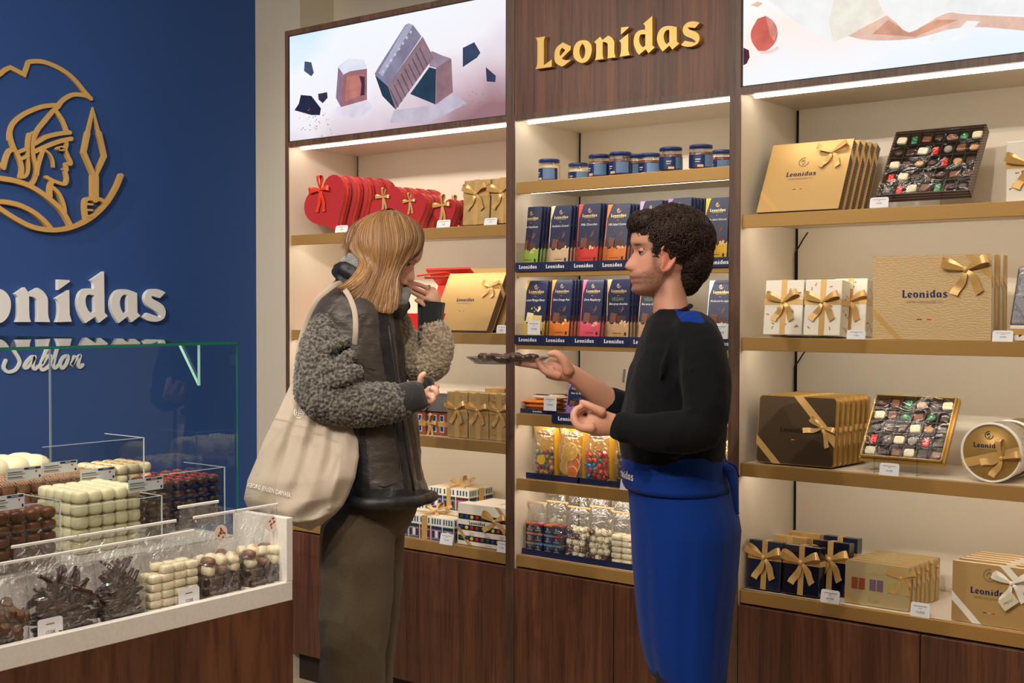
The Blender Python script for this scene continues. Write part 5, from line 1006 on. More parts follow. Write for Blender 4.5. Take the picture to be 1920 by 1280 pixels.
for i, (u0, u1, v0, v1, X, lab) in enumerate(((12, 78, 901, 877, -1.035, 'product card before the large round white pralines'), (80, 145, 888, 866, -1.035, 'product card next along towards the glass end, above the wavy pralines'), (151, 216, 903, 879, -1.03, 'product card between the wavy and the orange glazed pralines'), (241, 306, 922, 898, -.845, 'product card leaning on the far end of the square white pralines'), (-20, 46, 958, 930, -.78, 'product card cut by the picture edge before the milk pralines'))):
    a = at(u0, v0, 0, X); b = at(u1, v0, 0, X); c = at(u0, v1, 0, X); w = b[1]-a[1]; h = c[2]-a[2]; m = MB().box(0, w, 0, .0015, 0, h, CARDW)
    m.box(w*.5, w*.97, -.0006, 0, h*.80, h*.96, NAVY); put_text(m, 'MANON', w*.72, h*.83, h*.10, WHITE, -.0009)
    for z, l in ((.66, .45), (.55, .55), (.48, .5), (.28, .45), (.18, .5)): m.box(w*.04, w*l, -.0006, 0, h*z, h*(z+(.05 if z in (.66, .28) else .02)), GINK if z not in (.66, .28) else BLACK)
    m.box(w*.82, w*.87, -.0006, 0, h*.55, h*.68, FLR).box(w*.92, w*.97, -.0006, 0, h*.1, h*.3, NAVY); o = m.obj('product_card'); o.location = (X, a[1], a[2]-.003); o.rotation_euler = (0, 0, PI/2); tag(o, lab, 'product card', 'product cards in the counter')
    tag(MB().box(X-.012, X-.002, a[1]+.01, a[1]+.014, DZ, a[2]+h*.5, CLEAR).box(X-.012, X-.002, b[1]-.014, b[1]-.01, DZ, a[2]+h*.5, CLEAR).obj('card_holder'), 'clear holder of the '+lab, 'card holder')
# bags in the trough
WSTICK = mat('white_clip', (236, 232, 224), .5)
TZ = .769; GB2 = 'clear clipped bags in the white trough'
def yy(u, x=-.605): return at(u, 1100, 0, x)[1]
BG = [(-75, 62, 'brown nut clusters at the picture edge'), (64, 190, 'dark chocolate sticks, the broader one'), (192, 279, 'dark chocolate sticks next to the white blocks'), (281, 377, 'stacked white blocks'), (379, 456, 'mixed sweets, next to the white blocks'), (457, 534, 'mixed sweets nearest the trough end')]
def sticker(t, w, h, fx, fz):
    m = MB(); rr = random.Random(int(fx*100)); r = .0185; m.prism([(r*math.cos(q*PI/12), r*math.sin(q*PI/12)) for q in range(24)], 0, .0004, mat('print_cream', (230, 214, 200), .5))
    for i in range(15):
        a = rr.uniform(0, 6.3); q = rr.uniform(0, r*.78); x, z = q*math.cos(a), q*math.sin(a); s_ = rr.uniform(.0012, .0026); m.box(x-s_, x+s_, -.0005, 0, z-s_, z+s_, (MILK, BRK, FLR, IVORY, BRK)[i % 5])
    o = m.obj('sticker', t, label='round printed sticker'); o.location = (w*fx, .016, h*fz)
for i, (u0, u1, nm) in enumerate(BG):
    y0, y1 = yy(u0), yy(u1); w = y1-y0; h = .175 if i < 4 else .205
    t = cbag('clear clipped bag of '+nm, CX-.022, y0, TZ, w, .075, h, .11, GB2, clip=WSTICK, rz=PI/2)
    if i in (4, 5): sticker(t, w, h, .72 if i == 5 else .5, .80)
    if i in (1, 2, 3, 4): cbag('clear clipped bag in the trough behind '+nm, CX-.105, y0+.012, TZ, w*.95, .055, h+.015, .1, GB2, clip=WSTICK, rz=PI/2)
def sw(kind):
    def f(m):
        if kind == 'stick': m.tube([(-.035, 0, 0), (-.012, .002, .001), (.012, -.001, 0), (.035, .003, .002)], [.0072, .0085, .0082, .0062], CHOC, 7, flat=.55)
        elif kind == 'block': m.ell((0, 0, 0), (.022, .014, .0085), IVORY, 16, 8, p=.45)
        elif kind == 'cluster': m.ell((0, 0, 0), (.02, .016, .013), mat('nut_cluster', (104, 72, 52), .5, bump=(90, .8, 'V')), 12, 8, p=.8)
        elif kind == 'log': m.ell((0, 0, 0), (.021, .013, .011), mat('milk_log', (128, 96, 78), .45, bump=(60, .3, 'N')), 12, 8, p=.7)
        elif kind == 'cube': m.ell((0, 0, 0), (.015, .013, .012), IVORY, 12, 8, p=.55)
        elif kind == 'darkcube': m.ell((0, 0, 0), (.017, .015, .012), CHOC, 12, 8, p=.55)
        elif kind == 'orangewhite': m.ell((0, 0, 0), (.018, .015, .012), IVORY, 12, 8, p=.7); m.ell((0, 0, .009), (.009, .007, .004), mat('orange_glaze', (232, 140, 40), .3), 8, 5)
    return mesh_of(f, 'sweet_'+kind)
SW = {k: sw(k) for k in ('stick', 'block', 'cluster', 'log', 'cube', 'darkcube', 'orangewhite')}
def put(kind, x, y, z, r, lab, grp): o = bpy.data.objects.new('sweet', SW[kind]); COL.objects.link(o); o.location = (x, y, z); o.rotation_euler = r; return tag(o, lab, 'sweet', grp)
for b, n in ((1, 110), (2, 72)):
    y0, y1 = yy(BG[b][0])+.012, yy(BG[b][1])-.012
    for k in range(n):
        tt = k/n; z = TZ+.012+.095*tt+(.02*R.random() if tt > .85 else 0); up = R.uniform(.25, 1.2) if tt > .72 else R.uniform(-.35, .35)
        put('stick', CX-.058+R.uniform(-.022, .026), R.uniform(y0+.022, y1-.022), z, (R.uniform(-.3, .3), up*R.choice([-1, 1]), PI/2+R.uniform(-.35, .35)), 'dark chocolate stick in the %s stick bag of the trough' % ('broader', 'narrower')[b-1], 'sticks in the %s bag' % ('broader', 'narrower')[b-1])
y0, y1 = yy(BG[0][0]), yy(BG[0][1])
for k in range(46): put('cluster', CX-.055+R.uniform(-.02, .022), R.uniform(y0+.02, y1-.02), TZ+.016+.075*k/46, (R.uniform(-1, 1), R.uniform(-1, 1), R.uniform(0, 3)), 'brown nut cluster in the bag at the picture edge', 'nut clusters in the edge bag')
y0, y1 = yy(BG[3][0]), yy(BG[3][1]); cw = (y1-y0-.006)/4
for c in range(4):
    nr = (5, 6, 6, 6)[c]
    for r_ in range(nr):
        for dd in range(2): put('block', CX-.045-.032*dd, y0+.003+cw*(c+.5)+R.uniform(-.001, .001), TZ+.011+.0185*r_+R.uniform(-.0006, .0006), (R.uniform(-.06, .06), R.uniform(-.04, .04), R.uniform(-.12, .12)+PI/2), 'white block in the trough bag of stacked blocks, %s stack, %s from the bottom, %s' % (('first', 'second', 'third', 'fourth')[c], ('first', 'second', 'third', 'fourth', 'fifth', 'sixth')[r_], ('front', 'back')[dd]), 'white blocks in the trough bag').scale = (cw*.93/.044, .9, 1.08)
for b in (4, 5):
    y0, y1 = yy(BG[b][0]), yy(BG[b][1]); nb_ = 'mixed bag '+('next to the white blocks', 'nearest the trough end')[b-4]
    for row, kinds in enumerate((('cube',), ('darkcube',), ('darkcube',), ('cube', 'log', 'cube'), ('log', 'cube', 'orangewhite'))):
        for c in range(4 if row < 3 else 3):
            for dd in range(2):
                kd = kinds[(c+dd) % len(kinds)]; n_ = {'cube': 'white', 'darkcube': 'dark', 'log': 'milk', 'orangewhite': 'orange glazed white'}[kd]
                put(kd, CX-.043-.030*dd, y0+.008+(y1-y0-.016)*(c+.5)/(4 if row < 3 else 3)+R.uniform(-.003, .003), TZ+.012+.0215*row+R.uniform(0, .003)*(row > 2), (R.uniform(-.5, .5)*(row > 2), R.uniform(-.6, .6)*(row > 2), R.uniform(-.3, .3)), '%s sweet in the %s' % (n_, nb_), '%s sweets in the %s' % (n_, nb_))
def trough_card(u0, u1, v0, v1, lab):
    X = CX-.0205; a = at(u0, v1, 0, X); b = at(u1, v1, 0, X); c = at(u0, v0, 0, X); w = b[1]-a[1]; h = c[2]-a[2]+.012
    m = MB(); L = [(0, 0)]+[(w*.1*(1-math.cos(t)), h-w*.1*(1-math.sin(t))) for t in (0, .5, 1, 1.57)]+[(w-w*.1*(1-math.cos(t)), h-w*.1*(1-math.sin(t))) for t in (1.57, 1, .5, 0)]+[(w, 0)]
    m.prism(L, 0, .0012, WHITE); m.box(w*.32, w*.66, -.0004, 0, h*.76, h*.8, GINK); put_text(m, '17,50€', w/2, h*.42, h*.12, BLACK, -.0005, maxw=w*.4)
    o = m.obj('price_card'); o.location = (X, a[1], TZ+.001); o.scale = (1, 1, (c[2]-TZ)/h); o.rotation_euler = (0, 0, PI/2); tag(o, lab, 'price card', 'price cards in the trough')
trough_card(71, 118, 1164, 1196, 'white price card standing before the dark chocolate sticks'); trough_card(335, 374, 1106, 1133, 'white price card standing before the stacked white blocks')
# ---------------------------------------------------------------- people
def P3(u, v, d): return Vector(atd(u, v, d))
RH_ = Vector((_rt[0], _rt[1], 0)).normalized(); FH_ = Vector((_fw[0], _fw[1], 0)).normalized(); UZ = Vector((0, 0, 1))
def loft(mb, rows, m, n=40, p=1., fold=0, nf=9, ph=0.):
    """closed loft through horizontal rings: rows of (v, uL, uR, depth, half depth)"""
    V = []; F = []
    rr = []
    for i in range(len(rows)-1):
        k = max(1, int(abs(rows[i+1][0]-rows[i][0])/14))
        for j in range(k):
            t = j/k; t2 = t*t*(3-2*t)*.5+t*.5; rr.append([a+(b-a)*t2 for a, b in zip(rows[i], rows[i+1])])
    rr.append(list(rows[-1]))
    for v, ul, ur, d, b in rr:
        L = P3(ul, v, d); Q = P3(ur, v, d); c = (L+Q)/2; a = (Q-L).length/2
        for i in range(n):
            t = 2*PI*i/n; ct, st = math.cos(t), math.sin(t)
            f = 1+fold*math.sin(nf*t+ph+v*.004)*min(1, abs(v-rr[0][0])/200)
            V.append(c+RH_*a*math.copysign(abs(ct)**p, ct)*f+FH_*b*math.copysign(abs(st)**p, st)*f)
    R_ = len(rr)
    for j in range(R_-1): F += [[j*n+i, j*n+(i+1) % n, (j+1)*n+(i+1) % n, (j+1)*n+i] for i in range(n)]
    F += [list(range(n))[::-1], [(R_-1)*n+i for i in range(n)]]
    mb.add(V, F, m, True); return mb
def limb(mb, pts, m, n=18, flat=1., caps=True, up=(0, 0, 1)):
    """pts of (u, v, depth, radius)"""
    P = [P3(*p[:3]) for p in pts]; r = [p[3] for p in pts]
    if len(P) > 2:
        Q = catmull([tuple(p) for p in P], 4); rad = catmull([(a, 0) for a in r], 4); P = [Vector(q) for q in Q]; r = [max(.002, float(q[0])) for q in rad]
    mb.tube(P, r, m, n, flat=flat, up=up)
    if caps:
        for p, q in ((P[0], r[0]), (P[-1], r[-1])): mb.ell(tuple(p), q*.98 if flat == 1 else (q*.9, q*.9, q*flat), m, 12, 8)
    return mb
def blob(name, mb, vox, m, parent, smooth=4, disp=None, sf=.5, label=None, colour=None):
    """one continuous surface grown from overlapping shapes"""
    o = bpy.data.objects.new('t', mb.data('t')); COL.objects.link(o)
    q = o.modifiers.new('r', 'REMESH'); q.mode = 'VOXEL'; q.voxel_size = vox; q.use_smooth_shade = True
    if smooth: q = o.modifiers.new('s', 'SMOOTH'); q.factor = sf; q.iterations = smooth
    for i, (kind, sc, st) in enumerate(disp or ()):
        tx = bpy.data.textures.new('t', kind); tx.noise_scale = sc
        if kind == 'CLOUDS': tx.noise_depth = 1
        q = o.modifiers.new('d', 'DISPLACE'); q.texture = tx; q.strength = st; q.mid_level = .5; q.texture_coords = 'GLOBAL'
    dg = bpy.context.evaluated_depsgraph_get(); me = bpy.data.meshes.new_from_object(o.evaluated_get(dg)); bpy.data.objects.remove(o)
    me.name = name; me.materials.clear(); me.materials.append(m); me.polygons.foreach_set('use_smooth', [True]*len(me.polygons))
    if colour:
        n = len(me.vertices); co = np.empty(n*3); me.vertices.foreach_get('co', co); c = colour(co.reshape(-1, 3))
        a = me.color_attributes.new('tint', 'FLOAT_COLOR', 'POINT'); a.data.foreach_set('color', c.astype(np.float32).ravel())
    o = bpy.data.objects.new(name, me); COL.objects.link(o); o.parent = parent
    if label: o['label'] = label
    if parent is not None: o.matrix_parent_inverse = parent.matrix_world.inverted() if False else Matrix.Translation(-Vector(parent.location))
    return o
def adopt(o, parent): o.parent = parent; o.matrix_parent_inverse = Matrix.Translation(-Vector(parent.location)); return o
def skin(name, base):
    m = mat(name, base, .45, sss=.25, spec=.4, bump=(350, .12, 'N')); nt = m.node_tree
    a = nt.nodes.new('ShaderNodeAttribute'); a.attribute_name = 'tint'; nt.links.new(a.outputs['Color'], nt.nodes['Principled BSDF'].inputs['Base Color']); return m
def interp(tab, z): return float(np.interp(z, [t[0] for t in tab], [t[1] for t in tab]))
MF = [(-.112, .045), (-.109, .064), (-.102, .079), (-.095, .085), (-.085, .081), (-.079, .081), (-.073, .087), (-.067, .083), (-.060, .090), (-.053, .087), (-.045, .080), (-.02, .077), (-.005, .074), (.003, .072), (.012, .077), (.022, .084), (.032, .086), (.05, .083), (.07, .076), (.085, .064), (.1, .040), (.112, .0)]
MBK = [(-.112, .03), (-.1, .0), (-.08, -.03), (-.06, -.055), (-.03, -.085), (0, -.10), (.03, -.107), (.06, -.102), (.085, -.08), (.1, -.05), (.112, -.012)]
MW = [(-.112, .012), (-.107, .025), (-.097, .037), (-.085, .046), (-.06, .056), (-.03, .064), (0, .069), (.03, .073), (.06, .072), (.085, .058), (.1, .038), (.112, .010)]
MN = [(-.050, 0), (-.046, .003), (-.043, .015), (-.036, .023), (-.027, .0215), (-.012, .013), (0, .007), (.010, .002), (.02, 0)]
def head(mb, M, m, s=1., nose=1., ears=True, mouth=0.):
    """head in the frame M: x forward, y to its left, z up"""
    nz, nt = 90, 72; V = []
    for j in range(nz+1):
        z = -.112+.224*j/nz; Fz, Bz, Wz, Nz = interp(MF, z), interp(MBK, z), interp(MW, z), interp(MN, z)*nose; xc = .5*Fz+.5*Bz if z > -.05 else Bz+.45*(Fz-Bz)
        for i in range(nt):
            t = 2*PI*i/nt; c, q = math.cos(t), math.sin(t); x = xc+(Fz-xc)*c if c > 0 else xc+(xc-Bz)*c; y = Wz*math.copysign(abs(q)**(.85 if c < 0 else 1.0), q)
            if c > 0:
                x += Nz*math.exp(-(y/(.0095+.007*max(0, min(1, (-z-.01)/.02))))**2)
                x -= .007*math.exp(-((abs(y)-.031)/.013)**2-((z-.003)/.010)**2)
                if mouth: x -= mouth*math.exp(-(y/.020)**2-((z+.066)/.0055)**2)
            V.append((x*s, y*s, z*s))
    F = [[j*nt+i, j*nt+(i+1) % nt, (j+1)*nt+(i+1) % nt, (j+1)*nt+i] for j in range(nz) for i in range(nt)]+[list(range(nt))[::-1], [nz*nt+i for i in range(nt)]]
    mb.add(V, F, m, True, M)
    if ears:
        for sd in (-1, 1):
            A = M @ T(.006*s, sd*.068*s, -.013*s) @ RZ(sd*.35) @ RY(-.12) @ SCL(s*1.12, s*1.12, s*1.12)
            mb.tube([(.012, 0, -.022), (.004, sd*.004, -.034), (-.006, sd*.007, -.026), (-.016, sd*.010, -.008), (-.020, sd*.012, .012), (-.010, sd*.011, .028), (.006, sd*.007, .030), (.014, sd*.003, .018), (.010, 0, .006)], [.0045, .0062, .0055, .0042, .0038, .0038, .0038, .0038, .004], m, 8, M=A)
            mb.ell((-.002, sd*.0005, -.004), (.013, .005, .026), m, 12, 8, M=A)
def eyes(parent, M, s=1.):
    for sd in (-1, 1):
        m = MB(); m.ell((.0575, sd*  .0295, .002), .0100, mat('eye_white', (176, 164, 156), .3), 14, 10, M=M @ SCL(s, s, s)); m.ell((.0640, sd*.0295, .002), (.0055, .0072, .0072), mat('eye_iris', (60, 40, 28), .15), 12, 8, M=M @ SCL(s, s, s))
        m.grid(lambda u, v: (.0575+.0121*math.cos((v-.1)*1.2)*math.cos((u-.5)*2.8), sd*.0295+.0121*math.sin((u-.5)*2.8)*math.cos((v-.1)*1.2), .002+.0128*math.sin((v-.1)*1.2+.25)), 8, 6, mat('eyelid', (184, 130, 106), .5), M=M @ SCL(s, s, s)); m.tube([(.0578+.0122*math.cos(q), sd*.0295+.0122*math.sin(q), .0062-.004*abs(q)) for q in (-1.3, -.8, -.3, .3, .8, 1.3)], .0009, mat('lash', (30, 20, 16), .6), 5, M=M @ SCL(s, s, s)); adopt(m.obj('eye'), parent)
def frame(c, fwd, up): f = Vector(fwd).normalized(); u = Vector(up); u = (u-f*u.dot(f)).normalized(); l = u.cross(f); return Matrix(((f.x, l.x, u.x, c[0]), (f.y, l.y, u.y, c[1]), (f.z, l.z, u.z, c[2]), (0, 0, 0, 1)))
TMPM = mat('skin_tmp', (200, 150, 120))
# ======================================================= shop assistant
D = 3.15
c0 = P3(1262, 700, D); man = thing('person', 'person with curly dark hair in a black sweatshirt and blue apron, holding out a plate', 'person', (c0.x, c0.y, 0))
HM = frame(P3(1244, 475, D), -RH_ - FH_*.05, UZ+RH_*.02); hs = .985
b = MB(); head(b, HM, TMPM, hs)
loft(b, [(515, 1228, 1285, D, .052), (560, 1224, 1287, D, .055), (590, 1226, 1294, D, .062), (612, 1228, 1308, D, .09), (650, 1222, 1325, D, .13), (720, 1215, 1335, D, .13), (850, 1205, 1325, D, .11), (930, 1215, 1335, D, .12), (1000, 1220, 1335, D, .12)], TMPM, 28)
for d, o_ in ((D-.09, 0), (D+.09, 0)): limb(b, [(1275, 990, d+(.03 if d < D else -.03), .075), (1280, 1200, d, .048), (1282, 1290, d, .042), (1288, 1420, d, .042), (1290, 1600, d, .034)], TMPM)
limb(b, [(1290, 650, 3.04, .04), (1314, 720, 2.955, .036), (1315, 792, 2.93, .034), (1240, 805, 2.93, .034), (1165, 800, 2.955, .0255)], TMPM)
limb(b, [(1270, 660, 3.28, .04), (1232, 755, 3.37, .036), (1180, 768, 3.38, .041), (1140, 752, 3.36, .037), (1104, 724, 3.33, .030), (1074, 701, 3.31, .0245)], TMPM)
# hand under the plate
limb(b, [(1074, 701, 3.31, .0245), (1058, 695, 3.31, .029), (1040, 692, 3.312, .030), (1026, 690, 3.315, .026)], TMPM, flat=.62, up=tuple(FH_))
for k, (dd, v0, u2, v2, u3) in enumerate(((3.275, 692, 1004, 686, 978), (3.30, 690, 1000, 685, 968), (3.325, 688, 1003, 683, 972), (3.348, 687, 1010, 682, 984))): limb(b, [(1034, v0, dd, .0098), (1018, v0-3, dd, .0092), (u2, v2, dd, .0085), (u3, v2-4, dd, .0072)], TMPM, 10)
limb(b, [(1046, 704, 3.27, .012), (1026, 698, 3.262, .010), (1016, 688, 3.262, .0092), (1009, 676, 3.268, .0082)], TMPM, 10)
limb(b, [(1066, 694, 3.285, .0165), (1058, 676, 3.275, .0122), (1044, 663, 3.275, .0108), (1032, 663, 3.28, .0088)], TMPM, 10)
# near hand, fingers curled
limb(b, [(1166, 800, 2.955, .0255), (1148, 796, 2.953, .0275), (1124, 793, 2.952, .032), (1104, 795, 2.952, .029)], TMPM, flat=.66, up=tuple(FH_))
limb(b, [(1128, 772, 2.930, .0125), (1112, 764, 2.928, .0100), (1100, 758, 2.930, .0090), (1091, 754, 2.934, .0075)], TMPM, 10)
for k, (dd, du, dv) in enumerate(((2.925, 0, 0), (2.948, 8, 5), (2.968, 15, 9))): limb(b, [(1108+du*.6, 803+dv*.4, dd, .0122), (1086+du, 800+dv*.3, dd-.004, .0105), (1076+du, 782+dv, dd, .0095), (1080+du, 768+dv, dd+.004, .0085), (1088+du, 764+dv, dd+.006, .0072)], TMPM, 10)
limb(b, [(1132, 783, 2.972, .014), (1112, 770, 2.975, .011), (1098, 764, 2.965, .009), (1090, 762, 2.955, .0078)], TMPM, 10)
iHM = np.array(HM.inverted())
def man_col(co):
    L = co @ iHM[:3, :3].T+iHM[:3, 3]; x, y, z = L[:, 0]/hs, L[:, 1]/hs, L[:, 2]/hs
    base = np.array(srgb(198, 144, 118)[:3]); c = np.tile(np.append(base, 1.), (len(co), 1))
    def mix(msk, col): k = np.clip(msk, 0, 1)[:, None]; c[:, :3] = c[:, :3]*(1-k)+np.array(srgb(*col)[:3])*k
    inh = (np.abs(y) < .1) & (z > -.15) & (z < .13) & (np.abs(x) < .14)
    mix(inh*.30*np.exp(-((z+.03)/.03)**2-((x-.06)/.05)**2), (206, 130, 112))
    beard = inh*np.clip((-z-.020-.33*x)/.012, 0, 1)*np.clip((x+.004)/.014, 0, 1)*np.clip((z+.122)/.02, 0, 1)
    mus = inh*np.exp(-((z+.052)/.0055)**2)*np.clip((x-.055)/.01, 0, 1)*(np.abs(y) < .032)
    nz_ = .75+.25*np.sin(co[:, 0]*2900)*np.sin(co[:, 2]*2700)
    mix(np.maximum(beard*.72, mus*.6)*nz_, (70, 46, 36)); side = inh*np.exp(-((x-.032)/.009)**2)*np.clip((z+.05)/.02, 0, 1)*np.clip((.03-z)/.01, 0, 1)*(np.abs(y) > .05); mix(side*.6, (60, 40, 32))
    mix(inh*np.exp(-((z+.067)/.006)**2-(y/.022)**2)*(x > .065)*.75, (176, 92, 84)); mix(inh*np.exp(-((z-.021)/.004)**2-((np.abs(y)-.030)/.017)**2)*(x > .05)*.95, (46, 30, 24))
    ear = (np.abs(y) > .070) & inh & (z > -.055) & (z < .025) & (x < .036) & (x > -.03); mix(ear*.4, (214, 110, 92)); return c
man_body = blob('body', b, .0030, skin('man_skin', (212, 160, 134)), man, 2, colour=man_col, sf=.45); eyes(man, HM, hs)
b = MB(); HC = mat('curly_brown_hair', (44, 28, 20), .55, spec=.4)
EL = [((-.026, 0, .040), (.104, .086, .086)), ((-.070, 0, -.008), (.053, .068, .072)), ((.040, 0, .079), (.050, .056, .030)), ((-.058, 0, -.056), (.038, .050, .044))]
def hair_ok(x, y, z):
    if z > .056+.10*max(0, .062-abs(y))*(x > .05): return True
    if x > .03 and abs(y) < .05: return z > .055
    if z > .013: return x < .030+(z-.013)*.52
    if z > -.010 and .027 < x < .038: return True
    return x < -.010-max(0, -.04-z)*.45 and z > -.108
tb = MB()
for c, r in EL[:2]: tb.ell(c, (r[0]*.95, r[1]*.95, r[2]*.95), HC, 48, 32)
for c, r in EL[2:]: tb.ell(c, (r[0]*.85, r[1]*.85, r[2]*.85), HC, 40, 28)
rl = random.Random(21)
for _ in range(170):
    c, r = EL[rl.choices((0, 1, 2, 3), (7, 4, 2, 3))[0]]; v = Vector((rl.gauss(0, 1), rl.gauss(0, 1), rl.gauss(0, 1))).normalized(); q = rl.uniform(.010, .018); tb.ell((c[0]+v.x*(r[0]-.008), c[1]+v.y*(r[1]-.008), c[2]+v.z*(r[2]-.008)), (q, q*rl.uniform(.6, 1), q*rl.uniform(.6, 1)), HC, 12, 8)
tv = np.array(tb.v); kf = [f for f in tb.f if hair_ok(*tv[f].mean(axis=0))]; b.add(tv, kf, HC, True, HM)
rr = random.Random(8); cnt = 0
while cnt < 3400:
    c, r = EL[rr.choices((0, 1, 2, 3), (6, 4, 2, 3))[0]]; v = Vector((rr.gauss(0, 1), rr.gauss(0, 1), rr.gauss(0, 1))).normalized(); p = Vector((c[0]+v.x*r[0], c[1]+v.y*r[1], c[2]+v.z*r[2]))
    if any(sum(((p[k]-c2[k])/r2[k])**2 for k in range(3)) < .80 for c2, r2 in EL if c2 != c): continue
    # keep the face, ear and neck clear
    if not hair_ok(p.x, p.y, p.z): continue
    n_ = v; a = n_.cross(Vector((rr.gauss(0, 1), rr.gauss(0, 1), rr.gauss(0, 1)))).normalized(); e = n_.cross(a); R1 = rr.uniform(.005, .012); ph = rr.uniform(0, 6.3); tn = rr.uniform(.7, 1.35)
    P = [p+(a*math.cos(ph+tn*2*PI*q/7)+e*math.sin(ph+tn*2*PI*q/7))*R1+n_*(.001+.007*q/7*rr.uniform(.6, 1.1)-.003)+Vector((0, 0, -.004*q/7)) for q in range(8)]
    b.tube(P, [.0016, .0019, .002, .002, .0018, .0015, .0012, .0007], HC, 4, M=HM, cap=False); cnt += 1
for q in range(0):   # finer strands lying down the nape and over the temple
    y = rr.choice((-1, 1)); x = rr.uniform(-.10, -.045); z = rr.uniform(-.085, .0); P = [Vector((x, y*(.067+.004*k), z-.006*k+.002*math.sin(k+q))) for k in range(5)]
    P = [Vector((p.x-.004*k, p.y*(1-.03*k), p.z)) for k, p in enumerate(P)]; b.tube(P, [.0012, .0012, .001, .0008, .0004], HC, 3, M=HM, cap=False)
adopt(b.obj('hair'), man)
# sweatshirt
KNIT = mat('black_sweatshirt', (15, 14, 18), .85, sheen=.05, spec=.15, bump=(500, .25, 'N')); BLUEC = mat('blue_cotton', (0, 44, 122), .8, sheen=.05, spec=.2, bump=(260, .12, 'N'))
b = MB(); loft(b, [(578, 1236, 1290, D, .052), (590, 1222, 1298, D, .075), (603, 1214, 1318, D, .125), (622, 1205, 1334, D, .175), (650, 1194, 1350, D, .195), (690, 1182, 1362, D, .195), (730, 1172, 1366, D, .19), (780, 1166, 1363, D, .18), (820, 1161, 1360, D, .17), (855, 1168, 1357, D, .165), (868, 1176, 1352, D, .155)], TMPM, 48, p=.93)
limb(b, [(1300, 628, 3.02, .060), (1316, 665, 2.965, .063), (1322, 720, 2.94, .060), (1322, 782, 2.925, .055), (1310, 806, 2.92, .054), (1255, 810, 2.92, .050), (1205, 806, 2.935, .043), (1180, 803, 2.95, .038), (1165, 802, 2.955, .035)], TMPM, 24)
limb(b, [(1272, 640, 3.28, .062), (1240, 740, 3.37, .055), (1215, 772, 3.39, .052), (1175, 768, 3.38, .046), (1143, 755, 3.362, .0425)], TMPM, 24)
for u0, v0, d0, r0, u1, v1, d1, r1 in ((1182, 803, 2.948, .041, 1162, 802, 2.956, .0385),): limb(b, [(u0, v0, d0, r0), (u1, v1, d1, r1)], TMPM, 24, caps=False)
for (ua, va, da), (ub, vb, db), r0 in (((1335, 770, 2.90), (1268, 792, 2.875), .008), ((1338, 795, 2.90), (1275, 806, 2.872), .009), ((1330, 745, 2.895), (1285, 775, 2.885), .007), ((1290, 845, 2.96), (1240, 850, 3.0), .010), ((1345, 700, 2.955), (1290, 690, 2.885), .006), ((1280, 660, 2.955), (1262, 740, 2.965), .008), ((1255, 640, 2.97), (1235, 720, 2.965), .007), ((1215, 835, 2.99), (1300, 838, 2.985), .009), ((1240, 795, 2.875), (1215, 820, 2.895), .006)):
    limb(b, [(ua, va, da+.006, .002), ((ua+ub)/2, (va+vb)/2+4, (da+db)/2-.001, r0), (ub, vb, db+.006, .002)], TMPM, 10, caps=False)
sw_ = blob('sweatshirt', b, .005, KNIT, man, 5, disp=[('CLOUDS', .10, .016), ('CLOUDS', .035, .003)])
def project(co):
    d = co-CC; z = d @ _fw; return 960+CF*(d @ _rt)/z, 640-CF*(d @ _up)/z, z
def inside(poly, u, v):
    c = np.zeros(len(u), bool); n = len(poly)
    for i in range(n):
        (x1, y1), (x2, y2) = poly[i], poly[i-1]; c ^= ((y1 > v) != (y2 > v)) & (u < (x2-x1)*(v-y1)/(y2-y1+1e-9)+x1)
    return c
me = sw_.data; me.materials.append(BLUEC); cen = np.array([p.center[:] for p in me.polygons]); uu, vv, zz = project(cen)
msk = inside([(1265, 581), (1300, 566), (1320, 600), (1322, 606), (1290, 602), (1277, 603)], uu, vv) & (zz < D-.015); idx = np.zeros(len(me.polygons), np.int32); idx[msk] = 1; me.polygons.foreach_set('material_index', idx)
m = MB(); ringP = [P3(1258-37*math.cos(2*PI*i/32), 588+15*math.cos(2*PI*i/32), D)+FH_*(.064*math.sin(2*PI*i/32)) for i in range(33)]
m.tube(ringP, .0055, KNIT, 8, cap=False); adopt(m.obj('neckband', label='ribbed neckband'), man)
bd = MB(); p = P3(1169, 704, D-.02); bd.box(-.002, .003, -.012, .012, -.017, .017, mat('steel_badge', (170, 170, 175), .3, .8), r=.001, M=T(*p) @ RZ(math.atan2(-_rt[1], -_rt[0])+PI) @ RY(.12)); adopt(bd.obj('name_badge', label='small steel name badge'), man)
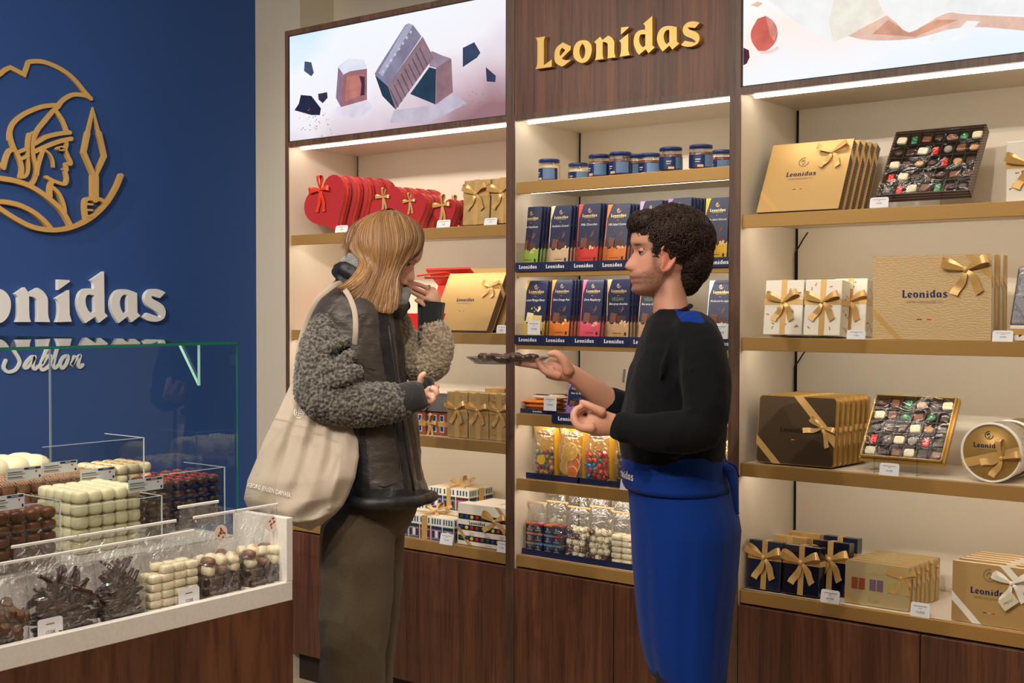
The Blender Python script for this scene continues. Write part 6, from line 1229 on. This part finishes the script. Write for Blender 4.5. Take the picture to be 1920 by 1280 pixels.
# apron
b = MB(); AP = [(848, 1176, 1356, D, .162), (862, 1170, 1357, D, .166), (900, 1170, 1362, D, .172), (917, 1178, 1366, D, .176), (960, 1181, 1382, D, .185), (985, 1183, 1386, D, .188), (1044, 1186, 1381, D, .182), (1130, 1193, 1371, D, .17), (1198, 1201, 1364, D, .165), (1245, 1212, 1360, D, .16), (1258, 1216, 1359, D, .158)]
def shell(mb, rows, m, th=.004, n=120, fold=.016, nf=7, sag=0.):
    rr = []
    for i in range(len(rows)-1):
        k = max(1, int((rows[i+1][0]-rows[i][0])/9))
        for j in range(k): t = j/k; rr.append([a+(b_-a)*t for a, b_ in zip(rows[i], rows[i+1])])
    rr.append(list(rows[-1])); V = []; F = []
    for off in (0, -th):
        for v, ul, ur, d, bb in rr:
            L = P3(ul, v, d); Q = P3(ur, v, d); c = (L+Q)/2; a = (Q-L).length/2; w = min(1, max(0, (v-rows[0][0]-60)/150))
            for i in range(n):
                t = 2*PI*i/n; f = 1+fold*w*(math.sin(nf*t+.7+v*.003)+.5*math.sin((nf*2+1)*t+v*.005))
                V.append(c+RH_*(a*f+off)*math.cos(t)+FH_*(bb*f+off)*math.sin(t)+UZ*(sag*math.cos(t+.6)*w))
    R_ = len(rr); K = R_*n
    for j in range(R_-1):
        for i in range(n): q = [j*n+i, j*n+(i+1) % n, (j+1)*n+(i+1) % n, (j+1)*n+i]; F.append(q); F.append([K+x for x in q[::-1]])
    for j in (0, R_-1):
        for i in range(n): F.append([j*n+i, j*n+(i+1) % n, K+j*n+(i+1) % n, K+j*n+i])
    mb.add(V, F, m, True); return mb
ao = shell(MB(), AP, BLUEC, sag=-.008).obj('apron', label='long royal blue apron'); adopt(ao, man)
m = MB(); shell(m, [(846, 1174, 1358, D, .166), (866, 1167, 1360, D, .171), (905, 1167, 1364, D, .177), (914, 1172, 1366, D, .180)], BLUEC, fold=0); adopt(m.obj('apron_band', label='folded over top band of the blue apron'), man)
# word on the band, running round the front
L_ = P3(1167, 885, D); Q_ = P3(1363, 885, D); cc_ = (L_+Q_)/2; aa = (Q_-L_).length/2+.0022; bb_ = .1762
hh = 15.5*(D-.1)/CF; V = []
arc = np.linspace(PI*.5, PI*1.5, 200); xs_ = [cc_+RH_*aa*math.cos(t)+FH_*bb_*math.sin(t) for t in arc]; ln_ = np.cumsum([0]+[(xs_[i+1]-xs_[i]).length for i in range(199)])
te = 3.70; le = float(np.interp(te, arc, ln_))   # where the word ends on the near side
sub = []
for v in WORDV:
    s_ = le-(WLEN-v[0])*hh; t = float(np.interp(s_, ln_, arc)); q = cc_+RH_*aa*math.cos(t)+FH_*bb_*math.sin(t); V.append((q.x, q.y, q.z+(v[2]-.5)*hh))
adopt(MB().add(V, WORDF, mat('white_print', (226, 226, 230), .6)).obj('apron_word', label='white word printed on the apron band'), man)
m = MB(); limb(m, [(1352, 868, 3.08, .014), (1368, 880, 3.06, .020), (1376, 905, 3.06, .018), (1380, 940, 3.07, .012), (1383, 962, 3.08, .006)], BLUEC, 12, flat=.35); limb(m, [(1354, 866, 3.12, .012), (1372, 872, 3.13, .017), (1380, 892, 3.14, .012)], BLUEC, 12, flat=.35); m.ell(tuple(P3(1354, 868, 3.10)), .015, BLUEC); adopt(m.obj('apron_knot'), man)
BLKT = mat('black_trousers', (22, 22, 26), .8)
b = MB(); loft(b, [(870, 1195, 1340, D, .135), (960, 1206, 1350, D, .145), (1060, 1212, 1345, D, .14), (1130, 1220, 1340, D, .13)], TMPM, 32)
for d in (D-.07, D+.07): loft(b, [(1080, 1222, 1340, d, .07), (1250, 1228, 1342, d, .068), (1400, 1236, 1342, d, .066), (1560, 1240, 1335, d, .06), (1625, 1242, 1333, d, .058)], TMPM, 24)
blob('trousers', b, .008, BLKT, man, 4, label='black trousers')
for d in (D-.085, D+.085): q = P3(1268, 1500, d); m = MB(); A = T(q.x, q.y, 0) @ RZ(math.atan2(-_rt[1], -_rt[0])); m.box(-.12, .17, -.045, .045, 0, .025, BLACK, r=.01, M=A).ell((.05, 0, .04), (.12, .046, .04), BLACK, 16, 10, M=A, p=.8).ell((-.06, 0, .06), (.055, .042, .05), BLACK, 14, 10, M=A); adopt(m.obj('shoe'), man)
# plate of chocolates
pc = P3(952, 676, 3.30); t = thing('tasting_plate', 'clear plastic plate held out between the two people', 'plate', tuple(pc))
PL = sheet('clear_plastic', (235, 236, 238), .15, base=.22); MB().lathe([(0, -.004), (.085, -.004), (.108, .010), (.112, .010), (.088, -.007), (0, -.007)], PL, 48).obj('dish', t)
for i in range(34):
    a = R.uniform(0, 6.3); q = .082*math.sqrt(R.random()); o = bpy.data.objects.new('chocolate_piece', SW['darkcube']); COL.objects.link(o); o.location = (pc.x+q*math.cos(a), pc.y+q*math.sin(a), pc.z+.006+R.uniform(0, .004)); o.rotation_euler = (R.uniform(-.3, .3), R.uniform(-.3, .3), a); o.scale = (.75, .75, .75)
    tag(o, 'small dark chocolate piece lying on the clear plate', 'chocolate', 'chocolate pieces on the plate')
# ======================================================= customer
D = 3.60
c0 = P3(690, 800, D); wo = thing('person', 'person with long blonde hair in a dark quilted jacket and olive trousers, tasting a chocolate', 'person', (c0.x, c0.y, 0))
fw_ = (RH_*.86-FH_*.10-UZ*.44); up_ = (UZ*.9+RH_*.42)
HW = frame(P3(735, 480, D), fw_, up_); hs = .93
b = MB(); head(b, HW, TMPM, hs, nose=.85, mouth=.014)
limb(b, [(715, 500, D, .05), (690, 540, D, .048), (675, 580, D, .05)], TMPM)
loft(b, [(560, 640, 710, D, .07), (600, 625, 720, D, .11), (700, 630, 725, D, .11), (820, 650, 740, D, .10), (930, 655, 740, D, .10), (1000, 655, 735, D, .10)], TMPM, 28)
for d in (D-.06, D+.06): limb(b, [(690, 980, d, .06), (680, 1200, d, .05), (680, 1300, d, .05), (675, 1400, d, .045), (670, 1480, d, .034)], TMPM)
limb(b, [(625, 610, 3.5, .045), (605, 730, 3.45, .035), (690, 755, 3.42, .033), (770, 742, 3.42, .026), (795, 735, 3.42, .023)], TMPM)
limb(b, [(715, 620, 3.70, .035), (785, 682, 3.72, .030), (806, 650, 3.69, .030), (808, 600, 3.68, .024), (808, 585, 3.68, .023)], TMPM)
# raised hand: palm seen from its back edge, four fingers towards the mouth
b.ell(tuple(P3(808, 563, 3.685)), (.028, .026, .036), TMPM, 14, 10)
limb(b, [(808, 585, 3.68, .023), (810, 568, 3.683, .027), (811, 553, 3.685, .023)], TMPM, flat=.75, up=tuple(FH_))
for pts in (((813, 543, 3.70, .0086), (797, 538, 3.675, .0076), (778, 531, 3.645, .0068), (763, 529, 3.625, .0056)), ((814, 553, 3.69, .0076), (797, 549, 3.662, .0076), (777, 540, 3.635, .0069), (762, 535, 3.615, .0056)), ((813, 563, 3.68, .0086), (797, 560, 3.652, .0076), (781, 552, 3.63, .0069), (769, 546, 3.615, .0056)), ((809, 573, 3.67, .0080), (798, 573, 3.65, .0069), (788, 567, 3.64, .0064), (780, 563, 3.635, .0054)), ((802, 562, 3.71, .012), (788, 549, 3.70, .0086), (775, 540, 3.68, .0076), (765, 534, 3.655, .0075))): limb(b, list(pts), TMPM, 10)
# lower hand round a black glove
b.ell(tuple(P3(799, 735, 3.425)), (.026, .022, .024), TMPM, 14, 10)
for pts in (((806, 728, 3.405, .0095), (816, 729, 3.39, .0085), (819, 738, 3.39, .0078), (812, 742, 3.40, .0068)), ((804, 740, 3.41, .0098), (813, 745, 3.395, .0088), (811, 752, 3.40, .0076), (804, 753, 3.41, .0068)), ((802, 726, 3.43, .0095), (813, 720, 3.42, .0085), (820, 725, 3.42, .0076)), ((789, 716, 3.41, .0110), (790, 706, 3.40, .0095), (795, 701, 3.395, .0080)), ((800, 748, 3.44, .0092), (807, 756, 3.43, .008), (802, 760, 3.43, .007))): limb(b, list(pts), TMPM, 10)
iHW = np.array(HW.inverted())
def wo_col(co):
    L = co @ iHW[:3, :3].T+iHW[:3, 3]; x, y, z = L[:, 0]/hs, L[:, 1]/hs, L[:, 2]/hs; c = np.tile(np.append(np.array(srgb(226, 176, 152)[:3]), 1.), (len(co), 1))
    def mix(msk, col): k = np.clip(msk, 0, 1)[:, None]; c[:, :3] = c[:, :3]*(1-k)+np.array(srgb(*col)[:3])*k
    inh = (np.abs(y) < .1) & (z > -.15) & (z < .13) & (np.abs(x) < .14)
    mix(inh*.4*np.exp(-((z+.035)/.03)**2-((np.abs(y)-.035)/.03)**2)*(x > .03), (222, 140, 120)); mix(inh*np.exp(-((z+.066)/.010)**2-(y/.022)**2)*(x > .062)*.8, (190, 96, 92))
    mix(inh*np.exp(-((z+.066)/.0045)**2-(y/.018)**2)*(x > .05)*(x < .079)*.9, (60, 26, 26)); mix(inh*np.exp(-((z-.021)/.004)**2-((np.abs(y)-.03)/.016)**2)*(x > .055)*.6, (120, 84, 58)); return c
blob('body', b, .0030, skin('woman_skin', (226, 176, 152)), wo, 2, colour=wo_col, sf=.45); eyes(wo, HW, hs)
m = MB(); m.ell(tuple(P3(761, 526, 3.62)), (.009, .009, .006), CHOC, 12, 8, p=.7); tag(m.obj('praline'), 'dark praline held at the lips of the long haired person', 'praline')
RING = mat('gold_ring', (210, 170, 90), .2, .9); SIL = mat('silver_ring', (190, 190, 196), .2, .9)
m = MB(); 
def ring(u, v, d, r, u2, v2, d2, mt): a = P3(u, v, d); dr = (P3(u2, v2, d2)-a).normalized(); M = Matrix.Translation(a) @ dr.to_track_quat('Z', 'Y').to_matrix().to_4x4(); m.lathe([(r, -.0014), (r+.0012, 0), (r, .0014)], mt, 16, M)
ring(803, 540, 3.683, .0096, 780, 532, 3.65, RING); m.ell(tuple(P3(803, 542, 3.672)), .0028, RING, 8, 6); adopt(m.obj('ring', label='thin gold ring on the raised hand'), wo); m = MB(); ring(810, 728, 3.398, .0096, 817, 729, 3.39, SIL); adopt(m.obj('ring', label='silver ring on the lower hand'), wo)
m = MB(); b = MB(); b.ell(tuple(P3(803, 716, 3.41)), (.019, .018, .015), TMPM, 12, 8).ell(tuple(P3(797, 724, 3.41)), (.012, .016, .012), TMPM, 12, 8); g_ = blob('glove', b, .003, mat('black_wool', (18, 18, 20), .95, sheen=.5), None, 2, disp=[('CLOUDS', .02, .006)]); tag(g_, 'small black bundled glove held in the lower hand', 'glove')
# hair
HT = [mat('hair_tone_%d' % i, c, .42, spec=.6) for i, c in enumerate(((140, 102, 64), (170, 128, 82), (108, 78, 50), (196, 154, 102), (158, 112, 66)))]
G = [[(740, 393, 0), (776, 413, -.05), (790, 440, -.055), (784, 470, -.065), (760, 489, -.07), (745, 512, -.075), (748, 545, -.075), (746, 575, -.07), (752, 598, -.06)],
     [(737, 392, 0), (760, 406, -.065), (772, 445, -.09), (756, 486, -.088), (741, 520, -.09), (740, 550, -.09), (734, 576, -.088), (732, 588, -.085)],
     [(732, 391, 0), (742, 408, -.075), (750, 455, -.10), (736, 500, -.098), (725, 535, -.10), (718, 565, -.10), (716, 580, -.098), (714, 586, -.098)],
     [(728, 391, 0), (722, 411, -.078), (728, 460, -.104), (718, 505, -.10), (706, 540, -.105), (696, 562, -.106), (690, 574, -.105), (686, 578, -.105)],
     [(724, 392, 0), (704, 412, -.075), (702, 460, -.10), (704, 498, -.10), (690, 530, -.108), (677, 552, -.112), (668, 564, -.112), (664, 570, -.11)],
     [(720, 393, 0), (688, 412, -.06), (676, 450, -.09), (690, 482, -.09), (690, 508, -.10), (664, 532, -.11), (648, 540, -.11), (636, 541, -.11)],
     [(716, 394, 0), (676, 411, -.03), (654, 440, -.05), (655, 464, -.065), (676, 488, -.07), (668, 512, -.09), (650, 530, -.10), (634, 538, -.105)]]
FLY = [[(712, 397, 0), (676, 418, -.02), (656, 440, -.03), (646, 458, -.03)], [(710, 398, 0), (680, 414, -.03), (664, 438, -.05), (652, 470, -.05)]]
def hair_set(nst, side, rs, rad=.0008):
    b = MB(); rr = random.Random(rs); ng = len(G)
    for k in range(nst):
        g = rr.uniform(0, ng-1.001); i = int(g); f = g-i; sx = rr.gauss(0, 1.3); amp = rr.uniform(0, 2.2); fr = rr.uniform(2, 5); ph = rr.uniform(0, 6.3); dz = abs(rr.gauss(0, .006)); P = []
        pts = [tuple(a*(1-f)+c*f for a, c in zip(p, q)) for p, q in zip(G[i], G[i+1])]; pts = [(u, v, d-.05*max(0, j-3)/5) for j, (u, v, d) in enumerate(pts)]; ln = rr.uniform(.8, 1.03)
        pts = catmull(pts, 3); n = max(6, int(len(pts)*ln))
        for j, (u, v, d) in enumerate(pts[:n]):
            t = j/len(pts); d2 = d*side+(dz if side > 0 else -dz)+.0; P.append(P3(u+sx*(.3+t*1.6)+amp*math.sin(fr*t*4+ph)*t, v+rr.uniform(-.3, .3), D+d2))
        N = len(P); b.tube(P, [rad*(1.1 if q < N-3 else .6) for q in range(N)], HT[rr.choices(range(5), (4, 4, 3, 2, 3))[0]], 3, cap=False)
    return b
hb = hair_set(3400, 1, 3); far = hair_set(900, -1, 4, .0012)
for v, f in ((hb, 1),):
    rr = random.Random(9)
    for k in range(260):
        g = FLY[k % 2]; s1 = rr.uniform(-6, 10); P = [P3(u+s1*t_+rr.gauss(0, 1.2)*t_, v_+rr.uniform(-8, 12)*t_, D+d_+rr.uniform(-.02, .02)) for t_, (u, v_, d_) in zip((0, .4, .8, 1.2), [tuple(p) for p in g])]; hb.tube(catmull([tuple(p) for p in P], 3), .0004, HT[rr.randrange(5)], 3, cap=False)
for src in (far,):
    k0 = len(hb.v); hb.v += src.v; hb.f += [[k0+i for i in f] for f in src.f]; hb.m += [hb.mi(src.mats[i]) for i in src.m]; hb.sm += src.sm
b = MB()
for g in G:
    for sd in (1, -1): limb(b, [(u, v+(12 if i == 0 else 5 if i == 1 else 0), D+(d*sd)*.72, .011 if 0 < i < len(g)-2 else .006) for i, (u, v, d) in enumerate(g[:-1])], TMPM, 10)
limb(b, [(718, 412, D, .008), (692, 432, D, .018), (676, 456, D, .024), (678, 484, D, .028), (686, 506, D, .028)], TMPM)
for sd in (-.05, .05): limb(b, [(712, 424, D+sd*.8, .008), (694, 436, D+sd*.8, .014), (682, 458, D+sd, .02), (684, 486, D+sd, .024), (690, 508, D+sd, .024)], TMPM)
b.ell((-.034, 0, .034), (.080, .066, .070), TMPM, 20, 14, M=HW)
base = blob('hair', b, .006, HT[2], wo, 5); bm = hb.obj('hair_strands'); adopt(bm, base); bm.matrix_parent_inverse = Matrix.Translation(-Vector(wo.location)); bm.matrix_parent_inverse = (base.matrix_parent_inverse @ Matrix.Identity(4)).inverted() @ Matrix.Translation(-Vector(wo.location)) if False else Matrix.Identity(4)
# scarf and collar
b = MB(); limb(b, [(646, 496, 3.57, .014), (658, 484, 3.545, .017), (678, 502, 3.54, .024), (700, 522, 3.54, .028), (725, 548, 3.545, .028), (748, 562, 3.56, .024), (757, 550, 3.60, .020)], TMPM); limb(b, [(646, 494, 3.60, .015), (660, 484, 3.65, .018), (690, 504, 3.69, .026), (740, 545, 3.69, .028), (757, 548, 3.62, .022)], TMPM); limb(b, [(660, 505, 3.55, .026), (700, 545, 3.54, .030), (740, 575, 3.55, .026)], TMPM)
blob('scarf', b, .005, mat('grey_wool', (132, 130, 128), .95, sheen=.6, bump=(260, .8, 'N')), wo, 3, disp=[('CLOUDS', .03, .008)], label='grey wool scarf')
JB = mat('quilted_brown_nylon', (62, 54, 47), .45, sheen=.1, bump=(30, .35, 'N', (1, 1, 2))); JD = mat('black_nylon_trim', (30, 28, 30), .5, bump=(60, .2, 'N'))
b = MB(); limb(b, [(638, 510, 3.58, .020), (648, 502, 3.545, .022), (676, 526, 3.53, .028), (706, 558, 3.525, .030), (738, 582, 3.54, .028), (755, 576, 3.58, .020)], TMPM); limb(b, [(636, 508, 3.60, .022), (650, 505, 3.70, .024), (700, 545, 3.74, .03), (757, 572, 3.62, .022)], TMPM); limb(b, [(642, 524, 3.56, .022), (670, 552, 3.54, .03), (720, 590, 3.53, .028)], TMPM)
blob('collar', b, .005, JD, wo, 3, disp=[('CLOUDS', .03, .010)], label='high black quilted collar')
b = MB(); loft(b, [(520, 634, 690, D, .06), (535, 618, 712, D, .10), (556, 600, 735, D, .14), (585, 586, 750, D, .165), (640, 582, 757, D, .18), (706, 592, 760, D, .18), (772, 612, 783, D, .18), (830, 626, 787, D, .185), (881, 638, 791, D, .19), (915, 646, 800, D, .195), (938, 652, 807, D, .195)], TMPM, 56, p=.95)
for v0, u0, u1 in ((590, 600, 750), (640, 596, 757), (700, 600, 760), (760, 610, 778), (820, 630, 787)): pass
jk = blob('jacket', b, .005, JB, wo, 4, disp=[('CLOUDS', .09, .012), ('CLOUDS', .03, .004)], label='dark brown grey quilted jacket')
def on_front(u, v, r, dn=.0): return P3(u, v, D-math.sqrt(max(0, 1-((u-(690 if v < 700 else 712))/98.)**2))*.19+dn)
me = jk.data; me.materials.append(JD); cen = np.array([p.center[:] for p in me.polygons]); uu, vv, zz = project(cen)
msk = (inside([(708, 560), (722, 565), (738, 640), (748, 720), (762, 800), (775, 880), (782, 945), (764, 945), (748, 870), (738, 790), (722, 700), (712, 640)], uu, vv) | inside([(736, 575), (750, 580), (757, 640), (764, 720), (792, 900), (782, 900), (760, 770), (748, 700), (742, 640)], uu, vv) | (vv > 917) | inside([(668, 700), (682, 700), (684, 800), (690, 860), (694, 925), (660, 925), (672, 860), (674, 800)], uu, vv)); idx = np.zeros(len(me.polygons), np.int32); idx[msk] = 1; me.polygons.foreach_set('material_index', idx)
m = MB(); m.tube([on_front(u, v, 0, -.004) for u, v in ((729, 610), (734, 650), (742, 700), (754, 780), (766, 860), (776, 920))], .0032, JD, 6)
adopt(m.obj('zip', label='dark front zip'), wo)
m = MB(); m.tube([on_front(u, v, 0, -.002) for u, v in ((676, 680), (690, 690), (704, 694))], .0016, JD, 5).tube([on_front(u, v, 0, -.002) for u, v in ((684, 905), (720, 912), (756, 900), (744, 830), (736, 780))], .0020, JD, 5); adopt(m.obj('seam', label='dark stitched seams'), wo)
b = MB(); limb(b, [(650, 938, 3.44, .016), (690, 944, 3.40, .018), (740, 943, 3.41, .018), (780, 940, 3.46, .018), (808, 932, 3.56, .016), (800, 928, 3.70, .016), (700, 930, 3.80, .016), (655, 935, 3.70, .016), (650, 938, 3.5, .016)], TMPM, 12); blob('hem', b, .005, JD, wo, 3, disp=[('CLOUDS', .04, .006)], label='padded black hem')
DS = mat('dark_sherpa', (112, 106, 96), .95, sheen=.5, var=(110, (46, 42, 38), (1, 1, 1), .38, .6)); LS = mat('cream_sherpa', (186, 170, 144), .95, sheen=.5, var=(110, (126, 110, 88), (1, 1, 1), .38, .62))
b = MB(); limb(b, [(612, 596, 3.50, .030), (610, 616, 3.48, .052), (604, 660, 3.45, .066), (600, 705, 3.43, .070), (602, 738, 3.42, .070), (640, 752, 3.41, .068), (690, 758, 3.40, .062), (736, 755, 3.405, .055), (752, 752, 3.41, .048)], TMPM, 26)
for x in (((655, 668, 3.40, .022), (630, 690, 3.37, .022), (610, 690, 3.37, .018)), ((665, 700, 3.38, .024), (640, 708, 3.36, .026), (600, 725, 3.37, .018)), ((650, 640, 3.42, .016), (622, 650, 3.39, .018))): limb(b, list(x), TMPM, 12)
blob('sleeve', b, .0032, DS, wo, 3, disp=[('VORONOI', .0085, -.011), ('CLOUDS', .05, .008)], label='dark grey sherpa sleeve')
b = MB(); limb(b, [(738, 600, 3.76, .050), (748, 640, 3.75, .062), (775, 672, 3.73, .062), (803, 680, 3.70, .062), (818, 655, 3.685, .054), (815, 632, 3.68, .050), (810, 618, 3.68, .046)], TMPM, 26)
blob('sleeve', b, .0032, LS, wo, 3, disp=[('VORONOI', .0075, -.009), ('CLOUDS', .05, .006)], label='cream sherpa sleeve of the raised arm')
CUF = mat('black_rib_knit', (34, 33, 34), .85, sheen=.3, bump=(160, .5, 'N', (1, 1, .1)))
def cuff(pts, lab):
    m = MB(); P = [P3(*p[:3]) for p in pts]; r = [p[3] for p in pts]; m.tube(P, r, CUF, 28, cap=False); m.tube(P[::-1], [x-.003 for x in r[::-1]], CUF, 28, cap=False)
    d = (P[-1]-P[-2]).normalized(); m.tube([P[-1]-d*.001, P[-1]+d*.001], [r[-1], r[-1]-.003], CUF, 28, cap=False); adopt(m.obj('cuff', label=lab), wo)
cuff([(808, 652, 3.685, .034), (807, 630, 3.68, .038), (807, 600, 3.68, .038), (808, 580, 3.68, .040), (809, 566, 3.68, .042)], 'long black knitted cuff of the raised arm'); cuff([(740, 752, 3.41, .044), (760, 747, 3.41, .045), (780, 742, 3.415, .044), (794, 738, 3.42, .038), (798, 737, 3.42, .032)], 'black knitted cuff of the lower arm')
OLV = mat('olive_wool', (88, 72, 48), .9, sheen=.08, bump=(420, .4, 'N'), var=(260, (78, 66, 50), (1, 1, 1), .35, .65))
b = MB(); loft(b, [(925, 650, 790, D, .14), (960, 640, 782, D, .15), (1000, 640, 760, D, .14)], TMPM, 32)
loft(b, [(928, 655, 745, 3.54, .085), (985, 604, 744, 3.52, .10), (1040, 602, 741, 3.52, .105), (1110, 604, 738, 3.52, .10), (1235, 597, 727, 3.52, .095), (1330, 592, 720, 3.52, .09), (1480, 588, 712, 3.52, .09), (1518, 588, 710, 3.52, .09)], TMPM, 40, fold=.03, nf=5)
loft(b, [(928, 690, 788, 3.70, .085), (1000, 672, 760, 3.68, .09), (1140, 672, 752, 3.68, .09), (1280, 660, 736, 3.68, .085), (1470, 650, 728, 3.68, .085), (1500, 650, 728, 3.68, .085)], TMPM, 40, fold=.03, nf=5)
blob('trousers', b, .006, OLV, wo, 5, disp=[('CLOUDS', .15, .02)], label='wide olive brown wool trousers')
for d, u in ((3.52, 655), (3.68, 692)): q = P3(u, 1400, d); m = MB(); A = T(q.x, q.y, 0) @ RZ(math.atan2(_rt[1], _rt[0])); m.box(-.10, .16, -.042, .042, 0, .025, BLACK, r=.01, M=A).ell((.05, 0, .04), (.11, .043, .035), BLACK, 16, 10, M=A, p=.8).ell((-.05, 0, .06), (.05, .04, .05), BLACK, 14, 10, M=A); adopt(m.obj('shoe'), wo)
# tote bag
CAN = mat('beige_canvas', (178, 162, 144), .85, sheen=.2, bump=(300, .2, 'N'))
t = thing('tote_bag', 'beige canvas tote bag with white print hanging from the shoulder behind the dark sleeve', 'bag', tuple(P3(560, 850, 3.36)))
rowsB = [(690, 552, 600), (720, 545, 640), (770, 522, 664), (820, 497, 671), (860, 481, 673), (900, 464, 666), (935, 457, 652), (952, 464, 643), (968, 490, 628), (980, 530, 612), (990, 572, 600)]
def tf(side):
    def f(u, v):
        vv_ = v*(len(rowsB)-1); i = min(int(vv_), len(rowsB)-2); q = vv_-i; r = [a*(1-q)+c*q for a, c in zip(rowsB[i], rowsB[i+1])]; k = math.sin(PI*min(max(u, 0), 1))**.5; fan = (u-.62)
        fold = .011*math.sin(fan*26+2.2*math.sin(v*2.0))*math.exp(-(v-.15)**2*5)*k+.006*math.sin(15*u*v+4*v)*k+.004*math.sin(23*v+9*u)*k*(v > .3)+.010*math.exp(-((u-.8-.25*(v-.4))/.04)**2)*(v < .75)*k
        dep = (.012+.05*min(1, max(0, v-.12)*2))*k*min(1, (1-v)*6+.15); return P3(r[1]+(r[2]-r[1])*u, r[0]+4*math.sin(5*u), 3.475-.10*min(1, max(0, v-.1)*2.5)-side*(dep+fold*(.3+.7*min(1, v*3))))
    return f
m = MB(); m.grid(tf(1), 60, 60, CAN).grid(tf(-.7), 60, 60, CAN); o = m.obj('pouch'); o.parent = t; o.matrix_parent_inverse = Matrix.Translation(-Vector(t.location))
m = MB(); 
def strap(pts, w=.0078):
    P = [P3(*p) for p in pts]; P = [Vector(p) for p in catmull([tuple(p) for p in P], 5)]
    m.tube(P, w, CAN, 10, flat=.22, up=tuple(FH_))
strap([(556, 705, 3.47), (560, 660, 3.46), (572, 610, 3.45), (592, 566, 3.43), (612, 546, 3.44), (632, 532, 3.47), (644, 532, 3.56), (640, 545, 3.70), (630, 600, 3.79)]); 
m2 = m; o = m.obj('strap', label='rear canvas strap'); o.parent = t; o.matrix_parent_inverse = Matrix.Translation(-Vector(t.location))
m = MB(); strap([(655, 770, 3.46), (658, 730, 3.47), (661, 695, 3.455), (664, 655, 3.43), (667, 620, 3.41), (665, 585, 3.42), (656, 558, 3.44), (644, 540, 3.47), (640, 535, 3.56), (655, 560, 3.74)]); o = m.obj('strap', label='front canvas strap'); o.parent = t; o.matrix_parent_inverse = Matrix.Translation(-Vector(t.location))
WP = mat('white_bag_print', (250, 245, 236), .7)
V, F, w = text_mesh('GEORG JENSEN DAMASK'); V2 = []
n0 = len(F)
def bagpt(u, v):
    f = tf(1); best = None
    # invert the bag surface along the picture row
    for k in range(12, 0, -1): pass
    vv_ = (v-690)/300.; lo = 0; 
    for q in np.linspace(0, 1, 61):
        r = f(.3, q); 
        pu = 640-CF*((Vector(r)-Vector(CC)).dot(Vector(_up)))/((Vector(r)-Vector(CC)).dot(Vector(_fw)))
        if pu <= v: lo = q
    i = lo*(len(rowsB)-1); j = min(int(i), len(rowsB)-2); qq = i-j; ul = rowsB[j][1]*(1-qq)+rowsB[j+1][1]*qq; ur = rowsB[j][2]*(1-qq)+rowsB[j+1][2]*qq
    p = Vector(f(min(max((u-ul)/(ur-ul), .01), .99), lo)); d = (p-Vector(CC)).dot(Vector(_fw)); return P3(u, v, d-.0045)
cache = {}
def bp(u, v):
    k = (round(u/4), round(v/4))
    if k not in cache: cache[k] = (bagpt(k[0]*4, k[1]*4)-Vector(CC)).dot(Vector(_fw))
    return cache[k]
for x, y, z in V:
    s_ = x/w*84; hh_ = z/.7*8.5; u = 463+s_*.975+hh_*.24; v = 912+s_*.24-hh_*.97
    V2.append(P3(u, v, min(bp(u, v), bp(u+4, v), bp(u, v+4), bp(u-4, v))-.001))
m = MB().add(V2, F, WP); 
for k in range(5):
    pass
C8 = [(561+10*math.cos(a)*r_, 773+11*math.sin(a)*r_) for r_ in (1, .88) for a in np.linspace(0, 2*PI, 21)[:-1]]
m.add([P3(u, v, bp(u, v)-.002) for u, v in C8], [[i, (i+1) % 20, 20+(i+1) % 20, 20+i] for i in range(20)], WP)
for a0 in range(5):
    a = a0*2*PI/5; pts = [(561+4*math.cos(a)+3.2*math.cos(q)*r_, 773+4.4*math.sin(a)+3.4*math.sin(q)*r_) for r_ in (1, .72) for q in np.linspace(0, 2*PI, 13)[:-1]]
    m.add([P3(u, v, bp(u, v)-.0022) for u, v in pts], [[i, (i+1) % 12, 12+(i+1) % 12, 12+i] for i in range(12)], WP)
o = m.obj('print', label='white lettering and crest'); o.parent = t; o.matrix_parent_inverse = Matrix.Translation(-Vector(t.location))
